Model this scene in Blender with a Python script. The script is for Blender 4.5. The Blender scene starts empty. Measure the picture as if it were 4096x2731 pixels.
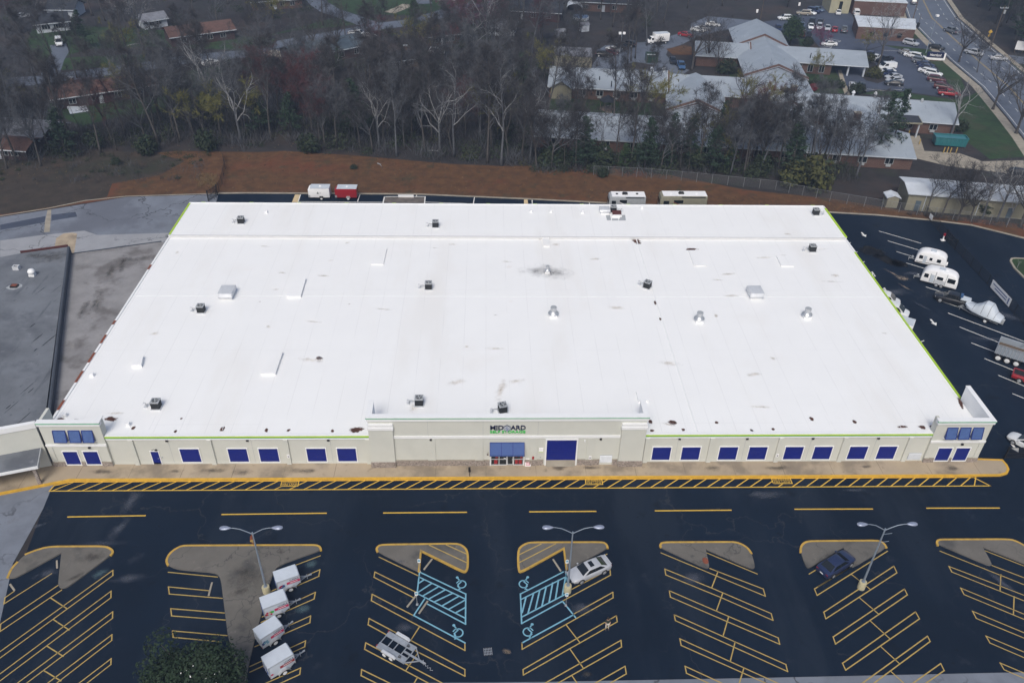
import bpy, bmesh, math, random
from math import sin, cos, pi, radians, atan2, sqrt
from mathutils import Vector, Matrix
from mathutils.geometry import tessellate_polygon

S = bpy.context.scene
COL = S.collection

# ------------------------------------------------------------------ camera
FPX, PITCH, YAW, ROLL, CAMH = 3308.5, 0.62545, 0.038773, -0.022775, 72.0
_fw = Vector((sin(YAW)*cos(PITCH), cos(YAW)*cos(PITCH), -sin(PITCH)))
_rt = Vector((cos(YAW), -sin(YAW), 0.0))
_dn = _fw.cross(_rt)
CR = cos(ROLL)*_rt + sin(ROLL)*_dn
CD = -sin(ROLL)*_rt + cos(ROLL)*_dn
cam_d = bpy.data.cameras.new('camera')
cam_d.sensor_width = 36.0
cam_d.lens = FPX/4096*36.0
cam_d.clip_start = 1.0
cam_d.clip_end = 3000.0
cam = bpy.data.objects.new('camera', cam_d)
COL.objects.link(cam)
m = Matrix((CR, -CD, -_fw)).transposed().to_4x4()
m.translation = Vector((0, 0, CAMH))
cam.matrix_world = m
S.camera = cam

# ------------------------------------------------------------------ light
SUN_EL, SUN_AZ = radians(50), radians(192)      # high, behind and a little to the side of the camera
world = bpy.data.worlds.new('World')
S.world = world
world.use_nodes = True
wn = world.node_tree
for n in list(wn.nodes):
    wn.nodes.remove(n)
sky = wn.nodes.new('ShaderNodeTexSky')
sky.sky_type = 'NISHITA'
sky.sun_disc = False
sky.sun_elevation = SUN_EL
sky.sun_rotation = SUN_AZ
sky.air_density = 1.0
sky.dust_density = 4.0
sky.ozone_density = .7
bgn = wn.nodes.new('ShaderNodeBackground')
bgn.inputs['Strength'].default_value = 0.12
wo = wn.nodes.new('ShaderNodeOutputWorld')
wn.links.new(sky.outputs[0], bgn.inputs[0])
wn.links.new(bgn.outputs[0], wo.inputs[0])
sun_d = bpy.data.lights.new('sun', 'SUN')
sun_d.energy = 1.95
sun_d.angle = radians(22)
sun_d.color = (1.0, 0.985, 0.92)
sun = bpy.data.objects.new('sun', sun_d)
COL.objects.link(sun)
sdir = Vector((sin(SUN_AZ)*cos(SUN_EL), cos(SUN_AZ)*cos(SUN_EL), sin(SUN_EL)))
sun.rotation_euler = (-sdir).to_track_quat('-Z', 'Y').to_euler()
sun.location = (0, 0, 200)
S.view_settings.view_transform = 'Standard'
S.view_settings.look = 'None'
S.view_settings.exposure = 0.0
S.view_settings.gamma = 1.0
S.cycles.max_bounces = 5
S.cycles.diffuse_bounces = 3
S.cycles.glossy_bounces = 2
S.cycles.transparent_max_bounces = 12

# ------------------------------------------------------------------ where things stand (survey of the photograph)
KT = 1100/2352
XO = (0, 1000, 2000, 2996)
YO = (0, 700, 1400, 2031)
def T(r, c, x, y):
    return XO[c]+x*KT, YO[r]+y*KT
def ray(px, py):
    return (CR*((px-2048)/FPX) + CD*((py-1365.5)/FPX) + _fw)
def G(r, c, x, y, z=0.0):
    d = ray(*T(r, c, x, y)); t = (z-CAMH)/d.z
    return Vector((d.x*t, d.y*t, z))
def GL(r, c, pts, z=0.0):
    return [G(r, c, x, y, z) for x, y in pts]
def P2(pts):
    return [(p[0], p[1]) for p in pts]

# ------------------------------------------------------------------ materials
def lin(c):
    return tuple(((v/255)/12.92 if v/255 <= .04045 else ((v/255+.055)/1.055)**2.4) for v in c)
class N:
    def __init__(s, name):
        s.m = bpy.data.materials.new(name); s.m.use_nodes = True
        s.t = s.m.node_tree; s.b = s.t.nodes['Principled BSDF']; s._p = None
    def new(s, k, **kw):
        n = s.t.nodes.new(k)
        for a, v in kw.items(): setattr(n, a, v)
        return n
    def link(s, a, b): s.t.links.new(a, b)
    def pos(s, obj=False):
        if s._p is None:
            s._p = s.new('ShaderNodeTexCoord').outputs['Object'] if obj else s.new('ShaderNodeNewGeometry').outputs['Position']
        return s._p
    def noise(s, scale, detail=4, rough=.6, stretch=None):
        n = s.new('ShaderNodeTexNoise'); n.inputs['Scale'].default_value = scale
        n.inputs['Detail'].default_value = detail; n.inputs['Roughness'].default_value = rough
        p = s.pos()
        if stretch:
            mp = s.new('ShaderNodeMapping'); mp.inputs['Scale'].default_value = stretch
            s.link(p, mp.inputs['Vector']); p = mp.outputs[0]
        s.link(p, n.inputs['Vector']); return n.outputs['Fac']
    def ramp(s, fac, a, b):
        r = s.new('ShaderNodeMapRange'); r.interpolation_type = 'SMOOTHSTEP'
        r.inputs['From Min'].default_value = a; r.inputs['From Max'].default_value = b
        s.link(fac, r.inputs['Value']); return r.outputs[0]
    def mul(s, a, b):
        q = s.new('ShaderNodeMath', operation='MULTIPLY')
        s.link(a, q.inputs[0])
        if isinstance(b, (int, float)): q.inputs[1].default_value = b
        else: s.link(b, q.inputs[1])
        return q.outputs[0]
    def mix(s, fac, a, b):
        q = s.new('ShaderNodeMix', data_type='RGBA')
        if isinstance(fac, (int, float)): q.inputs[0].default_value = fac
        else: s.link(fac, q.inputs[0])
        for i, v in ((6, a), (7, b)):
            if isinstance(v, tuple): q.inputs[i].default_value = (*v, 1)
            else: s.link(v, q.inputs[i])
        return q.outputs[2]
def sc(c, k): return tuple(min(1, v*k) for v in c)
MATS = {}
def mat(name, c, rough=.75, var=.12, scale=.8, metal=0., obj=False, patches=(), cracks=None, seams=(), bump=0., spec=None, coat=0., stretch=None):
    """patches: (noise scale, from, to, colour, strength[, stretch]); cracks: (cell scale, width, colour, strength); seams: (axis, period, width, colour, strength)"""
    k = N(name); k.pos(obj)
    col = k.mix(k.ramp(k.noise(scale, 5, .65, stretch), .3, .7), sc(c, 1-var), sc(c, 1+var))
    for p in patches:
        f = k.mul(k.ramp(k.noise(p[0], 5, .62, p[5] if len(p) > 5 else None), p[1], p[2]), p[4])
        col = k.mix(f, col, p[3])
    if cracks:
        v = k.new('ShaderNodeTexVoronoi', feature='DISTANCE_TO_EDGE'); v.inputs['Scale'].default_value = cracks[0]
        ad = k.new('ShaderNodeVectorMath', operation='ADD'); nz = k.new('ShaderNodeTexNoise'); nz.inputs['Scale'].default_value = .35
        nz.inputs['Detail'].default_value = 5
        k.link(k.pos(), nz.inputs['Vector']); ml = k.new('ShaderNodeVectorMath', operation='SCALE'); ml.inputs['Scale'].default_value = 6
        k.link(nz.outputs['Color'], ml.inputs[0]); k.link(k.pos(), ad.inputs[0]); k.link(ml.outputs[0], ad.inputs[1])
        k.link(ad.outputs[0], v.inputs['Vector'])
        gate = k.ramp(k.noise(.05, 2), .42, .55)
        col = k.mix(k.mul(k.mul(k.ramp(v.outputs['Distance'], cracks[1], 0.0), cracks[3]), gate), col, cracks[2])
    for ax, per, w, sc_, st in seams:
        sp = k.new('ShaderNodeSeparateXYZ'); k.link(k.pos(), sp.inputs[0])
        q = k.new('ShaderNodeMath', operation='PINGPONG'); q.inputs[1].default_value = per/2
        k.link(sp.outputs[ax], q.inputs[0])
        g2 = k.ramp(k.noise(.18, 3), .3, .6)
        col = k.mix(k.mul(k.mul(k.ramp(q.outputs[0], w, w*.3), st), g2), col, sc_)
    k.link(col, k.b.inputs['Base Color'])
    k.b.inputs['Roughness'].default_value = rough
    k.b.inputs['Metallic'].default_value = metal
    if spec is not None: k.b.inputs['Specular IOR Level'].default_value = spec
    if coat: k.b.inputs['Coat Weight'].default_value = coat; k.b.inputs['Coat Roughness'].default_value = .08
    if bump:
        bp = k.new('ShaderNodeBump'); bp.inputs['Strength'].default_value = bump; bp.inputs['Distance'].default_value = .03
        k.link(k.noise(scale*6, 4), bp.inputs['Height']); k.link(bp.outputs[0], k.b.inputs['Normal'])
    MATS[name] = k.m
    return k.m
def brick_mat(name, c, c2, mortar, bw=.22, bh=.075, rough=.9):
    k = N(name); p = k.pos(True)
    ab = k.new('ShaderNodeSeparateXYZ'); k.link(p, ab.inputs[0])
    s = k.new('ShaderNodeMath', operation='ADD'); k.link(ab.outputs[0], s.inputs[0]); k.link(ab.outputs[1], s.inputs[1])
    cb = k.new('ShaderNodeCombineXYZ'); k.link(s.outputs[0], cb.inputs[0]); k.link(ab.outputs[2], cb.inputs[1])
    b = k.new('ShaderNodeTexBrick'); b.inputs['Scale'].default_value = 1
    b.inputs['Brick Width'].default_value = bw; b.inputs['Row Height'].default_value = bh; b.inputs['Mortar Size'].default_value = bh*.14
    b.inputs['Color1'].default_value = (*c, 1); b.inputs['Color2'].default_value = (*c2, 1); b.inputs['Mortar'].default_value = (*mortar, 1)
    b.inputs['Bias'].default_value = 0.0
    k.link(cb.outputs[0], b.inputs['Vector'])
    f = k.ramp(k.noise(.6, 4), .3, .7)
    k.link(k.mix(k.mul(f, .35), b.outputs['Color'], sc(c, .6)), k.b.inputs['Base Color'])
    k.b.inputs['Roughness'].default_value = rough
    MATS[name] = k.m; return k.m
def see_mat(name, c, alpha, scale=14., rough=.6):
    """wire mesh: part of the sheet is open"""
    k = N(name); k.pos(True)
    k.b.inputs['Base Color'].default_value = (*c, 1); k.b.inputs['Roughness'].default_value = rough
    k.b.inputs['Alpha'].default_value = alpha
    MATS[name] = k.m; return k.m
def blot_mat(name, c, dens=1., hard=.25, nscale=1.2):
    """stain with a ragged outline: opaque in the middle of its sheet, open at the rim; sheet spans -1..1 in object space (scaled)"""
    k = N(name); p = k.pos(True)
    l = k.new('ShaderNodeVectorMath', operation='LENGTH'); k.link(p, l.inputs[0])
    oi = k.new('ShaderNodeObjectInfo'); nz = k.new('ShaderNodeTexNoise', noise_dimensions='4D'); nz.inputs['Scale'].default_value = nscale
    nz.inputs['Detail'].default_value = 6; nz.inputs['Roughness'].default_value = .7
    gp_ = k.new('ShaderNodeNewGeometry').outputs['Position']; k.link(gp_, nz.inputs['Vector']); r = k.mul(oi.outputs['Random'], 40.); k.link(r, nz.inputs['W'])
    a = k.new('ShaderNodeMath', operation='MULTIPLY_ADD'); a.inputs[1].default_value = 1.7; k.link(nz.outputs['Fac'], a.inputs[0]); a.inputs[2].default_value = -.85
    d = k.new('ShaderNodeMath', operation='ADD'); k.link(l.outputs['Value'], d.inputs[0]); k.link(a.outputs[0], d.inputs[1])
    f = k.mul(k.ramp(d.outputs[0], .72, .72-hard), dens)
    edge = k.ramp(l.outputs['Value'], 1.0, .85)
    k.link(k.mul(f, edge), k.b.inputs['Alpha'])
    nn = k.ramp(nz.outputs['Fac'], .35, .65)
    k.link(k.mix(nn, sc(c, .7), sc(c, 1.25)), k.b.inputs['Base Color'])
    k.b.inputs['Roughness'].default_value = .9
    MATS[name] = k.m; return k.m
M = MATS

# ------------------------------------------------------------------ mesh helpers
class MB:
    def __init__(s): s.v = []; s.f = []; s.mi = []
    def add(s, vs, fs, m=0):
        o = len(s.v); s.v += [tuple(v) for v in vs]
        for f in fs: s.f.append(tuple(i+o for i in f)); s.mi.append(m)
        return s
    def box(s, x0, x1, y0, y1, z0, z1, m=0):
        return s.add([(x0,y0,z0),(x1,y0,z0),(x1,y1,z0),(x0,y1,z0),(x0,y0,z1),(x1,y0,z1),(x1,y1,z1),(x0,y1,z1)],
                     [(0,3,2,1),(4,5,6,7),(0,1,5,4),(1,2,6,5),(2,3,7,6),(3,0,4,7)], m)
    def quad(s, a, b, c, d, m=0): return s.add([a,b,c,d], [(0,1,2,3)], m)
    def sheet(s, pts, z=0., m=0):
        vs = [Vector((p[0], p[1], z)) for p in pts]
        tr = tessellate_polygon([vs])
        fs = []
        for a, b, c in tr:
            n = (vs[b]-vs[a]).cross(vs[c]-vs[a])
            fs.append((a,b,c) if n.z > 0 else (a,c,b))
        return s.add(vs, fs, m)
    def prism(s, pts, z0, z1, m=0, bottom=False, mside=None):
        area = sum(pts[i][0]*pts[(i+1)%len(pts)][1]-pts[(i+1)%len(pts)][0]*pts[i][1] for i in range(len(pts)))
        if area < 0: pts = list(reversed(pts))
        s.sheet(pts, z1, m)
        n = len(pts)
        vs = [(p[0],p[1],z0) for p in pts]+[(p[0],p[1],z1) for p in pts]
        s.add(vs, [(i,(i+1)%n,(i+1)%n+n,i+n) for i in range(n)], m if mside is None else mside)
        if bottom: s.add([(p[0],p[1],z0) for p in reversed(pts)], [tuple(range(n))], m)
        return s
    def tube(s, pts, rads, n=6, m=0, cap=True):
        pts = [Vector(p) for p in pts]
        if isinstance(rads, (int, float)): rads = [rads]*len(pts)
        rings = []; ref = None
        for i, p in enumerate(pts):
            d = (pts[min(i+1, len(pts)-1)]-pts[max(i-1, 0)])
            d = d.normalized() if d.length > 1e-9 else Vector((0,0,1))
            if ref is None:
                ref = Vector((1,0,0)) if abs(d.x) < .8 else Vector((0,1,0))
            u = (ref-d*ref.dot(d))
            u = u.normalized() if u.length > 1e-6 else d.orthogonal().normalized()
            ref = u; w = d.cross(u)
            rings.append([p+(u*cos(2*pi*j/n)+w*sin(2*pi*j/n))*rads[i] for j in range(n)])
        return s.loft(rings, m, cap)
    def loft(s, rings, m=0, cap=True):
        n = len(rings[0]); vs = [q for r in rings for q in r]; fs = []
        for i in range(len(rings)-1):
            for j in range(n):
                fs.append((i*n+j, i*n+(j+1)%n, (i+1)*n+(j+1)%n, (i+1)*n+j))
        if cap:
            fs.append(tuple(reversed(range(n)))); fs.append(tuple(range((len(rings)-1)*n, len(rings)*n)))
        return s.add(vs, fs, m)
    def cyl(s, c, r, z0, z1, n=16, m=0, r1=None):
        return s.tube([(c[0],c[1],z0),(c[0],c[1],z1)], [r, r if r1 is None else r1], n, m)
    def rod(s, a, b, r, n=6, m=0): return s.tube([a,b], r, n, m)
    def bar(s, a, b, w, h, m=0):
        a, b = Vector(a), Vector(b); d = (b-a).normalized(); up = Vector((0,0,1)) if abs(d.z) < .95 else Vector((0,1,0))
        x = d.cross(up).normalized()*w/2; y = x.cross(d).normalized()*h/2
        return s.loft([[a-x-y,a+x-y,a+x+y,a-x+y],[b-x-y,b+x-y,b+x+y,b-x+y]], m)
    def ribbon(s, pts, w, z, m=0, closed=False):
        pts = [Vector((p[0],p[1],0)) for p in pts]
        if closed: pts = pts+[pts[0]]
        for i in range(len(pts)-1):
            a, b = pts[i], pts[i+1]
            if (b-a).length < 1e-4: continue
            d = (b-a).normalized(); nrm = Vector((-d.y, d.x, 0))*w/2; e = d*w/2
            a2, b2 = a-e, b+e; zz = Vector((0,0,z+.0012*(i % 3)))
            s.quad(a2-nrm+zz, b2-nrm+zz, b2+nrm+zz, a2+nrm+zz, m)
        return s
    def kerb(s, pts, w, z0, z1, m=0):
        L = [Vector((p[0], p[1])) for p in pts]; rings = []
        for i, p in enumerate(L):
            a = (p-L[i-1]).normalized() if i > 0 else (L[1]-p).normalized()
            b = (L[i+1]-p).normalized() if i < len(L)-1 else a
            n1, n2 = Vector((-a.y,a.x)), Vector((-b.y,b.x)); q = n1+n2
            q = q/max(.6, q.length_squared/2) if q.length > .2 else n1
            q = q*w/2
            rings.append([(p.x-q.x,p.y-q.y,z0),(p.x+q.x,p.y+q.y,z0),(p.x+q.x,p.y+q.y,z1),(p.x-q.x,p.y-q.y,z1)])
        return s.loft(rings, m)
    def slab(s, prof, hw, rnd=.12, m=0, y0=0.):
        """a profile in x,z pulled out across the width, with rounded edges"""
        cx = sum(p[0] for p in prof)/len(prof); cz = sum(p[1] for p in prof)/len(prof)
        a = sum(prof[i][0]*prof[(i+1)%len(prof)][1]-prof[(i+1)%len(prof)][0]*prof[i][1] for i in range(len(prof)))
        if a > 0: prof = list(reversed(prof))
        def ins(k):
            n = len(prof); out = []
            for i in range(n):
                p0, p1, p2 = Vector(prof[i-1]), Vector(prof[i]), Vector(prof[(i+1)%n])
                e1 = (p1-p0).normalized(); e2 = (p2-p1).normalized()
                nn = (Vector((e1.y,-e1.x))+Vector((e2.y,-e2.x)))
                nn = nn/max(.5, nn.length_squared/2) if nn.length > 1e-6 else Vector((e1.y,-e1.x))
                q = p1+nn*k; out.append((q.x, q.y))
            return out
        ys = [(-hw, rnd), (-hw+rnd*.3, rnd*.3), (-hw+rnd, 0), (hw-rnd, 0), (hw-rnd*.3, rnd*.3), (hw, rnd)]
        rings = [[(x, y0+y, z) for x, z in ins(k)] for y, k in ys]
        return s.loft(rings, m)
    def build(s, name, mats, parent=None, smooth=None, off=None):
        me = bpy.data.meshes.new(name)
        o = off if off is not None else (OFF.get(root_of(parent).name, (0,0,0)) if parent is not None else (0,0,0))
        me.from_pydata([(x-o[0], y-o[1], z-o[2]) for x, y, z in s.v], [], s.f)
        if not isinstance(mats, (list, tuple)): mats = [mats]
        for q in mats: me.materials.append(q)
        if len(mats) > 1: me.polygons.foreach_set('material_index', s.mi)
        if smooth is not None:
            me.polygons.foreach_set('use_smooth', [True]*len(me.polygons))
            if smooth < 180: me.set_sharp_from_angle(angle=radians(smooth))
        me.validate(); me.update()
        ob = bpy.data.objects.new(name, me); COL.objects.link(ob)
        if parent is not None: ob.parent = parent
        return ob
OFF = {}
def root_of(o):
    while o.parent is not None: o = o.parent
    return o
def tag(o, label=None, cat=None, group=None, kind=None):
    if label: o['label'] = label
    if cat: o['category'] = cat
    if group: o['group'] = group
    if kind: o['kind'] = kind
    return o
def thing(name, label, cat, loc=(0,0,0), rz=0., group=None, world=False):
    """an Empty at the thing's base; world=True: its parts are given in world coordinates"""
    o = bpy.data.objects.new(name, None); COL.objects.link(o)
    o.empty_display_size = .5
    o.location = loc; o.rotation_euler = (0,0,rz)
    if world: OFF[o.name] = tuple(loc)
    return tag(o, label, cat, group)
KIDS = {}
def copy_tree(o, parent=None, kids=None):
    if kids is None:
        kids = {}
        for q in COL.objects:
            if q.parent is not None: kids.setdefault(q.parent.name, []).append(q)
    c = o.copy(); COL.objects.link(c)
    if parent is not None: c.parent = parent
    for ch in kids.get(o.name, []): copy_tree(ch, c, kids)
    return c
def struct(name, mb, mats, smooth=None):
    return tag(mb.build(name, mats, None, smooth), kind='structure')
def text_mb(txt, w, h, extrude=.02, bold=.0, fit=True):
    """lettering as a mesh in the x,y plane, lower edge at 0, fitted to w by h"""
    cu = bpy.data.curves.new('lettering', 'FONT'); cu.body = txt; cu.extrude = extrude; cu.offset = bold
    cu.resolution_u = 3
    o = bpy.data.objects.new('lettering', cu); COL.objects.link(o)
    me = bpy.data.meshes.new_from_object(o)
    bpy.data.objects.remove(o); bpy.data.curves.remove(cu)
    xs = [v.co.x for v in me.vertices]; ys = [v.co.y for v in me.vertices]
    kx = w/(max(xs)-min(xs)); ky = h/(max(ys)-min(ys)); x0, y0 = min(xs), min(ys)
    mb = MB(); mb.add([((v.co.x-x0)*kx, (v.co.y-y0)*ky, v.co.z) for v in me.vertices], [tuple(p.vertices) for p in me.polygons])
    bpy.data.meshes.remove(me)
    return mb
def place_mb(mb, origin, xa, ya, za):
    o, xa, ya, za = Vector(origin), Vector(xa), Vector(ya), Vector(za)
    mb.v = [tuple(o+xa*v[0]+ya*v[1]+za*v[2]) for v in mb.v]; return mb
# ------------------------------------------------------------------ materials in use
mat('leaf_litter', (.022,.0195,.021), .95, .35, .25, patches=((.05,.5,.7,(.050,.030,.022),.7),(.9,.55,.75,(.016,.016,.017),.6),(.12,.56,.7,(.020,.030,.014),.5)))
mat('clay_bank', (.088,.040,.014), .95, .3, .5, patches=((.07,.52,.68,(.125,.036,.014),.75),(.22,.55,.7,(.028,.032,.014),.7),(2.2,.60,.74,(.14,.095,.045),.55),(.5,.58,.74,(.10,.065,.028),.5)))
mat('lawn_green', (.016,.042,.010), .95, .3, .4, patches=((.13,.5,.7,(.038,.040,.020),.7),(.5,.6,.75,(.018,.026,.010),.5)))
mat('asphalt_seal', (.0042,.0112,.0250), .7, .16, .05, spec=.16,
    patches=((.045,.57,.80,(.020,.029,.048),.6),(.33,.60,.78,(.050,.058,.078),.34),(.11,.47,.62,(.013,.021,.036),.65,(1.,.22,1.)),(.28,.60,.72,(.003,.006,.012),.6),(1.1,.62,.72,(.004,.005,.008),.6),(3.,.6,.8,(.010,.011,.014),.4)),
    cracks=(.085,.010,(.050,.052,.058),.45))
mat('asphalt_old', (.165,.185,.225), .85, .12, .3, patches=((.06,.5,.62,(.11,.12,.15),.75),(.5,.58,.75,(.13,.135,.15),.5)), cracks=(.11,.02,(.035,.035,.04),.9))
mat('road_grey', (.105,.125,.165), .85, .12, .12, patches=((.3,.55,.75,(.08,.092,.125),.6),), cracks=(.08,.012,(.06,.06,.07),.6))
mat('lot_blue_grey', (.052,.065,.100), .8, .14, .1, patches=((.06,.5,.66,(.034,.044,.068),.7),), cracks=(.07,.012,(.03,.03,.035),.6))
mat('walk_concrete', (.40,.325,.235), .85, .1, .12, patches=((.17,.48,.66,(.20,.165,.125),.8),(.9,.6,.75,(.155,.125,.09),.6),(.25,.62,.72,(.52,.44,.33),.5)),
    seams=((0,6.1,.04,(.12,.09,.06),.8),), bump=.15)
mat('island_concrete', (.130,.121,.108), .9, .1, .3, patches=((.22,.52,.68,(.055,.055,.055),.75),(1.4,.6,.75,(.21,.195,.175),.6)), cracks=(.2,.02,(.05,.05,.05),.7))
mat('kerb_concrete', (.30,.27,.22), .9, .15, .6)
mat('kerb_yellow', (.60,.345,.035), .7, .12, 1.5, patches=((1.6,.62,.74,(.24,.16,.06),.7),))
mat('kerb_lot', (.46,.29,.055), .75, .15, 1.5, patches=((1.6,.58,.72,(.20,.15,.07),.7),))
mat('paint_yellow', (.63,.40,.055), .65, .08, 2., patches=((2.4,.63,.75,(.16,.11,.04),.6),))
mat('paint_lot_yellow', (.40,.285,.085), .65, .12, 2., patches=((1.5,.60,.74,(.10,.085,.05),.7),))
mat('paint_blue', (.17,.38,.50), .65, .1, 2., patches=((1.8,.62,.74,(.06,.12,.17),.7),))
mat('paint_white', (.72,.72,.70), .65, .08, 2., patches=((1.8,.62,.74,(.25,.25,.26),.6),))
mat('cream_paint', (.60,.47,.28), .8, .1, 1.)
mat('pad_concrete', (.12,.105,.095), .9, .3, .8)
mat('roof_white', (.845,.850,.852), .55, .010, .2, patches=((.055,.58,.82,(.77,.75,.725),.5),(.4,.66,.82,(.70,.655,.62),.4),(1.3,.70,.80,(.55,.46,.40),.4),(.12,.5,.72,(.76,.745,.72),.45,(1.,.22,1.))),
    seams=((0,3.05,.06,(.60,.60,.61),.36),(1,15.2,.06,(.64,.64,.65),.3)))
mat('roof_step', (.60,.605,.61), .6, .03, .5)
mat('white_trim', (.80,.81,.82), .5, .02)
mat('wall_stucco', (.575,.582,.535), .85, .03, .4, patches=((.25,.55,.8,(.48,.49,.455),.4),))
mat('lime', (.40,.60,.030), .5, .05); mat('green_stripe', (.035,.36,.17), .5, .05)
mat('door_blue', (.0055,.0145,.180), .5, .06, 1., spec=.3, seams=()); mat('awning_blue', (.045,.088,.255), .75, .06, 6.)
mat('shutter_blue', (.065,.118,.295), .5, .12, 3.)
mat('stone_veneer', (.30,.255,.225), .9, .3, 3., patches=((5.,.5,.6,(.13,.105,.09),.7),(4.,.58,.68,(.50,.46,.42),.7)), stretch=(1.,1.,3.))
mat('black_metal', (.012,.012,.014), .5, .1); mat('dark_glass', (.012,.016,.020), .08, .1, spec=.6)
mat('trailer_grey', (.30,.33,.375), .5, .14, 2., metal=.2, obj=True)
mat('galv', (.50,.52,.545), .38, .08, 2., metal=.55, obj=True); mat('pale_metal', (.62,.64,.67), .45, .06, 2., metal=.2, obj=True)
mat('unit_grey', (.36,.38,.40), .5, .1, 3., obj=True); mat('unit_dark', (.014,.016,.018), .6, .2, 6., obj=True)
mat('rust_red', (.20,.055,.028), .85, .3, 2.); mat('rental_white_dim', (.54,.59,.655), .45, .05)  # rental trailers are white; dim surroundings are put into their colour
mat('maroon', (.075,.018,.016), .7, .2, 2.)
mat('roof_old', (.145,.158,.180), .9, .14, .25, patches=((.7,.60,.70,(.03,.035,.045),.5,(1.,.12,1.)),(.15,.5,.68,(.075,.082,.10),.7),(2.6,.62,.72,(.045,.048,.055),.6,(1.,.35,1.)),(.5,.62,.74,(.20,.21,.24),.6)))
mat('roof_mid', (.245,.240,.245), .9, .15, .3, patches=((.16,.48,.66,(.105,.095,.092),.8),(.35,.58,.72,(.30,.285,.275),.6),(1.2,.62,.74,(.13,.095,.07),.5)))
mat('parapet_dark', (.055,.065,.085), .8, .15, .8)  # shade on the neighbour's parapet wall is put into this colour
mat('letter_navy', (.008,.013,.055), .4, .05); mat('letter_green', (.03,.50,.07), .4, .05); mat('letter_red', (.50,.02,.09), .5, .05)
mat('letter_white', (.85,.85,.86), .5, .03)
mat('pole_metal', (.28,.33,.40), .45, .08, 1.5, metal=.35, obj=True); mat('lamp_head', (.30,.34,.45), .35, .15, 6., metal=.3, obj=True)
mat('base_cream', (.44,.40,.26), .85, .1, 3., obj=True)
mat('wood', (.11,.08,.055), .9, .2, 3., obj=True)
mat('fence_post', (.19,.20,.215), .6, .1, 2.)
see_mat('wire_mesh', (.16,.17,.18), .15)
see_mat('bar_mesh', (.012,.013,.016), .42)
mat('metal_roof', (.285,.325,.375), .5, .06, .3, patches=((.11,.52,.70,(.235,.275,.335),.7),(.7,.60,.76,(.13,.15,.185),.7,(1.6,.3,1.)),(.3,.6,.76,(.42,.46,.52),.5)))
mat('metal_roof_white', (.56,.60,.65), .6, .08, .3, patches=((.4,.55,.72,(.32,.36,.43),.7),(1.5,.62,.74,(.2,.22,.26),.5)))
mat('fascia_white', (.52,.57,.63), .6, .05); mat('eave_dark', (.045,.05,.06), .8, .1)
brick_mat('brick', (.120,.050,.038), (.080,.036,.030), (.17,.14,.12)); brick_mat('brick_dark', (.062,.028,.028), (.045,.022,.024), (.07,.055,.055))
mat('shingle_brown', (.105,.058,.048), .95, .18, 1.2); mat('shingle_dark', (.026,.030,.040), .95, .2, 1.2); mat('shingle_blue', (.075,.105,.135), .9, .15, .8)
mat('shingle_grey', (.17,.18,.21), .95, .2, .8); mat('siding_white', (.46,.50,.56), .8, .08); mat('siding_tan', (.235,.225,.17), .8, .06, 1., seams=((0,.6,.05,(.18,.16,.11),.6),))
mat('wall_cream', (.36,.34,.24), .8, .08); mat('bark', (.070,.063,.060), .95, .25, 3., obj=True); mat('bark_pale', (.26,.265,.275), .9, .35, 1.2, obj=True)
mat('twig', (.044,.042,.046), .95, .2, 2., obj=True); mat('twig_grey', (.085,.090,.102), .95, .25, 2., obj=True); mat('twig_red', (.085,.032,.036), .95, .2, 2., obj=True)
mat('twig_pink', (.165,.060,.115), .95, .2, 2., obj=True); mat('bud_green', (.135,.130,.035), .9, .25, 2., obj=True)
mat('needle', (.020,.043,.024), .9, .3, 1.5, obj=True); mat('leaf_ever', (.017,.034,.017), .75, .35, 1.2, obj=True, spec=.3); mat('leaf_bright', (.030,.062,.018), .85, .3, 1.2, obj=True)
mat('shrub', (.022,.032,.014), .95, .35, 1.2, obj=True); mat('shrub_yellow', (.060,.062,.018), .95, .3, 1.2, obj=True); mat('dry_grass', (.20,.14,.07), .95, .3, 2.); mat('red_leaf', (.17,.02,.03), .9, .2, 2., obj=True)
mat('tyre', (.010,.010,.011), .9, .15, 4., obj=True); mat('rim', (.50,.52,.55), .35, .1, 4., metal=.5, obj=True); mat('rim_white', (.74,.75,.76), .5, .05, obj=True)
mat('head_lamp', (.62,.65,.70), .15, .1, obj=True); mat('tail_lamp', (.33,.012,.016), .3, .1, obj=True); mat('car_glass', (.010,.013,.016), .06, .1, obj=True, spec=.7)
mat('black_trim', (.014,.014,.015), .6, .1, obj=True)
for nm, c in dict(white=(.70,.72,.74), silver=(.42,.44,.48), grey=(.13,.145,.17), black=(.012,.013,.017), navy=(.016,.026,.075), blue=(.04,.10,.22), slate=(.095,.14,.22), red=(.30,.014,.022), maroon=(.075,.012,.018), teal=(.03,.16,.18), tan=(.28,.25,.20), green=(.015,.045,.03)).items():
    mat('car_'+nm, c, .32, .04, 1., obj=True, coat=.5, spec=.5)
blot_mat('stain_rust', (.085,.032,.020), .95, .30, 1.6); blot_mat('stain_brown', (.60,.50,.40), .5, 1.0, 1.3); blot_mat('stain_soot', (.36,.36,.37), .8, 1.1, .5)
blot_mat('stain_wet', (.0012,.0012,.002), .95, .35, .5); blot_mat('stain_chalk', (.15,.165,.21), .42, .9, 1.1); blot_mat('stain_sand', (.36,.29,.23), .7, .6, 1.6)
blot_mat('stain_dark', (.085,.075,.066), .55, .8, 1.0); blot_mat('stain_blue', (.10,.17,.20), .5, .7, 3.)

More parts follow.
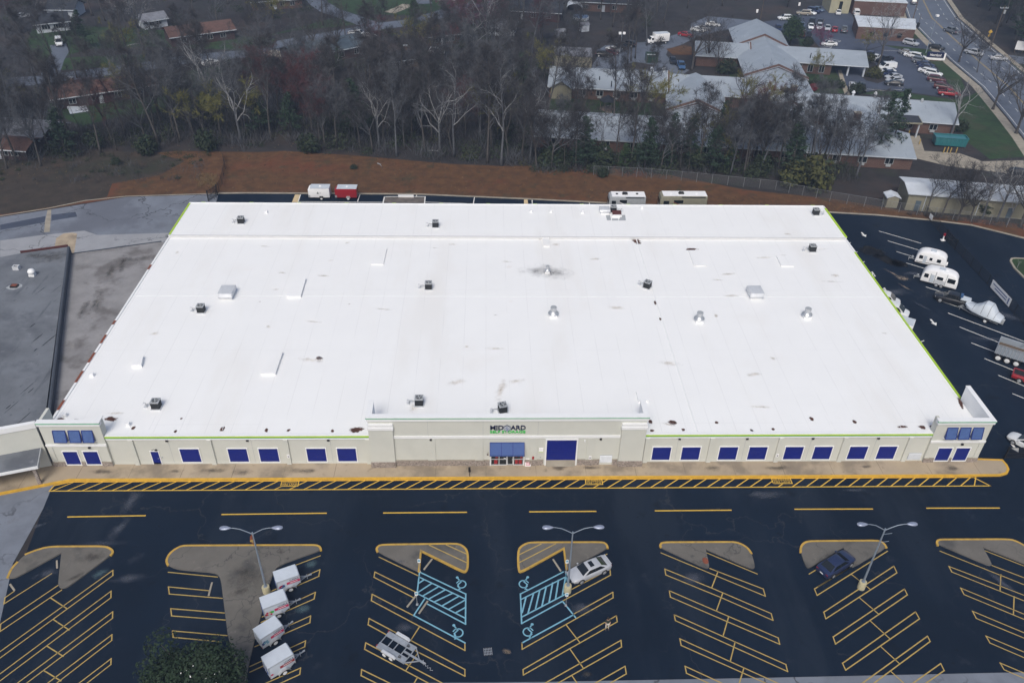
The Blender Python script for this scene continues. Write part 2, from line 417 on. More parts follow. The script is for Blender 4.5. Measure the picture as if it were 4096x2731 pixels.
# ------------------------------------------------------------------ ground, one sheet to the horizon
struct('ground', MB().sheet([(-1500,-300),(1500,-300),(1500,2600),(-1500,2600)], -.060), M['leaf_litter'])
bank = [(-160,150),(-120,147)]+P2(GL(1,0,[(0,355),(410,290),(1080,185),(1700,165),(1870,160)]))+P2(GL(1,1,[(0,155),(1420,165),(2352,205)]))+P2(GL(1,2,[(900,240)]))+[(45,143.5)]+P2(GL(1,3,[(675,320),(1540,385),(2352,540)]))+[(125,128),(125,140)]+P2(GL(1,3,[(2352,420),(1300,300),(700,200),(0,130)]))+P2(GL(1,2,[(1500,10)]))+P2(GL(0,2,[(1000,1410),(20,1420)]))+P2(GL(0,1,[(1700,1400),(900,1330),(300,1290)]))+P2(GL(0,0,[(2200,1300),(1500,1290),(800,1360),(0,1420)]))+[(-160,160)]
struct('bank', MB().sheet(bank, -.045), M['clay_bank'])
mat('dimmed_scrub_soil', (.036,.027,.020), .95, .3, .4, patches=((.09,.5,.68,(.022,.026,.013),.8),(.2,.56,.7,(.060,.032,.019),.6),(2.2,.62,.75,(.085,.065,.045),.4)))  # scrubby ground, darkened further to carry the dim surroundings in its colour
struct('dimmed_scrub', MB().sheet([(-160,152),(-120,149.2)]+[(p[0],p[1]+.9) for p in GL(1,0,[(0,355),(410,290),(900,205)])]+[(-74,153),(-66,157),(-63,164),(-70,168),(-100,171),(-160,171)], -.041), M['dimmed_scrub_soil'])  # bank split off here, part of its darkness painted in
def patch(name, pts, z, m): return struct(name, MB().sheet(P2(pts), z), M[m])
# lawns round the houses and the brick complex
patch('lawn', GL(0,0,[(500,620),(560,480),(760,420),(1250,400),(2100,430),(2352,390),(2352,330),(1250,250),(300,200),(200,420)]), -.040, 'lawn_green')
patch('lawn', GL(0,0,[(520,600),(540,500),(620,490),(1040,470),(1240,470),(1240,545)]), -.036, 'lawn_green')
patch('lawn', GL(0,0,[(450,960),(1200,770),(1400,640),(1900,560),(1900,900),(1000,1000),(700,1080)]), -.040, 'lawn_green')
patch('lawn', GL(0,1,[(50,330),(400,260),(900,215),(1000,170),(700,100),(500,-40),(2352,-60),(2352,20),(1900,30),(1700,90),(1400,130),(1100,170),(850,120)]), -.042, 'lawn_green')
patch('lawn', GL(0,2,[(440,800),(1420,840),(1420,1030),(800,1000),(400,970)]), -.040, 'lawn_green')
patch('lawn', GL(0,2,[(600,100),(740,180),(740,240),(620,200)]), -.040, 'lawn_green')
patch('lawn', GL(0,2,[(1980,560),(2110,560),(2120,660),(1960,660)]), -.036, 'lawn_green')
patch('lawn', GL(0,3,[(380,545),(780,590),(840,800),(500,800)]), -.040, 'lawn_green')
patch('lawn', GL(0,3,[(960,800),(1100,775),(1300,785),(1640,840),(1800,850),(1950,790),(2300,1180),(2352,1250),(2352,1340),(2060,1360),(1850,1200),(1750,880)]), -.040, 'lawn_green')
patch('lawn', GL(0,3,[(910,300),(1100,250),(1390,270),(1470,250),(1525,320),(1400,335)]), -.036, 'lawn_green')
patch('lawn', GL(0,3,[(1160,390),(1300,400),(1400,408),(1600,432),(1720,530),(1790,610),(1850,760),(1790,800),(1700,700),(1600,560),(1400,440),(1160,430)]), -.040, 'lawn_green')
patch('lawn', GL(0,3,[(430,330),(540,340),(520,400),(430,390)]), -.036, 'lawn_green')
patch('lawn', GL(0,3,[(2180,530),(2352,520),(2352,640),(2300,620)]), -.040, 'lawn_green')
# roads
res = GL(0,0,[(-600,740),(300,690),(700,638),(1250,565),(1450,530),(1750,490),(2352,440)])+GL(0,1,[(300,372),(850,275),(1100,225),(1400,190),(1620,125),(1850,55),(2100,10),(2352,-30)])
def road(name, line, w, z, m):
    L = [Vector((p[0],p[1])) for p in line]; a = []; b = []
    for i in range(len(L)):
        d = (L[min(i+1,len(L)-1)]-L[max(i-1,0)]).normalized(); n = Vector((-d.y,d.x))*w/2
        a.append(L[i]+n); b.append(L[i]-n)
    mb = MB()
    for i in range(len(L)-1): mb.quad((*a[i],z),(*a[i+1],z),(*b[i+1],z),(*b[i],z))
    for i, f in enumerate(mb.f):
        p, q, r = [Vector(mb.v[k]) for k in f[:3]]
        if (q-p).cross(r-p).z < 0: mb.f[i] = tuple(reversed(f))
    return struct(name, mb, M[m])
road('residential_road', res, 7.2, -.030, 'road_grey')
road('side_road', GL(0,1,[(520,-60),(590,30),(680,90),(800,130),(930,175),(1060,225)]), 6.5, -.026, 'road_grey')
road('driveway', GL(0,0,[(430,640),(470,520),(520,440),(500,380)]), 4.5, -.024, 'road_grey')
road('driveway', GL(0,1,[(150,440),(300,480),(400,560),(700,600)]), 4.5, -.024, 'kerb_concrete')
road('driveway', GL(0,1,[(1190,110),(1290,70),(1350,40)]), 4, -.024, 'kerb_concrete')
road('driveway', GL(0,1,[(1500,35),(1480,10),(1470,-20)]), 5, -.022, 'road_grey')
hw = MB()
hwc = [((149.5,309.1),(165.7,309.9)),((141.5,285),(158.5,285)),((137.7,261.9),(155,262)),((134.5,238),(151.5,238)),((132.6,216.1),(148,216)),((128,194),(143,194)),((124.9,180.3),(138,178)),((118,155),(131,153)),((112,135),(125,133))]
hwc = [((162,350),(178,350))]+hwc
for (a, b), (c, d) in zip(hwc, hwc[1:]): hw.quad((*c,-.028),(*d,-.028),(*b,-.028),(*a,-.028))
hwy = struct('highway', hw, M['road_grey'])
mid = [((a[0]*.52+b[0]*.48),(a[1]+b[1])/2) for a, b in hwc]
yl = MB(); yl.ribbon([(x-.15,y) for x,y in mid], .14, -.022); yl.ribbon([(x+.15,y) for x,y in mid], .14, -.022)
yl.build('lane_marking', M['paint_lot_yellow'], hwy)
for side in (0, 1):
    wl = MB(); wl.ribbon([(p[side][0]+(.7 if side == 0 else -.7), p[side][1]) for p in hwc], .14, -.022); wl.build('edge_marking', M['paint_white'], hwy)
    lm = MB()
    for i in range(len(hwc)-1):
        for t in range(4):
            f = t/4; g = f+.09; a = hwc[i]; b = hwc[i+1]; q = .26 if side == 0 else .76
            A = [a[0][j]*(1-q)+a[1][j]*q for j in (0,1)]; B = [b[0][j]*(1-q)+b[1][j]*q for j in (0,1)]
            lm.ribbon([(A[0]+(B[0]-A[0])*f, A[1]+(B[1]-A[1])*f),(A[0]+(B[0]-A[0])*g, A[1]+(B[1]-A[1])*g)], .13, -.022)
    lm.build('lane_dash', M['paint_white'], hwy)
    kb = MB(); kb.ribbon([(p[side][0]+(-1.6 if side == 0 else 1.3), p[side][1]) for p in hwc], 2.2 if side == 0 else 1.6, -.018); struct('pavement', kb, M['kerb_concrete'])
road('side_street', GL(0,3,[(1960,440),(2150,490),(2352,520),(2800,560)]), 8, -.024, 'road_grey')
# parking lots of the brick complex
up = GL(0,3,[(30,200),(250,170),(420,120),(540,60),(680,40),(700,90),(880,110),(900,200),(880,240),(920,300),(1160,330),(1400,340),(1540,325),(1720,440),(1680,470),(1600,430),(1320,400),(1160,385),(1000,430),(620,420),(590,390),(540,330),(420,330),(280,330),(150,240)])
patch('parking_court', up, -.032, 'lot_blue_grey')
visitor = patch('visitor_lot', GL(0,3,[(1000,440),(1160,390),(1290,425),(1370,470),(1480,570),(1640,700),(1720,790),(1700,830),(1560,815),(1300,780),(1100,765),(960,795),(870,800),(790,690),(730,590),(900,570),(1000,560)]), -.032, 'lot_blue_grey')
patch('service_lot', GL(0,2,[(760,590),(830,500),(820,440),(900,390),(1100,370),(1250,360),(1420,320),(1620,260),(1640,200),(1780,140),(2100,170),(2200,180),(2000,240),(1700,310),(1560,380),(1440,420),(1420,470),(1500,560),(1620,600),(1560,640),(1350,620)]), -.032, 'road_grey')
patch('service_yard', GL(0,3,[(1250,1170),(1460,1160),(1500,1290),(1800,1310),(2000,1380),(2352,1370),(2352,1500),(1700,1420),(1330,1330)]), -.032, 'kerb_concrete')
patch('mulch_bed', GL(0,3,[(960,650),(1000,560),(1060,520),(1150,640),(1165,690),(1100,715),(1000,690)]), -.024, 'leaf_litter')
patch('mulch_bed', GL(0,2,[(1420,420),(1560,390),(1650,400),(1640,470),(1480,470)]), -.022, 'clay_bank')
patch('mulch_bed', GL(0,2,[(1050,550),(1160,530),(1330,560),(1300,600),(1100,585)]), -.022, 'leaf_litter')
patch('path', GL(0,3,[(760,600),(790,600),(830,720),(870,810),(820,815),(790,720)]), -.020, 'kerb_concrete')
patch('path', GL(0,2,[(915,900),(950,900),(960,1010),(890,1010)]), -.030, 'kerb_concrete')
vm = MB()
for x, y in ((1370,497),(1390,520),(1415,545),(1432,562),(1455,585),(1475,607),(1495,630),(1515,655),(1532,680),(1550,702),(1572,728)):
    vm.ribbon(GL(0,3,[(x,y),(x+45,y+3)]), .13, -.022)
for pts in ([(1150,718),(1320,748)],[(1010,762),(1160,776)],[(1240,765),(1305,770)],[(1040,530),(1100,533)],[(1150,432),(1290,438)],[(1320,470),(1350,476)]): vm.ribbon(GL(0,3,pts), .14, -.022)
vm.build('bay_line', M['paint_white'], visitor)
vm = MB()
for pts in ([(680,330),(785,352),(760,362),(655,345),(680,330),(730,358)],[(600,395),(710,402),(690,415),(600,412)],[(640,385),(750,378)]): vm.ribbon(GL(0,3,pts), .14, -.022)
vm.build('accessible_bay_line', M['paint_white'], visitor)

# ------------------------------------------------------------------ old pavement on the neighbour's side
op = P2(GL(1,0,[(1870,160),(1700,170),(1080,188),(410,298),(0,360)]))+[(-125,132),(-125,40),(-70,20),(-46,40)]+P2(GL(3,0,[(-200,1497),(0,975),(110,470),(370,0)]))+P2(GL(2,0,[(425,1215)]))+[(-51.2,71.5),(-52.3,90),(-52.3,134.5)]+P2(GL(1,0,[(1850,225)]))
struct('old_pavement', MB().sheet(op, -.035), M['asphalt_old'])
patch('asphalt_patch', GL(1,0,[(0,425),(390,350),(380,405),(0,470)]), -.028, 'lot_blue_grey')
patch('asphalt_patch', GL(1,0,[(440,340),(645,315),(660,355),(440,390)]), -.028, 'lot_blue_grey')
patch('concrete_apron', GL(1,0,[(480,540),(540,500),(620,492),(660,500),(630,690),(460,650)]), -.026, 'walk_concrete')
mat('concrete_pale', (.30,.31,.335), .9, .08, .3, cracks=(.11,.02,(.05,.05,.055),.7))
patch('pale_apron', GL(1,0,[(0,560),(300,520),(480,500),(720,475),(830,512),(1448,494),(1420,560),(1380,580),(640,690),(0,720)]), -.030, 'concrete_pale')
patch('concrete_gutter', GL(1,0,[(405,300),(438,295),(432,400),(425,485),(375,490),(385,400)]), -.024, 'kerb_concrete')
kb = MB(); kb.ribbon(P2(GL(1,0,[(-200,400),(0,350),(410,285),(730,218),(1080,182),(1700,163),(1870,157)])), .35, -.010); struct('kerb', kb, M['kerb_concrete'])

# ------------------------------------------------------------------ the sealed asphalt lot round the storage building
lot_pts = P2(GL(2,0,[(425,1215)]))+P2(GL(3,0,[(370,0),(215,405),(110,470),(0,975),(-330,2000)]))+P2(GL(3,1,[(-300,1520),(450,1500)]))+P2(GL(3,2,[(450,1482),(2352,1446)]))+P2(GL(3,3,[(2352,1400),(3300,1385)]))+[(112,75),(112,128),(104,131)]+P2(GL(1,3,[(2352,545),(1900,432),(1540,388),(1100,347),(675,322)]))+[(45,143.3)]+P2(GL(1,2,[(900,243),(0,198)]))+P2(GL(1,1,[(2352,208),(1420,168),(0,158)]))+P2(GL(1,0,[(1870,163),(1850,225)]))+[(-52.3,134.6),(-52.3,90),(-51.3,73)]
lot = struct('parking_lot', MB().sheet(lot_pts, -.020), M['asphalt_seal'])
patch('old_pavement_strip', GL(3,1,[(-300,1520),(450,1500)])+GL(3,2,[(450,1482),(2352,1446)])+GL(3,3,[(2352,1400),(3300,1385),(3300,2200)])+GL(3,0,[(0,2200)]), -.030, 'asphalt_old')
for seg in ([(1870,157),(2352,152)],): pass
kl = P2(GL(1,0,[(1870,158)]))+P2(GL(1,1,[(0,156),(1420,166),(2352,206)]))+P2(GL(1,2,[(900,241)]))+[(45,143.6)]+P2(GL(1,3,[(675,320),(1100,344),(1540,386),(1900,430),(2352,541)]))+[(112,127)]
kb = MB()
kb.kerb(kl, .32, -.04, .14)
struct('kerb', kb, M['kerb_concrete'])
LZ = -.012
mk = MB()
for l in ([(0,582,1424),(0,1240,1413)],[(0,1900,1403),(1,650,1392)],[(1,1145,1390),(1,1850,1384)],[(2,255,1380),(2,818,1376)],[(2,1330,1372),(2,1975,1366)],[(3,395,1358),(3,1055,1356)],[(3,1522,1349),(3,2140,1348)]):
    MB().ribbon([G(2,c,x,y) for c,x,y in l], .17, LZ).build('lane_dash', M['paint_yellow'], lot)
# fire lane
fl = MB()
Y0, Y1 = 69.72, 71.16
fl.ribbon([(-51.2,Y0),(61.3,Y0)], .14, LZ); fl.ribbon([(-51.2,Y0),(-51.0,70.6),(-49.3,Y1)], .14, LZ+.001); fl.ribbon([(61.3,Y0),(59.9,Y1)], .14, LZ)
fl.ribbon([(-49.3,Y1),(60.0,Y1)], .10, LZ)
n = 65
for i in range(n):
    x0 = -50.9+i*1.722; x1 = x0+1.95
    if x1 > 60.2: x1 = 60.2
    if x0 < 60.3: fl.ribbon([(x0,Y0),(x1,Y1)], .13, LZ-.001)
fl.build('fire_lane_hatching', M['paint_yellow'], lot)
for c, pts in ((1,[(275,1115),(410,1115),(410,1155),(275,1155)]),(2,[(735,1100),(870,1100),(870,1138),(735,1138)]),(3,[(205,1092),(350,1092),(350,1130),(205,1130)])):
    q = GL(2,c,pts); x0 = min(p.x for p in q); x1 = max(p.x for p in q); yb = 70.30; yt = 71.12
    MB().box(x0-.05,x1+.05,yb,yt,LZ-.006,LZ+.004).build('stencil_backing', M['asphalt_seal'], lot)
    b = MB(); b.ribbon([(x0,yb),(x1,yb),(x1,yt),(x0,yt)], .12, LZ+.008, closed=True); b.build('stencil_border', M['paint_yellow'], lot)
    w = x1-x0-.3
    for s_, yy in (('NO PARKING', .47), ('FIRE LANE', .12)):
        place_mb(text_mb(s_, w, .27, .002, .012), (x0+.15, yb+yy, LZ+.010), (1,0,0), (0,1,0), (0,0,1)).build('stencil_lettering', M['paint_yellow'], lot)
def bays(c, lines, m='paint_lot_yellow', name='bay_line', w=.115):
    for l in lines:
        MB().ribbon(GL(3,c,l), w, LZ).build(name, M[m], lot)
bays(0, [[(120,710),(42,765),(33,818),(440,560)],[(495,660),(5,990),(-2,1055),(525,700)],[(430,765),(575,860)],[(0,1225),(965,530),(965,575),(0,1280)],[(455,950),(590,1040)],[(0,1415),(950,708),(948,765),(0,1475)],
  [(405,1180),(540,1265)],[(60,1560),(963,885),(962,940),(140,1560)],[(380,1390),(520,1475)],[(320,1560),(957,1080),(955,1130),(400,1560)],[(590,1560),(950,1285),(948,1335),(660,1560)],
  [(1440,547),(1860,588)],[(1790,705),(1440,672),(1448,733),(1900,770)],[(1918,895),(1460,858),(1467,920),(1925,955)],[(1940,1088),(1475,1048),(1480,1103),(1895,1142)]])
bays(1, [[(235,545),(600,407)],[(175,712),(598,525),(588,582),(250,730)],[(105,928),(560,718),(548,775),(95,975)],[(80,1115),(518,920),(512,978),(42,1183)],[(0,1352),(475,1133),(468,1183),(0,1400)],[(10,1550),(432,1365),(425,1420),(140,1550)],
  [(1105,418),(1445,580)],[(1400,765),(1060,590),(1068,545),(1425,720)],[(1400,918),(1045,735),(1038,790),(1838,1215),(1838,1152)],[(1018,942),(1375,1130),(1838,1378),(1838,1435),(1420,1220),(1010,995),(1018,942)],
  [(1450,1012),(1370,1135)],[(1770,1560),(990,1150),(980,1205),(1330,1390),(1650,1560)],[(1440,1230),(1330,1390)],[(1330,1560),(955,1378),(950,1430),(1210,1560)],[(1430,1450),(1370,1550)]])
bays(1, [[(1450,545),(1845,733),(1843,990),(1520,820)],[(1450,545),(1430,720)],[(1450,590),(1840,775)],[(1430,728),(1838,938)],[(1498,768),(1400,916),(1838,1150)]], 'paint_blue', 'accessible_bay_line', .15)
hb = MB()
for a, b in (((1490,610),(1445,640)),((1550,645),(1435,720)),((1605,675),(1480,748)),((1665,700),(1530,775)),((1725,730),(1580,798)),((1780,755),(1650,830)),((1838,785),(1705,860)),((1838,850),(1765,890))): hb.ribbon(GL(3,1,[a,b]), .16, LZ-.001)
hb.build('accessible_aisle_hatching', M['paint_blue'], lot)
bays(2, [[(570,575),(915,392)],[(600,700),(940,520),(945,572),(540,790)],[(630,905),(965,718),(968,765),(190,1205),(187,1150)],[(565,995),(650,1105),(685,1150)],[(995,918),(197,1378),(200,1425),(1003,970),(995,918)],[(600,1205),(715,1370)],
  [(270,1560),(1035,1128),(1040,1185),(380,1560)],[(700,1560),(1070,1350),(1080,1415),(830,1560)],[(615,1430),(690,1540)],
  [(2200,562),(1760,378)],[(1795,515),(2252,690),(2270,752),(1850,578),(1378,382)],[(1410,520),(1810,682),(2320,900),(2335,958),(1895,765),(1418,570),(1410,520)],[(1865,540),(1810,682)],
  [(1448,705),(2380,1108),(2392,1162),(1458,760),(1448,705)],[(1905,725),(1850,880)],[(1490,910),(2445,1335),(2460,1395),(1500,960),(1490,910)],[(1955,930),(1910,1085)],[(2520,1560),(1538,1115),(1550,1172),(2420,1560)],[(2012,1140),(1970,1305)],[(2040,1560),(1583,1350),(1595,1410),(1930,1560)],[(2085,1370),(2045,1500)]])
bays(2, [[(540,545),(175,733),(185,985),(535,795),(650,938)],[(560,540),(580,640)],[(575,580),(180,780)],[(560,735),(190,928)],[(630,910),(190,1150)]], 'paint_blue', 'accessible_bay_line', .15)
hb = MB()
for a, b in (((560,590),(535,735)),((500,615),(475,775)),((450,640),(420,805)),((395,670),(360,830)),((340,700),(305,855)),((285,735),(240,895)),((220,770),(190,890))): hb.ribbon(GL(3,2,[a,b]), .16, LZ-.001)
hb.build('accessible_aisle_hatching', M['paint_blue'], lot)
bays(3, [[(515,562),(640,487)],[(590,670),(870,505)],[(870,505),(560,690),(583,745),(1185,367)],[(880,568),(1040,695)],[(1240,495),(640,888),(657,945),(1265,552),(1240,495)],[(945,765),(1110,905)],[(1330,690),(720,1100),(740,1160),(1355,740),(1330,690)],[(1040,965),(1200,1110)],
  [(1425,885),(800,1325),(827,1383),(1458,945),(1425,885)],[(1125,1180),(1290,1330)],[(880,1560),(1527,1093),(1550,1138),(980,1560)],[(1310,1560),(1640,1327),(1670,1387),(1420,1560)],[(1215,1395),(1330,1500)],
  [(1635,367),(2500,712)],[(2003,357),(2500,552)],[(2080,490),(2500,650)],[(2500,800),(1710,497),(1735,545),(2500,850)],[(2155,567),(2148,700)],[(2500,965),(1810,682),(1840,738),(2500,1010)],[(2268,755),(2262,905)],[(2500,1125),(1912,880),(1945,942),(2500,1170)],[(2500,1290),(2027,1092),(2062,1152),(2500,1340)],[(2500,1470),(2148,1322),(2183,1380),(2500,1515)]])
def wheelchair(c, x, y, flip):
    o = G(3,c,x,y); mb = MB(); sx = -1 if flip else 1
    ca, sa = cos(radians(-45)), sin(radians(-45))
    def W(px, py): return (o.x+sx*(px*ca-py*sa)*1.1, o.y+(px*sa+py*ca)*1.1)
    def Q(pts, w=.13, closed=False): mb.ribbon([W(px, py) for px, py in pts], w, LZ, closed=closed)
    Q([(.1+.42*cos(a), -.25+.42*sin(a)) for a in [radians(120+18*i) for i in range(15)]])
    Q([(-.12,.42),(-.05,-.02),(.38,-.04),(.60,-.55),(.74,-.48)], .14); Q([(-.10,.22),(.30,.20)], .12)
    mb.sheet([W(-.16+.14*cos(a), .62+.14*sin(a)) for a in [2*pi*i/10 for i in range(10)]], LZ)
    mb.build('wheelchair_symbol', M['paint_blue'], lot)
wheelchair(1,1800,632,True); wheelchair(1,1772,1045,True); wheelchair(2,210,630,False); wheelchair(2,247,1037,False)
# side yard and back lane lines
for l in ([(1115,480),(1470,583)],[(1190,563),(1480,650)],[(1265,655),(1410,700)],[(1350,752),(1520,805)],[(1432,852),(1560,895)],[(1515,957),(1825,1055)],[(1610,1067),(1815,1135)],[(1705,1180),(2400,1440)],[(1805,1300),(2300,1495)],[(1905,1435),(2100,1510)],[(845,587),(870,577)],[(905,667),(925,658)],[(965,748),(988,740)],[(1310,1210),(1335,1195)],[(1470,1425),(1495,1415)]):
    MB().ribbon(GL(1,3,l), .14, LZ).build('yard_bay_line', M['paint_white'], lot)
for l in ([(2018,72),(2320,195)],[(2135,215),(2400,325)],[(2258,372),(2400,430)]):
    MB().ribbon(GL(2,3,l), .14, LZ).build('yard_bay_line', M['paint_white'], lot)
for l in ([(1015,845),(1055,828),(1080,865),(1040,872)],[(1125,985),(1160,965),(1186,1008),(1150,1012)]):
    MB().ribbon(GL(1,3,l), .16, LZ, closed=True).ribbon(GL(1,3,[l[1],((l[2][0]+l[3][0])/2,(l[2][1]+l[3][1])/2)]), .16, LZ+.004).build('yard_box_marking', M['paint_white'], lot)
def arrow(r, c, a, b):
    A, B = G(r,c,*a), G(r,c,*b); d = (B-A).normalized(); nn = Vector((-d.y,d.x,0)); L = (B-A).length
    mb = MB(); mb.ribbon([A, A+d*L*.55], .30, LZ); mb.sheet([A+d*L*.5+nn*.5, B, A+d*L*.5-nn*.5], LZ+.002); mb.build('arrow_marking', M['paint_white'], lot)
arrow(1,3,(965,493),(1000,530)); arrow(1,3,(1557,1237),(1603,1287)); arrow(2,3,(2247,800),(2305,873))
for l in ([(432,168),(412,226)],[(412,228),(1145,233)],[(940,168),(920,226)],[(1425,168),(1425,192)],[(1920,190),(1910,246)],[(1500,232),(1850,244)]):
    MB().ribbon(GL(1,1,l), .16, LZ).build('back_lane_line', M['paint_white'], lot)
for l in ([(275,215),(275,250)],[(765,236),(765,252)]): MB().ribbon(GL(1,2,l), .16, LZ).build('back_lane_line', M['paint_white'], lot)
MB().sheet(P2(GL(1,1,[(385,168),(430,168),(410,234),(358,234)])), LZ-.003).build('cream_marking', M['cream_paint'], lot)
MB().sheet(P2(GL(1,2,[(205,210),(236,212),(242,250),(205,250)])), LZ-.003).build('cream_marking', M['cream_paint'], lot)
dk = thing('loading_dock_pad', 'dark stained concrete pad with white edge lines behind the white roofed building', 'concrete pad', G(1,1,1320,215), world=True)
pp = P2(GL(1,1,[(1150,190),(1498,190),(1492,260),(1135,260)])); MB().prism(pp, -.02, .10).build('slab', M['pad_concrete'], dk)
b = MB(); b.ribbon(pp, .22, .108, closed=True); b.build('edge_line', M['paint_white'], dk)
b = MB(); b.box(*(lambda a, q: (a.x, q.x, a.y-.1, a.y+.25, .10, .5))(G(1,1,1268,194), G(1,1,1400,194))); b.build('bumper_rail', M['white_trim'], dk)

def blot(name, m, p, sx, sy, rot=0., z=-.006, parent=None):
    mb = MB(); mb.quad((-1,-1,0),(1,-1,0),(1,1,0),(-1,1,0))
    o = mb.build(name, M[m], parent, off=(0,0,0))
    base = OFF.get(parent.name, (0,0,0)) if parent is not None else (0,0,0)
    o.location = (p[0]-base[0], p[1]-base[1], z-base[2]); o.scale = (sx, sy, 1); o.rotation_euler = (0,0,rot); return o
for args in (('stain_wet',G(1,3,1060,655),3.6,3.2,-.6),('stain_wet',G(1,3,1190,730),4.2,2.2,-.7),('stain_wet',G(1,3,1290,760),2.4,1.8,-.5),('stain_sand',G(1,3,1250,850),.5,3.2,.55),('stain_sand',G(1,3,1340,960),.4,2.2,.5),('stain_chalk',G(1,3,1480,1120),.5,3.,.55),('stain_sand',G(1,3,1310,880),2.0,1.2,-.3),('stain_chalk',G(1,3,1400,840),3.,1.2,.2),('stain_chalk',G(1,3,2200,1200),5.,1.6,-.6),('stain_chalk',G(1,3,1250,1000),4,2,.2),('stain_chalk',G(1,3,2050,1400),4.5,.9,-.1),
  ('stain_chalk',G(2,0,1120,1290),1.6,4.,-.2),('stain_chalk',G(3,0,1010,180),1.2,3.,-.3),('stain_chalk',G(3,0,880,300),4.,.7,0),('stain_blue',G(3,0,860,560),1.5,1.0,.5),('stain_chalk',G(3,0,400,560),2.,1.2,.3),('stain_chalk',G(3,0,1100,600),3.,1.,.1),('stain_blue',G(3,1,520,480),1.2,.9,.4),('stain_blue',G(3,1,455,860),1.4,.9,.3),('stain_chalk',G(3,1,1330,1020),1.6,1.,.2),('stain_sand',G(3,1,2195,1225),.7,.45,-.4),('stain_sand',G(3,2,65,1225),.6,.4,-.4),('stain_chalk',G(3,2,700,850),2.,1.2,.3),('stain_chalk',G(3,2,1650,600),2.4,1.4,.1),('stain_chalk',G(3,3,2170,640),.8,3.,.45),('stain_chalk',G(2,3,180,1240),3.4,1.1,.1),('stain_chalk',G(2,2,2230,1230),3.,1.,.1),('stain_chalk',G(3,0,330,150),1.6,.6,.4),('stain_chalk',G(2,3,900,1195),2.5,.4,0),('stain_dark',G(3,2,740,1420),1.,.6,0)):
    blot('pavement_stain', args[0], args[1], args[2], args[3], args[4], LZ+.006, lot)
gr = thing('drain_grate', 'square iron drain grate in the asphalt between the accessible bays', 'drain grate', G(3,1,2035,1225), .1)
b = MB()
b.box(-.45,.45,-.45,.45,-.018,-.0125)
b.build('frame', M['black_metal'], gr, off=(0,0,0))
b = MB()
for i in range(6): b.box(-.4+i*.15,-.35+i*.15,-.4,.4,-.012,.002)
for i in range(3): b.box(-.4,.4,-.3+i*.28,-.26+i*.28,-.011,.003)
b.build('bars', M['trailer_grey'], gr, off=(0,0,0))

# ------------------------------------------------------------------ front walk
wk = P2(GL(2,0,[(-900,1480),(-200,1292),(0,1232),(430,1148)]))+[(-49.45,71.50),(61.1,71.50),(63.2,71.55)]
wk += [(64.0+.8*cos(a), 72.4+.8*sin(a)) for a in (-1.2,-.6,0.)]+[(64.9,73.9),(61.3,74.1),(61.3,74.4),(-52.3,74.4),(-62,71.2),(-80,65.8)]
struct('sidewalk', MB().prism(wk, -.02, .15), M['walk_concrete'])
kb = MB()
kpts = P2(GL(2,0,[(-900,1480),(-200,1292),(0,1232),(430,1148)]))+[(-49.45,71.38),(57.5,71.38)]
kb.kerb(kpts, .34, -.03, .17)
kp2 = [(57.5,71.38),(63.3,71.42),(64.3,71.75),(64.85,72.4),(65.0,73.2),(64.9,74.0),(61.6,74.2)]
kb.kerb(kp2, .28, -.03, .168)
tag(kb.build('kerb', M['kerb_yellow']), kind='structure')
for x, y, sx, sy, m_ in ((-33,72.8,2.5,.8,'stain_dark'),(-29.5,72.5,2,1.0,'stain_dark'),(-22,72.7,2.6,.9,'stain_dark'),(-37.5,72.7,1.8,.6,'stain_dark'),(9,73,2.2,.7,'stain_dark'),(28,72.8,1.6,1.,'stain_dark'),(13,73.0,2.,.6,'stain_dark'),(47,72.9,1.4,.5,'stain_dark'),(58,72.6,2.,.7,'stain_dark'),(-46,72.7,2.2,.7,'stain_dark'),(36,72.8,3.,.6,'stain_dark')):
    o = blot('walk_stain', m_, (x,y), sx, sy, 0, .157, bpy.data.objects['sidewalk'])

# ------------------------------------------------------------------ kerbed islands in the lot
def soften(pts, closed, times=2):
    for _ in range(times):
        out = []; n = len(pts)
        for i, p in enumerate(pts):
            if not closed and i in (0, n-1): out.append(p); continue
            a, b = pts[i-1], pts[(i+1) % n]; u, v = (p-a), (b-p)
            if u.length < 1e-4 or v.length < 1e-4: continue
            ang = u.angle(v)
            if radians(6) < ang < radians(100) and (ang < radians(75) or min(u.length, v.length) < 1.2):
                k = min(.25, .9/max(u.length, v.length)); out += [p-u*min(k,.25), p+v*min(k,.25)]
            else: out.append(p)
        pts = out
    return pts
def island(label, c, outline, paint, stripes=(), extra=()):
    pts = soften([G(3,cc,x,y) for cc,x,y in outline] if len(outline[0]) == 3 else GL(3,c,outline), True)
    ctr = sum(pts, Vector())/len(pts)
    t = thing('traffic_island', label, 'traffic island', (ctr.x,ctr.y,0), group='concrete islands in the parking lot', world=True)
    MB().prism(P2(pts), -.02, .14).build('slab', M['island_concrete'], t)
    for line in paint:
        kk = MB(); L = soften([G(3,*q) for q in line] if len(line[0]) == 3 else GL(3,c,line), False)
        kk.kerb(L, .24, -.03, .153)
        kk.build('painted_kerb', M['kerb_lot'], t)
    if stripes:
        kk = MB()
        for l in stripes: kk.ribbon(GL(3,c,l), .13, .146)
        kk.build('stripe', M['paint_lot_yellow'], t)
    for m_, x, y, sx, sy, rot in extra: blot('grime', m_, G(3,c,x,y), sx, sy, rot, .147, t)
    return t
def mirror_xs(p): return p
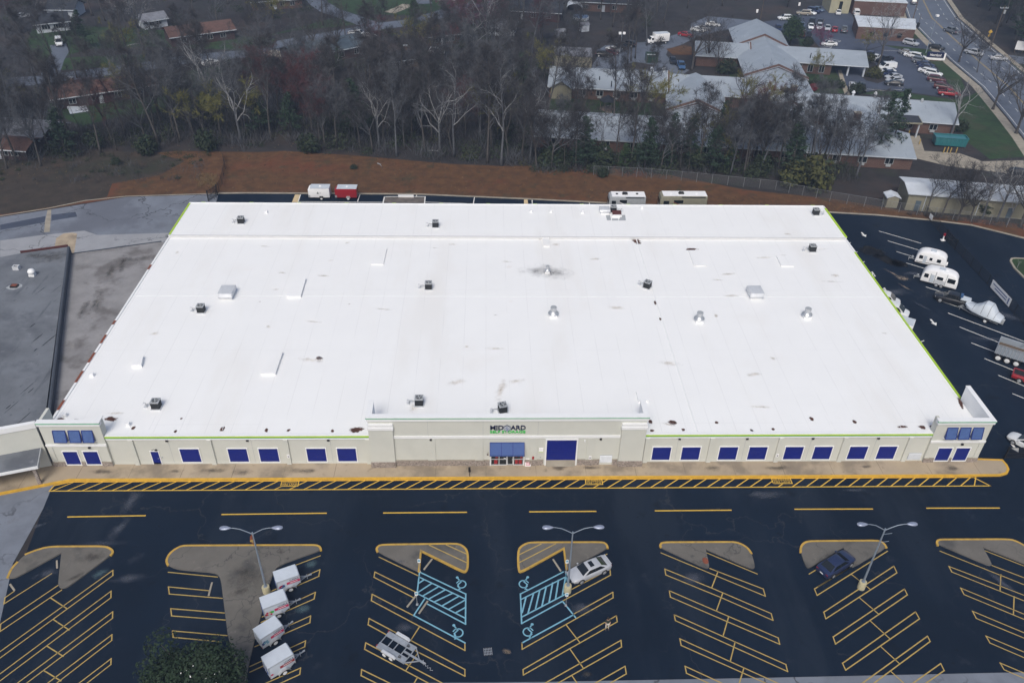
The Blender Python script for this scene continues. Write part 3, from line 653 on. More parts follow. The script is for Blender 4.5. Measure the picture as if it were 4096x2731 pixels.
island('notched grey island with kerb gap where old pavement meets asphalt', 0,
  [(215,405),(300,370),(420,338),(900,333),(955,360),(968,385),(945,412),(590,675),(540,693),(505,680),(500,640),(528,388),(150,595),(100,605),(65,600),(85,540),(155,465)],
  [[(215,405),(300,370),(420,336),(900,333),(955,358),(970,385),(945,412)],[(155,465),(100,525),(68,600)]], extra=(('stain_dark',780,430,2.2,1.2,.3),('stain_dark',640,600,1.6,.5,.7)))
island('longest grey island with a stem running past the cargo trailers', 0,
  [(0,1440,495),(0,1420,465),(0,1440,410),(0,1490,362),(0,1560,327),(1,560,322),(1,602,338),(1,610,365),(1,465,415),(1,212,508),(1,75,1000),(1,0,1300),(1,-60,1600),(0,2080,1600),(0,1950,1090),(0,1895,650),(0,1872,560),(0,1700,546),(0,1520,530)],
  [[(0,1440,495),(0,1422,460),(0,1445,405),(0,1490,362),(0,1560,327),(1,560,322),(1,600,336),(1,608,368)]], extra=(('stain_dark',2120,600,3.4,2.6,0),('stain_dark',2050,720,1.6,1.,.5),('stain_dark',2352+50,380,.8,.6,0)))
island('yellow striped island whose notch holds the accessible bay sign, beside the flatbed trailer row', 1,
  [(1092,380),(1082,350),(1112,322),(1780,312),(1840,347),(1862,400),(1860,520),(1843,548),(1815,543),(1462,372),(1445,548),(1420,540)],
  [[(1092,380),(1080,352),(1112,320),(1780,310),(1842,345),(1864,400),(1862,520),(1843,550),(1815,545),(1462,370),(1445,550)]],
  [[(1535,325),(1850,472)],[(1680,322),(1850,398)]], extra=(('stain_chalk',1290,465,.7,.5,0),))
island('yellow striped island beside the silver sedan', 2,
  [(920,352),(912,320),(880,300),(255,302),(190,327),(155,370),(160,540),(180,550),(545,352),(570,528),(600,520),(660,490)],
  [[(920,350),(912,318),(880,298),(255,300),(190,325),(153,370),(158,540),(180,552),(545,350),(570,530)]],
  [[(165,405),(350,314)],[(165,472),(475,312)]])
island('grey island with a round red spot near its tip', 2,
  [(1380,345),(1366,330),(1385,300),(2000,297),(2060,312),(2120,350),(2150,395),(2180,500),(2170,522),(2140,520),(1757,355),(1790,500),(1780,520),(1745,515)],
  [[(1380,342),(1366,328),(1385,299),(2000,296),(2060,311),(2120,350),(2150,396)]])
rs = MB(); o_ = G(3,2,1755,457); t5 = [o for o in COL.objects if o.get('label','').startswith('grey island with a round')][0]
rs.sheet([(o_.x+.33*cos(2*pi*i/14), o_.y+.45*sin(2*pi*i/14)) for i in range(14)], .147); rs.build('red_spot', M['rust_red'], t5)
island('grey island the dark blue sedan is parked against', 3,
  [(440,380),(440,340),(470,302),(520,290),(1110,285),(1155,312),(1172,345),(890,512),(870,502),(805,342),(520,515),(485,512)],
  [[(440,385),(440,340),(470,301),(520,289),(1110,284),(1155,311),(1173,345)]])
island('grey island with one pale repaired tip', 3,
  [(1612,312),(1603,295),(1620,280),(1650,276),(2230,274),(2300,297),(2380,345),(2480,430),(2550,540),(2530,550),(1995,337),(2075,482),(2065,495),(2030,490)],
  [[(1612,325),(1602,295),(1620,278),(1650,275),(2230,273),(2300,296),(2380,345),(2480,430)]])
ws_labels = ('pale wheel stop in the notch of the first island by old pavement','wheel stop lying on the edge of the old pavement','wheel stop beside the stem of the longest island','wheel stop inside the notch of the striped island near the flatbed row','wheel stop near the foot of the sign by the hatched aisle','wheel stop inside the blue lined accessible bay','wheel stop in the notch of the striped island near the silver sedan')
for (c, a, b), lb in zip(((0,(487,447),(490,515)),(0,(85,650),(125,705)),(0,(1815,635),(1785,750)),(1,(1560,434),(1487,527)),(1,(1428,740),(1343,847)),(1,(1522,793),(1445,903)),(2,(452,437),(520,540))), ws_labels):
    A, B = G(3,c,*a), G(3,c,*b); mid_ = (A+B)/2; L = (B-A).length/2
    mb = MB(); mb.slab([(-L,0),(-L+.04,.09),(L-.04,.09),(L,0)], .10, .03)
    o = mb.build('wheel_stop', M['kerb_concrete'], None, 40); o.location = (mid_.x,mid_.y,-.012); o.rotation_euler = (0,0,atan2(B.y-A.y,B.x-A.x))
    tag(o, lb, 'wheel stop', 'concrete wheel stops')
# ------------------------------------------------------------------ the storage building
sb = thing('storage_building', 'long cream storage building with white flat roof, blue roll-up doors and lime trim', 'storage building', (4.5,74,0), world=True)
XL, XR, YF, YS, YB = -52.25, 61.0, 74.0, 122.6, 134.3
ZR, ZB = 4.72, 5.12
def part(name, mb, m, par=None, smooth=None): return mb.build(name, M[m] if isinstance(m, str) else [M[q] for q in m], par or sb, smooth)
# roofs
roof = part('roof', MB().prism([(XL,YF+.02),(XR,YF+.02),(XR,YS),(XL,YS)], 4.3, ZR), 'roof_white')
rb = part('rear_roof', MB().prism([(XL-.15,YS),(XR+.05,YS),(XR+.05,YB),(XL-.15,YB)], 4.3, ZB), 'roof_white')
part('roof_kerb', MB().box(XL-.2,XR+.1,YS-.28,YS-.004,ZR-.1,ZB+.035), 'roof_step'); part('roof_edge', MB().box(XL-.2,XR+.1,YB-.05,YB+.18,ZB-.4,ZB+.09), 'white_trim')
# walls
w = MB(); w.prism([(XL,YF),(XR,YF),(XR,YB-.1),(XL,YB-.1)], .0, 4.29); part('wall', w, 'wall_stucco')
w = MB(); w.box(XL-.3,XL-.01,76,YS-.3,3.6,ZR+.12); part('edge_flashing', w, 'white_trim')
for y0, y1 in ((78.6,80.5),(84,86.4),(88.2,90.4),(92.5,94.5),(97,98),(112,113.4)): part('rusty_flashing', MB().box(XL-.36,XL-.02,y0,y1,3.7,ZR+.135), 'rust_red')
for bx in ((XL-.22,XL+.06,YS+.1,YB-.2,ZB-1.0,ZB+.10),(XR-.05,XR+.30,YS+.1,YB-.9,ZB-1.,ZB+.10),(XR-.02,XR+.20,80.7,118.2,3.7,ZR+.14)): part('lime_coping', MB().box(*bx), 'lime')
for bx in ((XR-.02,XR+.26,118.24,YS-.3,3.7,ZR+.14),(XR+.07,XR+.24,YB-.86,YB-.06,ZB-1,ZB+.08)): part('white_coping', MB().box(*bx), 'white_trim')
for i in range(14): part('lime_scupper', MB().box(-50.35+i*8.4,-49.65+i*8.4,YB+.185,YB+.24,ZB-.3,ZB+.12), 'lime')
# eaves band of the low bays: white board, green line, lime line, white flashing
for x0, x1 in ((-45.1,-13.95),(19.25,54.6)):
    w = MB(); w.box(x0,x1,YF-.14,YF-.01,4.16,4.42); w.box(x0,x1,YF-.16,YF+.34,4.735,4.80); part('eave_board', w, 'white_trim')
    part('green_stripe', MB().box(x0,x1,YF-.17,YF-.012,4.422,4.54), 'green_stripe')
    part('lime_stripe', MB().box(x0,x1,YF-.19,YF-.014,4.542,4.733), 'lime')
    for i in range(int((x1-x0)/2.9)):
        x = x0+1.4+i*2.9
        MB().box(x-.12,x+.12,YF+.35,YF+.42,4.722,4.77).build('roof_drain', M['white_trim'], sb)
# pilasters of the low bays
for x in (-42.27,-33.05,-24.0,-14.25,19.62,27.55,36.0,44.0,52.1):
    part('pilaster', MB().box(x-.27,x+.27,YF-.22,YF-.004,.15,4.155), 'wall_stucco')
for x in (-37.9,-28.1,-18.7,23.4,31.7,39.8,47.9):
    part('wall_joint', MB().box(x-.015,x+.015,YF-.012,YF-.003,.15,4.15), 'unit_grey')
for xa, xb in ((-45.1,-13.95),(19.25,54.6)): part('base_trim', MB().box(xa,xb,YF-.05,YF-.006,.15,.38), 'wall_stucco')
def frame(mb, x0, x1, z0, z1, y, w=.12, d=.07, sill=True):
    mb.box(x0-w,x0,y-d,y,z0-(w if sill else 0),z1+w); mb.box(x1,x1+w,y-d,y,z0-(w if sill else 0),z1+w); mb.box(x0,x1,y-d,y,z1,z1+w)
    if sill: mb.box(x0,x1,y-d,y,z0-w,z0)
def rollup(x0, x1, z0, z1, y, slats=12, name='roll_up_door'):
    b = MB(); n = slats; h = (z1-z0)/n
    for i in range(n): b.box(x0,x1,y-.030-.012*(i%2),y-.002,z0+i*h,z0+(i+1)*h)
    d = part(name, b, 'door_blue'); f = MB(); frame(f, x0, x1, z0, z1, y, .11, .08); f.build('door_frame', M['white_trim'], d)
    b = MB(); b.box(x0,x1,y-.06,y-.046,z0+.001,z0+.055); b.build('bottom_bar', M['pale_metal'], d)
for x in (-36.84,-31.12,-27.43,-21.70,-18.03): rollup(x, x+2.27, .45, 2.62, YF-.004)
for x in (20.45,24.08,28.72,32.38,36.88,40.50,44.92,48.58): rollup(x, x+2.24, .45, 2.60, YF-.004)
pd = part('personnel_door', MB().box(-40.36,-39.45,YF-.05,YF-.004,.16,2.22), 'door_blue')
f = MB(); frame(f,-40.36,-39.45,.16,2.22,YF-.004,.10,.08,False); f.build('door_frame', M['white_trim'], pd)
f = MB(); f.rod((-39.56,YF-.05,1.15),(-39.56,YF-.13,1.15),.02); f.rod((-39.56,YF-.13,1.15),(-39.70,YF-.13,1.15),.018); f.build('handle', M['pale_metal'], pd)
f = MB(); f.box(-39.75,-39.50,YF-.18,YF-.006,2.42,2.58); f.tube([(-39.9,YF-.02,2.55),(-40.0,YF-.2,2.62),(-40.1,YF-.25,2.56)],.03); part('door_lamp', f, 'black_metal')
part('keypad', MB().box(-39.22,-39.08,YF-.06,YF-.004,1.15,1.35), 'unit_grey')
for x in (-38.0,-28.5,-18.9,23.5,31.8,39.9,48.0,-6.6,13.8,-47.2,58.6):
    y = 73.54 if -14 < x < 19 else (73.76 if x < -45 or x > 54 else YF)
    z = 4.05 if y == YF else (4.5 if -14 < x < 19 else 3.2)
    f = MB(); f.box(x-.13,x+.13,y-.22,y-.006,z-.13,z+.08); f.box(x-.09,x+.09,y-.19,y-.03,z-.145,z-.131); part('wall_lamp', f, 'black_metal')
for x, z in ((-23.95,1.55),(36.02,1.35),(12.7,1.6)):
    y = YF-.222 if abs(x) > 14 else 73.26
    f = MB(); f.box(x-.16,x+.16,y-.02,y-.002,z-.28,z+.28); s_ = part('notice', f, 'letter_white')
    f = MB(); f.box(x-.1,x+.1,y-.026,y-.0205,z+.06,z+.10); f.box(x-.07,x+.07,y-.026,y-.0205,z-.16,z-.03); f.build('lettering', M['letter_navy'], s_)

def tower(x0, x1, yf, top, zband, win, doors, side):
    w = MB(); w.box(x0,x1,yf,yf+.34,.0,top-.02)
    if side > 0: w.box(x1-.34,x1,yf+.34,80.3,.0,top-.02); w.box(x0,x0+.34,yf+.34,yf+1.0,4.3,top-.02)
    else: w.box(x1-.34,x1,yf+.34,yf+1.1,4.3,top-.02); w.box(x0,x0+.34,yf+.34,yf+2.6,.0,top-.02)
    tw = part('corner_tower', w, 'wall_stucco')
    w = MB(); w.box(x0-.10,x1+.10,yf-.16,yf+.44,top-.52,top-.17); w.box(x0-.14,x1+.14,yf-.20,yf+.46,top-.05,top+.05)
    if side > 0: w.box(x1-.44,x1+.14,yf+.46,80.4,top-.05,top+.045); w.box(x1+.003,x1+.12,yf+.46,80.35,top-.5,top-.08); w.box(x1-.42,x1-.342,yf+.46,80.3,4.75,top-.055)
    else: w.box(x1-.44,x1+.14,yf+.46,yf+1.2,top-.05,top+.045)
    w.box(x0-.02,x1+.02,yf-.12,yf-.004,zband-.16,zband+.14)
    part('cornice', w, 'white_trim')
    part('green_stripe', MB().box(x0-.15,x1+.15,yf-.215,yf-.008,top-.167,top-.052), 'green_stripe')
    for xa, xb in ((x0+.02,x0+.62),(x1-.62,x1-.02)): part('pilaster', MB().box(xa,xb,yf-.07,yf-.004,.15,zband-.17), 'wall_stucco')
    for a, b in win:
        z0, z1 = 4.30, 5.82
        q = MB(); q.add([(a,yf-.02,z1),(b,yf-.02,z1),(b,yf-.42,z0),(a,yf-.42,z0),(a,yf-.02,z0),(b,yf-.02,z0)], [(0,3,2,1),(0,4,3),(1,2,5),(3,4,5,2)])
        sh = part('awning', q, 'shutter_blue')
        q = MB()
        for p1, p2 in (((a,yf-.03,z1+.01),(b,yf-.03,z1+.01)),((a,yf-.43,z0),(b,yf-.43,z0)),((a,yf-.03,z1+.01),(a,yf-.43,z0)),((b,yf-.03,z1+.01),(b,yf-.43,z0))): q.bar(p1,p2,.07,.06)
        q.build('awning_frame', M['door_blue'], sh)
    q = MB(); q.box(win[0][0]-.1,win[-1][1]+.1,yf-.10,yf-.004,4.08,4.24); part('window_sill', q, 'white_trim')
    for a, b in win: part('window', MB().box(a+.03,b-.03,yf-.014,yf-.003,4.25,5.7), 'dark_glass')
    for a, b in doors: rollup(a, b, .38, 2.50, yf-.004)
    segs = [x0]+[v for a, b in doors for v in (a-.12, b+.12)]+[x1]
    st = MB()
    for a, b in zip(segs[::2], segs[1::2]): st.box(a,b,yf-.14,yf-.006,.15,.80)
    part('stone_base', st, 'stone_veneer'); st = MB()
    for a, b in zip(segs[::2], segs[1::2]): st.box(a,b,yf-.16,yf-.005,.803,.86)
    part('stone_ledge', st, 'kerb_concrete')
tower(-52.2,-45.15,73.75,7.10,3.52,((-50.8,-49.35),(-49.0,-47.7),(-47.45,-46.2)),((-50.6,-48.9),(-48.2,-46.5)),-1)
tower(54.55,61.38,73.75,6.95,3.58,((55.95,57.25),(57.55,58.85),(59.15,60.45)),((55.95,57.65),(58.2,59.9)),1)
# entrance block
x0, x1, yf, top = -13.9, 19.15, 73.55, 7.95
eb = MB(); eb.box(x0,x1,yf,yf+.4,.0,top-.02); eb.box(x0,x0+.4,yf+.4,76.6,4.3,top-.02); eb.box(x1-.4,x1,yf+.4,76.6,4.3,top-.02); part('entrance_wall', eb, 'wall_stucco')
eb = MB(); eb.box(x0-.12,x1+.12,yf-.18,yf+.5,top-.55,top-.15); eb.box(x0-.18,x1+.18,yf-.22,yf+.52,top-.05,top+.05)
for xs in (x0-.18,x1-.5): eb.box(xs,xs+.68,yf+.525,76.7,top-.05,top+.045)
eb.box(x0+.405,x1-.405,yf+.405,yf+.46,4.75,top-.06)
for xs in (x0+.405,x1-.455): eb.box(xs,xs+.05,yf+.465,76.55,4.75,top-.056)
eb.box(-11.0,16.15,yf-.10,yf-.004,4.62,4.98); part('cornice', eb, 'white_trim')
part('green_stripe', MB().box(x0-.19,x1+.19,yf-.235,yf-.008,top-.147,top-.052), 'green_stripe')
part('lime_stripe', MB().box(x1+.13,x1+.20,yf-.1,76.7,top-.147,top-.052).box(x0-.20,x0-.13,yf-.1,76.7,top-.147,top-.052), 'lime')
for a, b in ((x0+.02,-11.0),(16.2,x1-.02)):
    part('pier', MB().box(a,b,yf-.32,yf-.004,.15,6.2), 'wall_stucco')
    part('pier_cap', MB().box(a-.08,b+.08,yf-.42,yf-.005,6.2,6.58).box(a-.03,b+.03,yf-.36,yf-.006,6.585,6.98), 'white_trim')
    part('stone_base', MB().box(a-.06,b+.06,yf-.42,yf-.322,.15,1.02), 'stone_veneer')
for a, b in ((-7.05,-6.1),(-1.3,-.35),(5.3,6.2),(12.2,13.1)): part('pilaster', MB().box(a,b,yf-.10,yf-.004,.15,4.61), 'wall_stucco')
for x in (-6.9,-.35,6.2): part('wall_joint', MB().box(x-.015,x+.015,yf-.012,yf-.003,4.99,7.39), 'unit_grey')
st = MB(); lg = MB()
for a, b in ((-10.93,-7.06),(-7.04,-6.09),(-6.07,-1.31),(-1.29,-.34),(-.32,.48),(4.68,5.29),(5.31,6.19),(6.21,7.0),(11.2,12.19),(12.21,13.09),(13.11,13.9),(15.5,16.13)):
    dd = .20 if (b-a) < 1.0 and a not in (-.32,4.68,6.21,11.2,13.11,15.5) else .13
    st.box(a,b,yf-dd,yf-.006,.15,1.02); lg.box(a,b,yf-dd-.03,yf-.005,1.023,1.08)
part('stone_base', st, 'stone_veneer'); part('stone_ledge', lg, 'kerb_concrete')
# shopfront under its awning
sf = part('storefront', MB().box(.62,4.56,yf-.03,yf-.004,.17,2.95), 'dark_glass')
f = MB()
for xx in (.56,1.55,2.48,3.34,4.50): f.box(xx,xx+.09,yf-.09,yf-.031,.16,2.95)
for a, b in ((.65,1.55),(1.64,2.48),(3.43,4.50)): f.box(a,b,yf-.085,yf-.0315,1.12,1.19); f.box(a,b,yf-.085,yf-.0315,.16,.26)
f.build('mullion', M['pale_metal'], sf)
dr = MB(); dr.box(2.58,3.33,yf-.06,yf-.0312,.2,.3); dr.box(2.58,2.66,yf-.06,yf-.0312,.301,2.2); dr.box(3.25,3.33,yf-.06,yf-.0312,.301,2.2); dr.box(2.66,3.25,yf-.06,yf-.0312,2.1,2.199); dr.build('door_frame', M['pale_metal'], sf)
f = MB(); f.rod((3.20,yf-.12,1.0),(3.20,yf-.12,1.35),.02); f.build('door_handle', M['pale_metal'], sf)
f = MB()
for a, b, c, d in ((1.0,1.4,.35,1.05),(1.15,1.45,1.3,1.75),(3.55,3.9,.35,1.05),(4.0,4.4,.35,1.0),(3.6,3.8,1.5,1.9),(4.2,4.45,1.25,1.6)): f.box(a,b,yf-.034,yf-.0305,c,d)
f.build('red_merchandise', M['car_red'], sf)
f = MB(); f.box(2.16,2.44,yf-.034,yf-.0305,1.22,1.34); f.box(2.75,3.1,yf-.034,yf-.0305,1.86,1.95); f.box(2.8,3.05,yf-.034,yf-.0305,1.65,1.72); f.box(3.12,3.22,yf-.034,yf-.0305,1.6,1.8); f.build('window_notice', M['letter_white'], sf)
for xx in (.46,4.60): part('white_post', MB().box(xx,xx+.10,yf-.16,yf-.004,.16,2.5), 'white_trim')
aw = MB(); z0, z1, a, b = 2.46, 3.86, .47, 4.62
aw.add([(a,yf-.01,z1),(b,yf-.01,z1),(b,yf-.95,z0+.22),(a,yf-.95,z0+.22),(a,yf-.95,z0),(b,yf-.95,z0),(a,yf-.01,z0),(b,yf-.01,z0)], [(0,3,2,1),(3,4,5,2),(0,6,4,3),(1,2,5,7),(4,6,7,5)])
an = part('awning', aw, 'awning_blue')
f = MB()
for xx in (a,a+1.38,a+2.77,b): f.bar((xx,yf-.03,z1+.015),(xx,yf-.96,z0+.235),.05,.03); f.bar((xx,yf-.965,z0+.23),(xx,yf-.965,z0),.05,.03)
f.bar((a,yf-.04,z1+.02),(b,yf-.04,z1+.02),.05,.05); f.build('awning_frame', M['door_blue'], an)
# vehicle door
b_ = MB(); n = 18; h = (4.32-1.0)/n
for i in range(n): b_.box(7.34,10.94,yf-.03-.012*(i%2),yf-.004,.95+i*h,.95+(i+1)*h)
d = part('vehicle_door', b_, 'door_blue')
f = MB(); f.box(7.16,7.34,yf-.16,yf-.004,.16,4.5); f.box(10.94,11.12,yf-.16,yf-.004,.16,4.5); f.box(7.34,10.94,yf-.16,yf-.004,4.32,4.5); f.build('door_frame', M['white_trim'], d)
q = MB(); q.add([(7.34,yf-.35,.153),(10.94,yf-.35,.153),(10.94,yf-.02,.95),(7.34,yf-.02,.95)], [(0,1,2,3)]); q.build('loading_ramp', M['kerb_concrete'], d)
# sign lettering
yy = yf-.02
def wall_text(txt, xa, xb, za, zb, m, bold, name='sign_lettering'):
    part(name, place_mb(text_mb(txt, xb-xa, zb-za, .02, bold), (xa,yy-.03,za), (1,0,0), (0,0,1), (0,-1.6,0)), m)
wall_text('MID', .50, 2.08, 5.92, 6.62, 'letter_navy', .022)
wall_text('ARD', 2.90, 4.72, 5.92, 6.62, 'letter_navy', .022)
sl = MB()
for xa, xb in ((1.12,1.40),(1.46,1.66),(3.52,3.72),(4.12,4.30)):
    for zz in (5.90,6.56): sl.box(xa,xb,yy-.066,yy-.02,zz,zz+.05)
part('sign_serif', sl, 'letter_navy')
wall_text('SELF STORAGE', .47, 4.70, 5.42, 5.80, 'letter_green', .016)
sh = [(2.10,6.52),(2.30,6.60),(2.49,6.74),(2.68,6.60),(2.88,6.52),(2.86,6.12),(2.72,5.90),(2.49,5.74),(2.26,5.90),(2.12,6.12)]
def plate(pts, y0, y1):
    q = MB(); q.loft([[(x,y1,z) for x,z in pts],[(x,y0,z) for x,z in pts]]); return q
emb = part('sign_emblem', plate(sh, yy-.06, yy-.14), 'slate_shield' if 'slate_shield' in M else 'shutter_blue')
plate([(x*.86+2.49*.14, z*.86+6.26*.14) for x, z in sh], yy-.1405, yy-.15).build('shield_face', M['pale_metal'], emb)
plate([(2.06,6.53),(2.30,6.64),(2.49,6.79),(2.68,6.64),(2.92,6.53),(2.90,6.47),(2.68,6.56),(2.49,6.69),(2.30,6.56),(2.08,6.47)], yy-.151, yy-.165).build('shield_rim', M['letter_navy'], emb)
place_mb(text_mb('G', .34, .48, .02, .02), (2.32,yy-.16,6.0), (1,0,0), (0,0,1), (0,-1,0)).build('shield_letter', M['shutter_blue'], emb)
part('info_panel', MB().box(6.42,6.94,yf-.05,yf-.004,2.35,2.95), 'letter_white'); part('info_panel_base', MB().box(6.42,6.94,yf-.052,yf-.003,2.28,2.349), 'lime')
part('call_button', MB().box(6.58,6.70,yf-.06,yf-.004,1.35,1.55), 'unit_grey'); part('alarm_box', MB().box(5.62,5.86,yf-.22,yf-.102,1.25,1.65), 'car_red')
f = MB(); f.tube([(11.9,yf-.004,4.2),(11.9,yf-.14,4.2),(11.9,yf-.2,4.1)],.07,8); part('camera_dome', f, 'white_trim')
part('street_number', place_mb(text_mb('440', .28, .12, .004), (.08,yf-.01,2.15), (1,0,0), (0,0,1), (0,-1,0)), 'black_metal')
part('mail_box', MB().box(.12,.30,yf-.1,yf-.004,1.85,2.0), 'maroon')
for a, b, z0, z1, y in ((13.95,15.45,.62,1.72,yf),(52.62,54.25,.42,1.46,YF)):
    f = MB(); f.box(a,b,y-.02,y-.006,z0,z1); v = part('louvre_vent', f, 'unit_grey'); f = MB()
    n = 8; h = (z1-z0)/n
    for i in range(n): f.add([(a,y-.13,z0+i*h),(b,y-.13,z0+i*h),(b,y-.022,z0+(i+.45)*h),(a,y-.022,z0+(i+.45)*h)], [(0,1,2,3)])
    f.build('louvre_blade', M['pale_metal'], v)
# stains that lie on the roof
def R(r, c, x, y, z=ZR): return G(r, c, x, y, z)
rng = random.Random(4)
sp = []
for x, y, sx, sy in ((520,590,.5,.45),(660,600,.55,.22),(945,590,.95,.5),(1140,665,.28,.38),(1900,675,.35,.45),(1500,695,.2,.3),(1550,585,.2,.2)): sp.append((R(2,0,x,y),sx,sy,'stain_rust'))
for x, y, sx, sy in ((910,680,1.0,.55),(140,685,.25,.4),(330,685,.25,.3),(705,690,.25,.35),(590,70,.5,.4)): sp.append((R(2,1,x,y),sx,sy,'stain_rust'))
for x, y, sx, sy in ((520,82,2.2,.7),(2145,340,.7,3.2),(1400,500,.7,1.2),(1770,275,1.6,.7),(2280,265,1.2,.6)): sp.append((R(2,1,x,y),sx,sy,'stain_brown'))
for x, y, sx, sy in ((1285,610,.3,.5),(1300,688,.3,.25),(1475,618,.6,.45),(1568,680,.25,.3),(1195,354,.4,.12),(1850,618,.25,.25),(2155,688,.25,.25)): sp.append((R(2,2,x,y),sx,sy,'stain_rust'))
for x, y, sx, sy in ((2170,208,1.4,.45),(1440,635,1.2,.3)): sp.append((R(2,2,x,y),sx,sy,'stain_brown'))
for x, y, sx, sy in ((538,590,.35,.5),(900,612,.3,.4),(1310,655,.7,.35),(1480,660,.5,.4),(1570,655,.45,.35),(1810,450,.3,1.4),(20,685,.2,.3),(205,675,.25,.3)): sp.append((R(2,3,x,y),sx,sy,'stain_rust'))
for x, y, sx, sy in ((425,925,.6,.3),(85,1083,.25,.25),(850,1102,.3,.2),(1855,1468,.4,.3)): sp.append((R(1,1,x,y),sx,sy,'stain_brown'))
for x, y, sx, sy in ((338,548,.35,.25),(1165,565,.75,1.25),(1640,635,1.2,.4),(1327,1092,.22,.6),(1370,1232,.2,.4)): sp.append((R(1,2,x,y),sx,sy,'stain_rust'))
for x, y, sx, sy in ((1700,745,1.2,.6),(405,830,4.8,2.6)): sp.append((R(1,2,x,y),sx,sy,'stain_soot'))
for x, y, sx, sy in ((330,505,.8,.4),(285,690,1.0,.35)): sp.append((R(1,3,x,y,ZB if y < 520 else ZR),sx,sy,'stain_brown'))
for p, sx, sy, m_ in sp: blot('roof_stain', m_, p, sx*1.35, sy*1.35, rng.uniform(-.3,.3), (ZB if p.y > YS else ZR)+.006, sb)
for i in range(36):
    x, y = rng.uniform(-50,59), rng.uniform(76,121); blot('roof_stain', 'stain_brown', (x,y), rng.uniform(.5,2.6), rng.uniform(.3,.9), rng.uniform(-.2,.2), ZR+.009+i*.0002, sb)
# gutter bead that runs over the roof, flashing strip across
a, b = R(1,2,1160,535), R(2,2,1690,697); c_ = R(2,2,1470,0)
q = MB(); q.bar((a.x,a.y,ZR+.05),(c_.x,c_.y,ZR+.05),.16,.1); q.bar((c_.x,c_.y,ZR+.05),(b.x,b.y,ZR+.05),.16,.1); part('roof_divider', q, 'white_trim')
q = MB(); q.box(XL+.4,XR-.4,104.6,104.72,ZR,ZR+.022); part('roof_seam', q, 'white_trim')
q = MB()
for x in [(-49+i*4.35) for i in range(26)]: q.box(x-.03,x+.03,75.0,77.6,ZR,ZR+.014)
part('seam_strip', q, 'white_trim')
# grey repair panels round the hatch
for pts in ([(905,345),(942,343),(950,388),(915,389)],[(1035,343),(1070,343),(1076,390),(1015,390)],[(957,373),(1012,373),(1012,390),(957,390)]):
    MB().sheet(P2([R(1,2,x,y,ZB) for x,y in pts]), ZB+.012).build('repair_panel', M['unit_grey'], sb)

# ------------------------------------------------------------------ what stands on the roof
def ac_unit():
    t = thing('condenser_unit', None, 'air conditioner', (0,0,0)); z = (0,0,0)
    MB().box(-.62,.62,-.62,.62,.0,.16).build('curb_base', M['pale_metal'], t, off=z)
    b = MB()
    for i in range(9): b.box(-.5+.02*(i%2),.5-.02*(i%2),-.5+.02*(i%2),.5-.02*(i%2),.17+i*.10,.17+(i+1)*.10-.004)
    b.build('cabinet', M['unit_dark'], t, off=z)
    b = MB(); b.prism([(-.53,-.53),(.53,-.53),(.53,.53),(-.53,.53)], 1.07, 1.17); cb = b.build('top_cover', M['unit_grey'], t, off=z)
    b = MB(); b.cyl((0,0),.40,1.171,1.185,20); b.build('fan_opening', M['unit_dark'], cb, off=z)
    b = MB()
    for k in range(4):
        a = k*pi/2; b.quad((.05*cos(a),.05*sin(a),1.20),(.36*cos(a),.36*sin(a),1.20),(.34*cos(a+.7),.34*sin(a+.7),1.23),(.05*cos(a+.7),.05*sin(a+.7),1.23))
    for rr in (.2,.4):
        b.tube([(rr*cos(2*pi*i/16),rr*sin(2*pi*i/16),1.24) for i in range(17)],.012,4,cap=False)
    b.cyl((0,0),.09,1.19,1.245,10); b.build('fan', M['unit_grey'], cb, off=z)
    b = MB(); b.tube([(-.5,0,.5),(-.9,.02,.62),(-1.25,.1,.55),(-1.25,.1,.0)],.035,6); b.tube([(-.5,.1,.4),(-1.0,.12,.5),(-1.2,.18,.3),(-1.2,.18,0)],.025,6); b.build('pipe', M['unit_grey'], t, off=z)
    b = MB(); b.box(-1.55,-1.30,.0,.14,.35,.75); b.rod((-1.42,.07,0),(-1.42,.07,.75),.03); b.box(-1.6,-1.2,-.1,.2,.0,.1); b.build('switch_box', M['pale_metal'], t, off=z)
    return t
acs = [(1,0,2065,412,'on the rear roof, farthest toward the cargo trailers',ZB,0),(1,0,1725,1170,'near the open grey roof edge, alone below a silver hood',ZR,0),(1,1,1587,444,'on the rear roof above the concrete dock pad',ZB,0),(1,1,1528,972,'in the middle of the main roof near an X shaped stain',ZR,0),(2,0,1343,492,'nearest the small personnel door',ZR,0),(2,1,1448,464,'a little way behind the entrance parapet, with a bent pipe',ZR,0),
  (2,1,2160,524,'half hidden just behind the entrance parapet',ZR,1),(1,2,968,317,'beside the grey repair panels and red hatch',ZB,2),(1,2,1258,964,'touching the white roof divider strip',ZR,3),(1,3,567,340,'at the rear roof corner toward the fenced side yard',ZB,2),(1,3,537,652,'on the main roof behind a skylight curb near the side yard',ZR,0)]
proto = ac_unit()
for i, (r, c, x, y, lb, z, k) in enumerate(acs):
    o = proto if i == 0 else copy_tree(proto)
    p = G(r,c,x,y,z); o.location = (p.x,p.y,z)
    o.rotation_euler = (0,0,(0,.25,pi,-.6)[k]); o['label'] = 'black condenser unit '+lb; o['group'] = 'condenser units on the white roof'
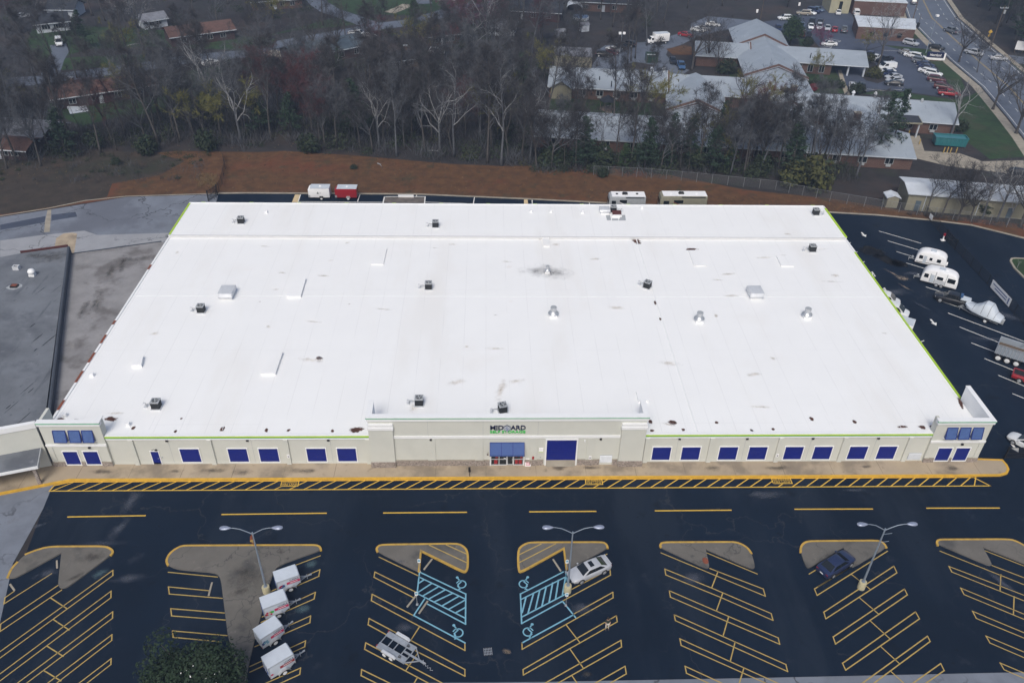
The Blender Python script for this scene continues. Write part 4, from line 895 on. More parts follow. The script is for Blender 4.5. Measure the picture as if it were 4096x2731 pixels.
def mushroom_fan(wide):
    t = thing('exhaust_fan', None, 'exhaust fan', (0,0,0)); z = (0,0,0)
    MB().box(-.55,.55,-.55,.55,0,.42).build('curb_base', M['white_trim'], t, off=z)
    b = MB(); n = 20
    prof = ((.42,.50),(.44,.66),(.55,.78),(.72,.66),(.86,.44),(.98,.40),(1.5,.47),(1.55,.45))
    b.loft([[(r_*cos(2*pi*i/n), r_*sin(2*pi*i/n), z_) for i in range(n)] for z_, r_ in prof]); b.build('fan_housing', M['galv'], t, 40, off=z)
    b = MB(); b.cyl((0,0),.40,1.551,1.56,18); b.build('fan_cap', M['unit_grey'], t, off=z)
    return t
f0 = mushroom_fan(1)
for i, (r, c, x, y, lb) in enumerate(((1,2,455,1205,'galvanised mushroom exhaust fan standing alone nearest the building centre'),(1,2,1700,1250,'galvanised mushroom exhaust fan just past the roof divider strip'),(1,3,490,1215,'galvanised mushroom exhaust fan nearest the lime edge of the side yard'))):
    o = f0 if i == 0 else copy_tree(f0); p = R(r,c,x,y); o.location = (p.x,p.y,ZR); o['label'] = lb; o['group'] = 'mushroom fans on the white roof'
f1 = copy_tree(f0); p = R(1,2,405,835); f1.location = (p.x,p.y,ZR); f1.scale = (.62,.62,.8); f1['label'] = 'small galvanised exhaust fan in a ring of grey soot'; f1['group'] = 'mushroom fans on the white roof'
def hood(w, d, h, lb, p, z, flip=False):
    t = thing('intake_hood', lb, 'intake hood', (p.x,p.y,z)); zz = (0,0,0); k = -1 if flip else 1
    MB().box(-w*.42,w*.42,-d*.42,d*.42,0,.45).build('curb_base', M['white_trim'], t, off=zz)
    pr = [(-d*.55,.42),(-d*.6,.62),(-d*.5,h-.05),(-d*.35,h),(d*.45,h-.04),(d*.52,.75),(d*.5,.42)]
    mb = MB(); mb.slab(pr, w/2, .04); mb.v = [(y_, x_, z_) for x_, y_, z_ in mb.v]; mb.f = [tuple(reversed(f)) for f in mb.f]; mb.build('hood', M['pale_metal'], t, 35, off=zz)
    return t
hood(2.1,2.6,1.15,'large silver intake hood on the roof beside a flat roof curb', R(1,0,1950,1030), ZR)
hood(2.1,2.4,1.15,'large silver intake hood on the roof half near the side yard', R(1,2,2175,1030), ZR)
hood(1.8,1.6,.9,'silver intake hood next to the red hatch on the rear roof', R(1,2,893,320,ZB), ZB)
def curb(lb, pts, h, m='roof_white', z=None):
    z = ZR if z is None else z
    q = P2(pts); cx = sum(p[0] for p in q)/len(q); cy = sum(p[1] for p in q)/len(q)
    t = thing('roof_curb', lb, 'roof curb', (cx,cy,z), group='capped roof curbs', world=True)
    MB().prism(q, z, z+h).build('curb_wall', M[m], t); qq = [(cx+(x-cx)*1.04, cy+(y-cy)*1.04) for x, y in q]
    MB().prism(qq, z+h+.002, z+h+.06, bottom=True).build('cap', M['roof_white'], t)
curb('long flat roof curb with brown stain, nearest the silver hood above it', [R(1,1,x,y) for x,y in ((360,905),(478,905),(435,1050),(315,1050))], .35)
curb('long flat roof curb above the three leftward roll-up doors', [R(2,1,x,y) for x,y in ((170,40),(280,40),(220,215),(95,215))], .35)
curb('faint low roof curb near the rear step with grey smudges', [R(1,1,x,y) for x,y in ((1060,640),(1170,640),(1140,768),(1035,768))], .18)
curb('low roof curb below a rust puddle past the roof divider', [R(1,2,x,y) for x,y in ((1615,655),(1715,655),(1765,780),(1660,780))], .16)
curb('low roof curb behind the side yard condenser unit', [R(1,3,x,y) for x,y in ((235,700),(350,700),(385,785),(275,785))], .16)
curb('small box curb just behind the corner of the entrance block', [R(2,2,x,y) for x,y in ((1165,372),(1250,365),(1268,445),(1182,450))], .35)
curb('small rusty edged box at the foot of the rear roof step', [R(1,2,x,y) for x,y in ((360,545),(415,543),(425,615),(372,617))], .25)
curb('narrow tilted curb on the roof toward the open grey roofs', [R(2,0,x,y) for x,y in ((1160,80),(1230,75),(1215,150),(1130,152))], .45)
p = R(1,2,997,348,ZB)
t = thing('roof_hatch', 'dark red roof hatch on a white frame beside grey repair panels', 'roof hatch', (p.x,p.y,ZB)); z = (0,0,0)
MB().box(-.85,.85,-.55,.55,0,.35).build('hatch_curb', M['white_trim'], t, off=z)
q = MB(); q.add([(-.8,-.3,.40),(.8,-.3,.40),(.8,.62,.72),(-.8,.62,.72),(-.8,-.3,.36),(.8,-.3,.36),(.8,.62,.68),(-.8,.62,.68)], [(0,1,2,3),(4,7,6,5),(0,4,5,1),(1,5,6,2),(2,6,7,3),(3,7,4,0)]); q.build('lid', M['maroon'], t, off=z)
q = MB(); q.rod((-.7,.5,.3),(-.75,-.6,.42),.03); q.rod((.7,.5,.3),(.75,-.6,.42),.03); q.build('railing', M['unit_grey'], t, off=z)
pv = thing('vent_box', None, 'roof vent', (0,0,0)); MB().slab([(-.22,0),(-.22,.4),(.22,.5),(.26,0)], .2, .03).build('vent_body', M['white_trim'], pv, off=(0,0,0)); MB().box(-.3,.3,-.28,.28,0,.03).build('flange', M['white_trim'], pv, off=(0,0,0))
for i, (r, c, x, y, z_, lb) in enumerate(((2,0,558,568,ZR,'white vent box at the roof corner behind the tower by the grey roofs'),(2,0,790,222,ZR,'small white vent box near the rusty flashing'),(2,0,1098,645,ZR,'white vent box just past the tower shoulder'),(1,1,140,325,ZB,'tiny white vent box on the rear roof toward the cargo trailers'),(1,2,435,318,ZB,'low white vent box on the rear roof midway to the red hatch'),(1,2,705,325,ZB,'low white vent box on the rear roof just short of the intake hood'),(1,2,1210,288,ZB,'low white vent box just past the red hatch'),(1,2,265,318,ZB,'low white vent box nearest the rear dock pad'))):
    o = pv if i == 0 else copy_tree(pv); p = G(r,c,x,y,z_); o.location = (p.x,p.y,z_); o['label'] = lb; o['group'] = 'white vent boxes on the white roof'
p = R(1,1,1472,1110)
# things on the walk
p = G(2,2,237,975,.15)
t = thing('sandwich_board', 'white sidewalk sandwich board reading WE SELL BOXES in magenta', 'sandwich board', (p.x,p.y,.15)); z = (0,0,0)
q = MB(); q.add([(-.36,-.35,0),(.36,-.35,0),(.30,.0,1.35),(-.30,.0,1.35),(-.36,-.31,0),(.36,-.31,0),(.30,.04,1.35),(-.30,.04,1.35)], [(0,1,2,3),(4,7,6,5),(0,4,5,1),(1,5,6,2),(2,6,7,3),(3,7,4,0)]); q.build('front_board', M['letter_white'], t, off=z)
q = MB(); q.add([(-.36,.39,0),(.36,.39,0),(.30,.045,1.33),(-.30,.045,1.33),(-.36,.43,0),(.36,.43,0),(.30,.08,1.33),(-.30,.08,1.33)], [(0,1,2,3),(4,7,6,5),(0,4,5,1),(1,5,6,2),(2,6,7,3),(3,7,4,0)]); q.build('rear_board', M['letter_white'], t, off=z)
dz = Vector((0,.35,1.35)).normalized(); nn = Vector((0,-dz.z,dz.y))
for s_, zz in (('WE',.72),('SELL',.42),('BOXES',.10)): place_mb(text_mb(s_, .38 if s_ == 'WE' else .52, .22, .002, .03), Vector((-.19 if s_ == 'WE' else -.26,-.35,0))+dz*zz+nn*.006, (1,0,0), dz, nn).build('lettering', M['letter_red'], t, off=z)
p = G(2,1,1878,1098,.0)
t = thing('sign_post', 'short black sign post with a narrow panel on the kerb before the shopfront', 'sign post', (p.x,p.y+.25,.15))
MB().rod((0,0,0),(0,0,.9),.04).build('post', M['black_metal'], t, off=z); MB().box(-.13,.13,-.05,.05,.75,1.5).build('panel', M['black_metal'], t, off=z)

# ------------------------------------------------------------------ the neighbouring store
nb = thing('store_building', 'neighbouring store with weathered grey flat roofs and a tan facade with canopy', 'store building', (-68,95,0), world=True)
ZL, ZM = 5.1, 4.15
def GZ(r,c,x,y,z): return G(r,c,x,y,z)
a1 = GZ(1,0,578,615,ZL); a2 = GZ(1,0,172,670,ZL); a3 = GZ(2,0,352,600,ZL)
upper = [(a3.x+.4,a3.y),(a1.x,a1.y),(a2.x,a2.y),(-82,a2.y-4.0),(-125,100),(-125,55),(-84,66.5),(-62,72.6)]
MB().prism(upper, .0, ZL, mside=None).build('roof', M['roof_old'], nb)
b1 = GZ(1,0,592,680,ZM); b2 = GZ(1,0,1380,572,ZM)
MB().prism([(a1.x+.3,a1.y-.5),(b1.x,b1.y),(b2.x,b2.y),(-52.62,b2.y-.3),(-52.62,75.5),(a3.x+.7,75.6)], .0, ZM).build('lower_roof', M['roof_mid'], nb)
q = MB(); q.bar((a3.x+.62,a3.y+.6,ZL-.45),(a1.x+.22,a1.y-.1,ZL-.45),.35,1.15); q.build('parapet', M['parapet_dark'], nb)
q = MB(); q.bar((a3.x+.58,a3.y+.6,ZL+.155),(a1.x+.20,a1.y-.1,ZL+.155),.22,.05); q.build('parapet_cap', M['parapet_dark'], nb)  # cap takes the shaded wall's dark tone
q = MB(); q.bar((a2.x,a2.y+.2,ZL+.05),(a1.x,a1.y+.2,ZL+.05),.25,.45); q.build('rusty_fascia', M['maroon'], nb)
q = MB(); q.bar((b1.x,b1.y+.1,ZM+.03),(b2.x,b2.y+.1,ZM+.03),.18,.16); q.build('roof_edge', M['parapet_dark'], nb)
for m_, x, y, sx, sy, rot in (('stain_dark',440,700,5.,3.2,.2),('stain_dark',300,690,3.,1.5,.3),): blot('roof_stain', m_, GZ(1,0,x,y,ZL), sx, sy, rot, ZL+.008, nb)
for x, y, sx, sy in ((1050,750,1.0,6.),(940,830,1.,4.),(1150,720,5,1.4),(830,1090,1.6,6.),(720,1150,1.6,4.)): blot('roof_stain', 'stain_dark', GZ(1,0,x,y,ZM), sx, sy, .2, ZM+.008, nb)
rg = random.Random(12)
for i in range(12):
    t_ = rg.random(); blot('tar_streak', 'stain_wet', (a3.x+(a1.x-a3.x)*t_-rg.uniform(.6,4.5), a3.y+(a1.y-a3.y)*t_), rg.uniform(.07,.16), rg.uniform(.5,2.6), -.28, ZL+.009+i*.0003, nb)
# facade and canopy
dv = Vector((-5.11,-1.56,0)).normalized(); nv = Vector((dv.y,-dv.x,0))*1
if nv.y > 0: nv = -nv
s0 = Vector((-52.35,73.85,0))
def alongf(d, n_, z_): v = s0+dv*d+nv*n_; return (v.x,v.y,z_)
def fbox(d0,d1,n0,n1,z0_,z1_,mb):
    return mb.loft([[alongf(d0,n0,z0_),alongf(d0,n1,z0_),alongf(d0,n1,z1_),alongf(d0,n0,z1_)],[alongf(d1,n0,z0_),alongf(d1,n1,z0_),alongf(d1,n1,z1_),alongf(d1,n0,z1_)]])
fbox(.2,30,-.3,.0,.0,6.75,MB()).build('facade_wall', M['wall_stucco'], nb)
fbox(.15,30,-.4,.12,6.3,7.0,MB()).build('cornice', M['white_trim'], nb)
cn = fbox(.6,30,.02,3.25,2.95,3.2,MB()).build('canopy', M['roof_old'], nb)
fbox(.55,30,3.25,3.34,2.86,3.24,MB()).build('fascia', M['white_trim'], cn); fbox(.5,.6,.05,3.34,2.88,3.235,MB()).build('end_fascia', M['unit_grey'], cn)
for d in (1.0,9.,18.): fbox(d,d+.35,2.7,3.05,.15,2.94,MB()).build('column', M['stone_veneer'], cn)
for d in (2.,7.,13.): fbox(d,d+3.2,.003,.03,.2,2.7,MB()).build('shop_window', M['dark_glass'], nb)
vl = (('small square metal vent with a hole on the neighbouring grey roof',145,805,'pale_metal'),('white capped turbine vent on the neighbouring grey roof',280,860,'white_trim'),('rusty open curb patched in white on the neighbouring grey roof',125,955,'rust_red'))
for lb, x, y, m_ in vl:
    p = GZ(1,0,x,y,ZL); t = thing('roof_vent', lb, 'roof vent', (p.x,p.y,ZL)); z = (0,0,0)
    if 'turbine' in lb:
        MB().box(-.4,.4,-.4,.4,0,.3).build('vent_base', M['white_trim'], t, off=z); q = MB(); q.loft([[(r_*cos(2*pi*i/14),r_*sin(2*pi*i/14),z_) for i in range(14)] for z_, r_ in ((.3,.3),(.5,.5),(.8,.55),(1.05,.4),(1.15,.1))]); q.build('cap', M[m_], t, 50, off=z)
    elif 'square' in lb:
        q = MB(); q.box(-.45,.45,-.35,-.25,0,.6); q.box(-.45,.45,.25,.35,0,.6); q.box(-.45,-.3,-.249,.249,0,.6); q.box(.3,.45,-.249,.249,0,.6); q.build('vent_body', M[m_], t, off=z); MB().box(-.299,.299,-.248,.248,0,.4).build('opening', M['unit_dark'], t, off=z)
    else:
        MB().sheet([(1.1*cos(2*pi*i/9)*(1+.2*sin(i*3)), .9*sin(2*pi*i/9)) for i in range(9)], .014).build('white_patch', M['unit_grey'], t, off=z); q = MB(); q.box(-.5,.5,-.4,.4,.02,.28); q.build('curb_wall', M['black_metal'], t, off=z); q = MB(); q.box(-.4,.4,-.3,.3,.281,.3); q.build('rusty_lid', M['rust_red'], t, off=z)
# ------------------------------------------------------------------ gabled buildings
def gable(root, x0, y0, x1, y1, hw, ze, zr, wall='brick', roof='metal_roof', over=.5, parapet=None, open_end=0., rname='roof', hip=False, fascia=True):
    A, B = Vector((x0,y0)), Vector((x1,y1)); u = (B-A).normalized(); v = Vector((-u.y,u.x)); L = (B-A).length
    def pt(s_, t_, z): q = A+u*s_+v*t_; return (q.x,q.y,z)
    w = MB(); ww = hw-.001
    l0, l1 = 0, L-open_end
    ring = [pt(l0,-ww,-.05),pt(l0,ww,-.05),pt(l0,ww,ze),pt(l0,0,zr-.06),pt(l0,-ww,ze)]; ring2 = [pt(l1,-ww,-.05),pt(l1,ww,-.05),pt(l1,ww,ze),pt(l1,0,zr-.06),pt(l1,-ww,ze)]
    w.loft([list(reversed(ring)), list(reversed(ring2))]); wall_o = w.build('wall', M[wall], root)
    dz = (zr-ze)/hw*over
    r = MB(); th = .12
    for sg in (-1, 1):
        a, b, c, d = pt(-over,0,zr), pt(L+over,0,zr), pt(L+over,sg*(hw+over),ze-dz), pt(-over,sg*(hw+over),ze-dz)
        up = [a,b,c,d]; lo = [(p[0],p[1],p[2]+th) for p in up]
        fs = [(0,1,2,3),(4,7,6,5),(0,4,5,1),(1,5,6,2),(2,6,7,3),(3,7,4,0)]
        if sg > 0: fs = [tuple(reversed(f)) for f in fs]
        r.add(up+lo, fs)
    ro = r.build(rname, M[roof], root)
    if fascia:
        f = MB()
        for sg in (-1, 1): f.bar(pt(-over,sg*(hw+over+.03),ze-dz+.0), pt(L+over,sg*(hw+over+.03),ze-dz+.0), .06, .22)
        f.build('gutter', M['fascia_white'], ro)
    for e in (parapet or ()):
        q = MB(); s_ = e*L if e <= 1 else e
        k = .55
        pr = [(-hw-.6,ze-dz-.9),(-hw-.6,ze-dz+k),(0,zr+k+.05),(hw+.6,ze-dz+k),(hw+.6,ze-dz-.9)]
        q.loft([[pt(s_-.2,t_,z_) for t_,z_ in pr],[pt(s_+.2,t_,z_) for t_,z_ in pr]]); q.build('parapet', M['brick'], root)
        q = MB()
        for (ta,za),(tb,zb) in zip(pr[1:3],pr[2:4]): q.bar(pt(s_-.28,ta,za-.16),pt(s_-.28,tb,zb-.16),.12,.26)
        q.build('flashing', M['fascia_white'], root)
    return pt, L, wall_o, ro
def windows(root, pt, L, side_t, n, s0_=2., w=1.7, z0=1.0, z1=2.3, lens=None, unit=True):
    """windows along the side t = side_t (outside face), each with its frame and a white heater box below"""
    sg = -1 if side_t < 0 else 1
    for i in range(n):
        s_ = s0_+(L-2*s0_)*(i+.5)/n if n > 1 else L/2
        e = .03*sg
        q = MB(); q.loft([[pt(s_-w/2,side_t,z0),pt(s_+w/2,side_t,z0),pt(s_+w/2,side_t,z1),pt(s_-w/2,side_t,z1)],[pt(s_-w/2,side_t+e,z0),pt(s_+w/2,side_t+e,z0),pt(s_+w/2,side_t+e,z1),pt(s_-w/2,side_t+e,z1)]]); g = q.build('window', M['dark_glass'], root)
        q = MB()
        for a, b in ((( s_-w/2,z0),(s_+w/2,z0)),((s_-w/2,z1),(s_+w/2,z1)),((s_-w/2,z0),(s_-w/2,z1)),((s_+w/2,z0),(s_+w/2,z1)),((s_,z0),(s_,z1))): q.bar(pt(a[0],side_t+2*e,a[1]),pt(b[0],side_t+2*e,b[1]),.09,.09)
        q.build('frame', M['unit_grey'], g)
        if unit:
            q = MB(); q.loft([[pt(s_-.5,side_t+.005*sg,.45),pt(s_+.5,side_t+.005*sg,.45),pt(s_+.5,side_t+.005*sg,.9),pt(s_-.5,side_t+.005*sg,.9)],[pt(s_-.5,side_t+.25*sg,.45),pt(s_+.5,side_t+.25*sg,.45),pt(s_+.5,side_t+.25*sg,.9),pt(s_-.5,side_t+.25*sg,.9)]]); q.build('wall_unit', M['unit_grey'], root)
hc = thing('care_complex', 'sprawling red brick care complex with connected pale metal gabled wings', 'building', (65,205,0), world=True)
pt,L,_,_ = gable(hc, 16.8,211.6,46.0,207.6, 7.0,3.0,5.5, parapet=(1,)); windows(hc,pt,L,-7.0,6)
pt,L,_,_ = gable(hc, 46.3,207.0,71.5,203.6, 6.6,3.0,5.35); windows(hc,pt,L,-6.6,3)
gable(hc, 20.0,209.5,18.7,203.2, 2.6,3.0,4.6, fascia=False, rname='dormer_roof', wall='siding_tan')
pt,L,_,_ = gable(hc, 52.6,206.2,48.9,186.0, 6.5,3.2,5.8, parapet=(1,))
gable(hc, 48.8,185.6,47.3,177.5, 6.3,3.0,5.2)
pt,L,_,_ = gable(hc, 11.5,180.4,91.3,169.6, 7.6,2.8,5.0); windows(hc,pt,L,-7.6,14)
gable(hc, 81.3,256.,78.9,238.6, 7.2,3.2,6.2, parapet=(1,))
gable(hc, 78.8,238.2,75.2,212.0, 7.6,3.2,6.0, parapet=(1,))
gable(hc, 75.1,211.5,73.2,197.5, 7.2,3.1,5.6)
pt,L,_,_ = gable(hc, 81.5,233.4,104.3,229.3, 6.6,3.0,5.0, open_end=9.); windows(hc,pt,L-9,-6.6,4,1.,1.4,.5,2.4,unit=False)
for s_, t_ in ((L-.3,-6.3),(L-.3,6.3),(L-4.5,-6.3),(L-4.5,6.3)): a = pt(s_,t_,0); MB().box(a[0]-.2,a[0]+.2,a[1]-.2,a[1]+.2,0,2.95).build('porch_column', M['siding_white'], hc)
pt,L,_,_ = gable(hc, 68.0,195.2,109.6,187.6, 6.3,3.0,5.5); windows(hc,pt,L,-6.3,7)
gable(hc, 59.4,237.3,74.,235.0, 6.2,3.0,5.0, parapet=(1,))
gable(hc, 72.6,192.2,69.8,173.8, 3.0,2.9,4.5, parapet=(.13,))
gable(hc, 86.3,187.5,84.0,173.0, 6.6,2.9,4.7, wall='wall_cream')
# flat dark roof over the service door
q = MB(); q.prism([(94.0,186.2),(100.6,185.0),(99.4,179.6),(93.2,180.2)], 3.45, 3.62, bottom=True); dr_ = q.build('service_roof', M['shingle_dark'], hc)
q = MB(); q.bar((93.1,180.05,3.5),(99.4,179.45,3.5),.12,.34); q.bar((99.5,179.5,3.5),(100.7,185.,3.5),.12,.34); q.build('fascia', M['siding_tan'], dr_)
q = MB(); q.box(99.0,99.3,179.9,180.2,0,3.44); q.box(93.4,93.7,180.5,180.8,0,3.44); q.build('service_column', M['siding_white'], hc)
# chimneys and vents
for r, c, x, y, zz in ((0,3,376,790,4.9),(0,3,918,1020,4.6)):
    p = G(r,c,x,y,zz); q = MB(); q.box(p.x-.7,p.x+.7,p.y-.5,p.y+.5,zz-1.2,zz+1.5); ch = q.build('chimney', M['brick'], hc); q = MB(); q.box(p.x-.8,p.x+.8,p.y-.6,p.y+.6,zz+1.501,zz+1.62); q.build('chimney_cap', M['kerb_concrete'], ch); q = MB(); q.box(p.x-.85,p.x+.85,p.y-.65,p.y-.52,zz-1.1,zz-.2); q.build('flashing', M['fascia_white'], ch)
for x, y, k in ((890,812,0),(1078,822,0),(1365,840,1),(1352,868,2),(1475,880,2),(1365,918,2),(1112,935,0)):
    p = G(0,3,x,y,5.2); q = MB(); q.cyl((p.x,p.y),.28,4.2,5.7,8); q.cyl((p.x,p.y),.5 if k < 2 else .36,5.71,6.2,10, r1=.2); q.build('roof_vent', M['pale_metal' if k < 2 else 'unit_grey'], hc)
for c, pts in ((2,((852,668),(1130,685),(1527,695),(1795,710),(1532,778),(1785,795),(1540,878),(1803,895),(1698,703),(955,708))),(3,((68,298),(235,430),(530,468),(298,520),(60,298)))):
    for x, y in pts:
        p = G(0,c,x,y,4.6); q = MB(); q.cyl((p.x,p.y),.12,3.6,5.0,6); q.build('vent_pipe', M['unit_dark'], hc)
for x, y in ((1300,598),(1400,600)):
    p = G(0,2,x,y,5.3); q = MB(); q.box(p.x-.4,p.x+.4,p.y-.3,p.y+.3,4.8,5.9); q.build('roof_vent', M['fascia_white'], hc)
# grey dumpster, gazebo, bollards, enclosure
gz_p = G(0,2,915,935,0)
t = thing('gazebo', 'small dark roofed wooden gazebo on the courtyard lawn of the care complex', 'gazebo', (gz_p.x,gz_p.y,0)); z = (0,0,0)
q = MB(); n = 6; q.add([(2.1*cos(2*pi*i/n),2.1*sin(2*pi*i/n),2.3) for i in range(n)]+[(0,0,3.6)]+[(2.1*cos(2*pi*i/n),2.1*sin(2*pi*i/n),2.22) for i in range(n)], [(i,(i+1)%n,n) for i in range(n)]+[tuple(reversed(range(n+1,2*n+1)))]); q.build('roof', M['shingle_dark'], t, off=z)
for i in range(n): a = 2*pi*i/n; MB().box(1.7*cos(a)-.07,1.7*cos(a)+.07,1.7*sin(a)-.07,1.7*sin(a)+.07,0,2.35).build('post', M['wood'], t, off=z)
q = MB(); q.cyl((0,0),1.9,0,.15,6); q.build('floor', M['brick'], t, off=z)
p = G(0,3,1695,1235,0)
t = thing('roll_off_dumpster', 'large teal roll-off dumpster with ribbed sides on the red clay', 'dumpster', (p.x,p.y-.5,0), radians(-10))
q = MB(); q.add([(-3.3,-1.2,.25),(3.3,-1.2,.25),(3.3,1.2,.25),(-3.3,1.2,.25),(-3.5,-1.25,2.1),(3.5,-1.25,2.1),(3.5,1.25,2.1),(-3.5,1.25,2.1)], [(0,3,2,1),(0,1,5,4),(1,2,6,5),(2,3,7,6),(3,0,4,7)]); q.add([(-3.38,-1.14,1.95),(3.38,-1.14,1.95),(3.38,1.14,1.95),(-3.38,1.14,1.95)], [(0,1,2,3)]); q.build('bin', M['car_teal'], t, off=z)
q = MB()
for i in range(9): x = -3.1+i*.77; q.bar((x,-1.3,.3),(x*1.03,-1.33,2.0),.12,.10)
q.bar((-3.5,-1.28,2.12),(3.5,-1.28,2.12),.14,.14); q.bar((-3.5,1.28,2.12),(3.5,1.28,2.12),.14,.14); q.bar((-3.5,-1.2,2.12),(-3.5,1.2,2.12),.14,.14); q.bar((3.5,-1.2,2.12),(3.5,1.2,2.12),.14,.14); q.build('rib', M['car_teal'], t, off=z)
bl = thing('bollard', None, 'bollard', (0,0,0)); q = MB(); q.cyl((0,0),.11,0,1.25,10); q.cyl((0,0),.11,1.251,1.32,10,r1=.05); q.build('post', M['paint_lot_yellow'], bl, off=z); q = MB(); q.cyl((0,0),.2,0,.05,10); q.build('foot', M['kerb_concrete'], bl, off=z)
for i, (x, y, lb) in enumerate(((1662,1308,'first yellow bollard in front of the teal dumpster, by the clay'),(1692,1305,'second yellow bollard before the teal dumpster'),(1718,1312,'third yellow bollard before the teal dumpster'),(1768,1310,'yellow bollard at the far end of the teal dumpster'),(1455,1235,'yellow bollard by the service yard wall'),(1362,1160,'yellow bollard under the dark service roof'),(1338,1318,'yellow bollard alone at the mouth of the service yard'))):
    o = bl if i == 0 else copy_tree(bl); p = G(0,3,x,y); o.location = (p.x,p.y,0); o['label'] = lb; o['group'] = 'yellow bollards at the service yard'
p = G(0,2,1300,540)
t = thing('dumpster_enclosure', 'dark green trash enclosure with tall gates beside the service drive', 'trash enclosure', (p.x,p.y,0))
q = MB(); q.box(-1.6,1.6,-.08,.08,0,2.2); q.box(-1.6,-1.45,.081,3.,0,2.2); q.box(1.45,1.6,.081,3.,0,2.2); q.box(-1.449,1.449,2.9,3.,0,2.2); q.build('fence_wall', M['car_green'], t, off=z)
q = MB(); q.box(-.05,.05,-.12,-.085,0,2.2); q.box(-1.5,-1.42,-.12,-.085,0,2.2); q.box(1.42,1.5,-.12,-.085,0,2.2); q.build('gate_post', M['wood'], t, off=z)
q = MB(); q.box(-1.2,1.2,.5,2.6,.1,1.7); q.build('bin', M['fascia_white'], t, off=z)

# ------------------------------------------------------------------ metal warehouse and the two brick shops
wh = thing('warehouse', 'tan metal sided warehouse with a patchy white roof behind bare trees', 'warehouse', (90,146,0), world=True)
pt,L,_,_ = gable(wh, 81.9,146.7,106.5,142.4, 3.45,3.6,4.15, wall='siding_tan', roof='metal_roof_white', over=.4)
for s_, w_, h_ in ((1.6,1.0,2.1),(18.5,1.0,2.1)):
    q = MB(); q.loft([[pt(s_,-3.47,.0),pt(s_+w_,-3.47,.0),pt(s_+w_,-3.47,h_),pt(s_,-3.47,h_)],[pt(s_,-3.53,.0),pt(s_+w_,-3.53,.0),pt(s_+w_,-3.53,h_),pt(s_,-3.53,h_)]]); q.build('door', M['shingle_blue'], wh)
q = MB()
for s_ in (3.2,13.0,22.): q.bar(pt(s_,-3.53,.0),pt(s_,-3.53,3.4),.1,.1)
q.build('downpipe', M['fascia_white'], wh)
ax = G(1,3,1232,160,2.4)
gable(wh, ax.x,ax.y+1.0,ax.x-.2,ax.y-1.2, 1.1,2.1,2.5, wall='siding_tan', roof='metal_roof_white', over=.2)
def flat_building(name, lb, pts, h, wall, roofm, par=.25, root=None, cat='building'):
    cx = sum(p[0] for p in pts)/len(pts); cy = sum(p[1] for p in pts)/len(pts)
    t = thing(name, lb, cat, (cx,cy,0), world=True)
    MB().prism(pts, -.05, h).build('wall', M[wall], t)
    MB().prism([(cx+(x-cx)*1.012, cy+(y-cy)*1.012) for x, y in pts], h+.002, h+par, bottom=True).build('roof', M[roofm], t)
    return t
sp_ = flat_building('brick_shop', 'low brick building with mottled flat roof and a grass verge by the highway', P2([(117.6,269.0),(113.0,258.8),(131.2,256.5),(134.5,264.5)]) if False else [(117.5,271.5),(114.2,259.4),(130.8,256.6),(135.6,268.2)], 3.6, 'brick', 'metal_roof_white')
for i in range(3):
    x = 118+i*4.; q = MB(); q.box(x,x+1.3,258.4-i*.72,258.5-i*.72,1.2,2.3); q.build('window', M['dark_glass'], sp_)
sp2 = flat_building('brick_store', 'long brick store with pale flat roof and a cream front section at the top', [(123.6,288.5),(124.8,300),(143,298),(140.5,286.0)], 4.2, 'brick', 'metal_roof_white')
MB().prism([(116.2,289.8),(117.2,300),(123.4,299.5),(122.6,289.0)], -.05, 4.6).build('front_section', M['wall_cream'], sp2)
MB().prism([(116.0,289.6),(117.1,300.2),(123.5,299.6),(122.8,288.8)], 4.603, 4.8, bottom=True).build('front_roof', M['shingle_dark'], sp2)
q = MB(); q.box(119.0,120.0,289.1,289.5,1.2,3.8); q.build('window', M['dark_glass'], sp2)

# ------------------------------------------------------------------ houses in the wood
def house(lb, a, b, hw, ze, zr, wall, roof, chim=None, name='house', wins=4, group='houses in the wood'):
    t = thing(name, lb, 'house', ((a[0]+b[0])/2,(a[1]+b[1])/2,0), group=group, world=True)
    pt,L,w_,r_ = gable(t, a[0],a[1],b[0],b[1], hw, ze, zr, wall, roof, .6)
    if wins: windows(t,pt,L,-hw,wins,1.5,1.5,.9,2.1,unit=False)
    s_ = L*.42; q = MB(); q.loft([[pt(s_,-hw-.01,.0),pt(s_+1,-hw-.01,.0),pt(s_+1,-hw-.01,2.05),pt(s_,-hw-.01,2.05)],[pt(s_,-hw-.07,.0),pt(s_+1,-hw-.07,.0),pt(s_+1,-hw-.07,2.05),pt(s_,-hw-.07,2.05)]]); q.build('door', M['siding_white'], t)
    if chim is not None:
        p = pt(L*chim,.6,0); q = MB(); q.box(p[0]-.6,p[0]+.6,p[1]-.45,p[1]+.45,ze,zr+1.2); c_ = q.build('chimney', M['brick'], t); q = MB(); q.box(p[0]-.68,p[0]+.68,p[1]-.52,p[1]+.52,zr+1.201,zr+1.32); q.build('chimney_cap', M['fascia_white'], c_)
    return t, pt, L
t, pt, L = house('brown roofed ranch house with brick chimney beside the residential road', (-103.4,196.4),(-83.0,207.4),4.3,2.8,4.3,'brick_dark','shingle_brown',.22)
q = MB(); q.add([pt(2.6,-8.6,.05),pt(6.6,-8.6,.05),pt(6.6,-4.3,.05),pt(2.6,-4.3,.05)],[(0,3,2,1)]); q.box(*(lambda a: (a[0]-1.6,a[0]+1.8,a[1]-.3,a[1]+.3,.0,.5))(pt(4.0,-5.3,0))); q.build('patio', M['siding_white'], t)
house('long brown roofed ranch house with white gable trim beyond the residential road', (-91.5,246.5),(-76.0,255.5),4.4,2.9,4.5,'brick_dark','shingle_brown',None)
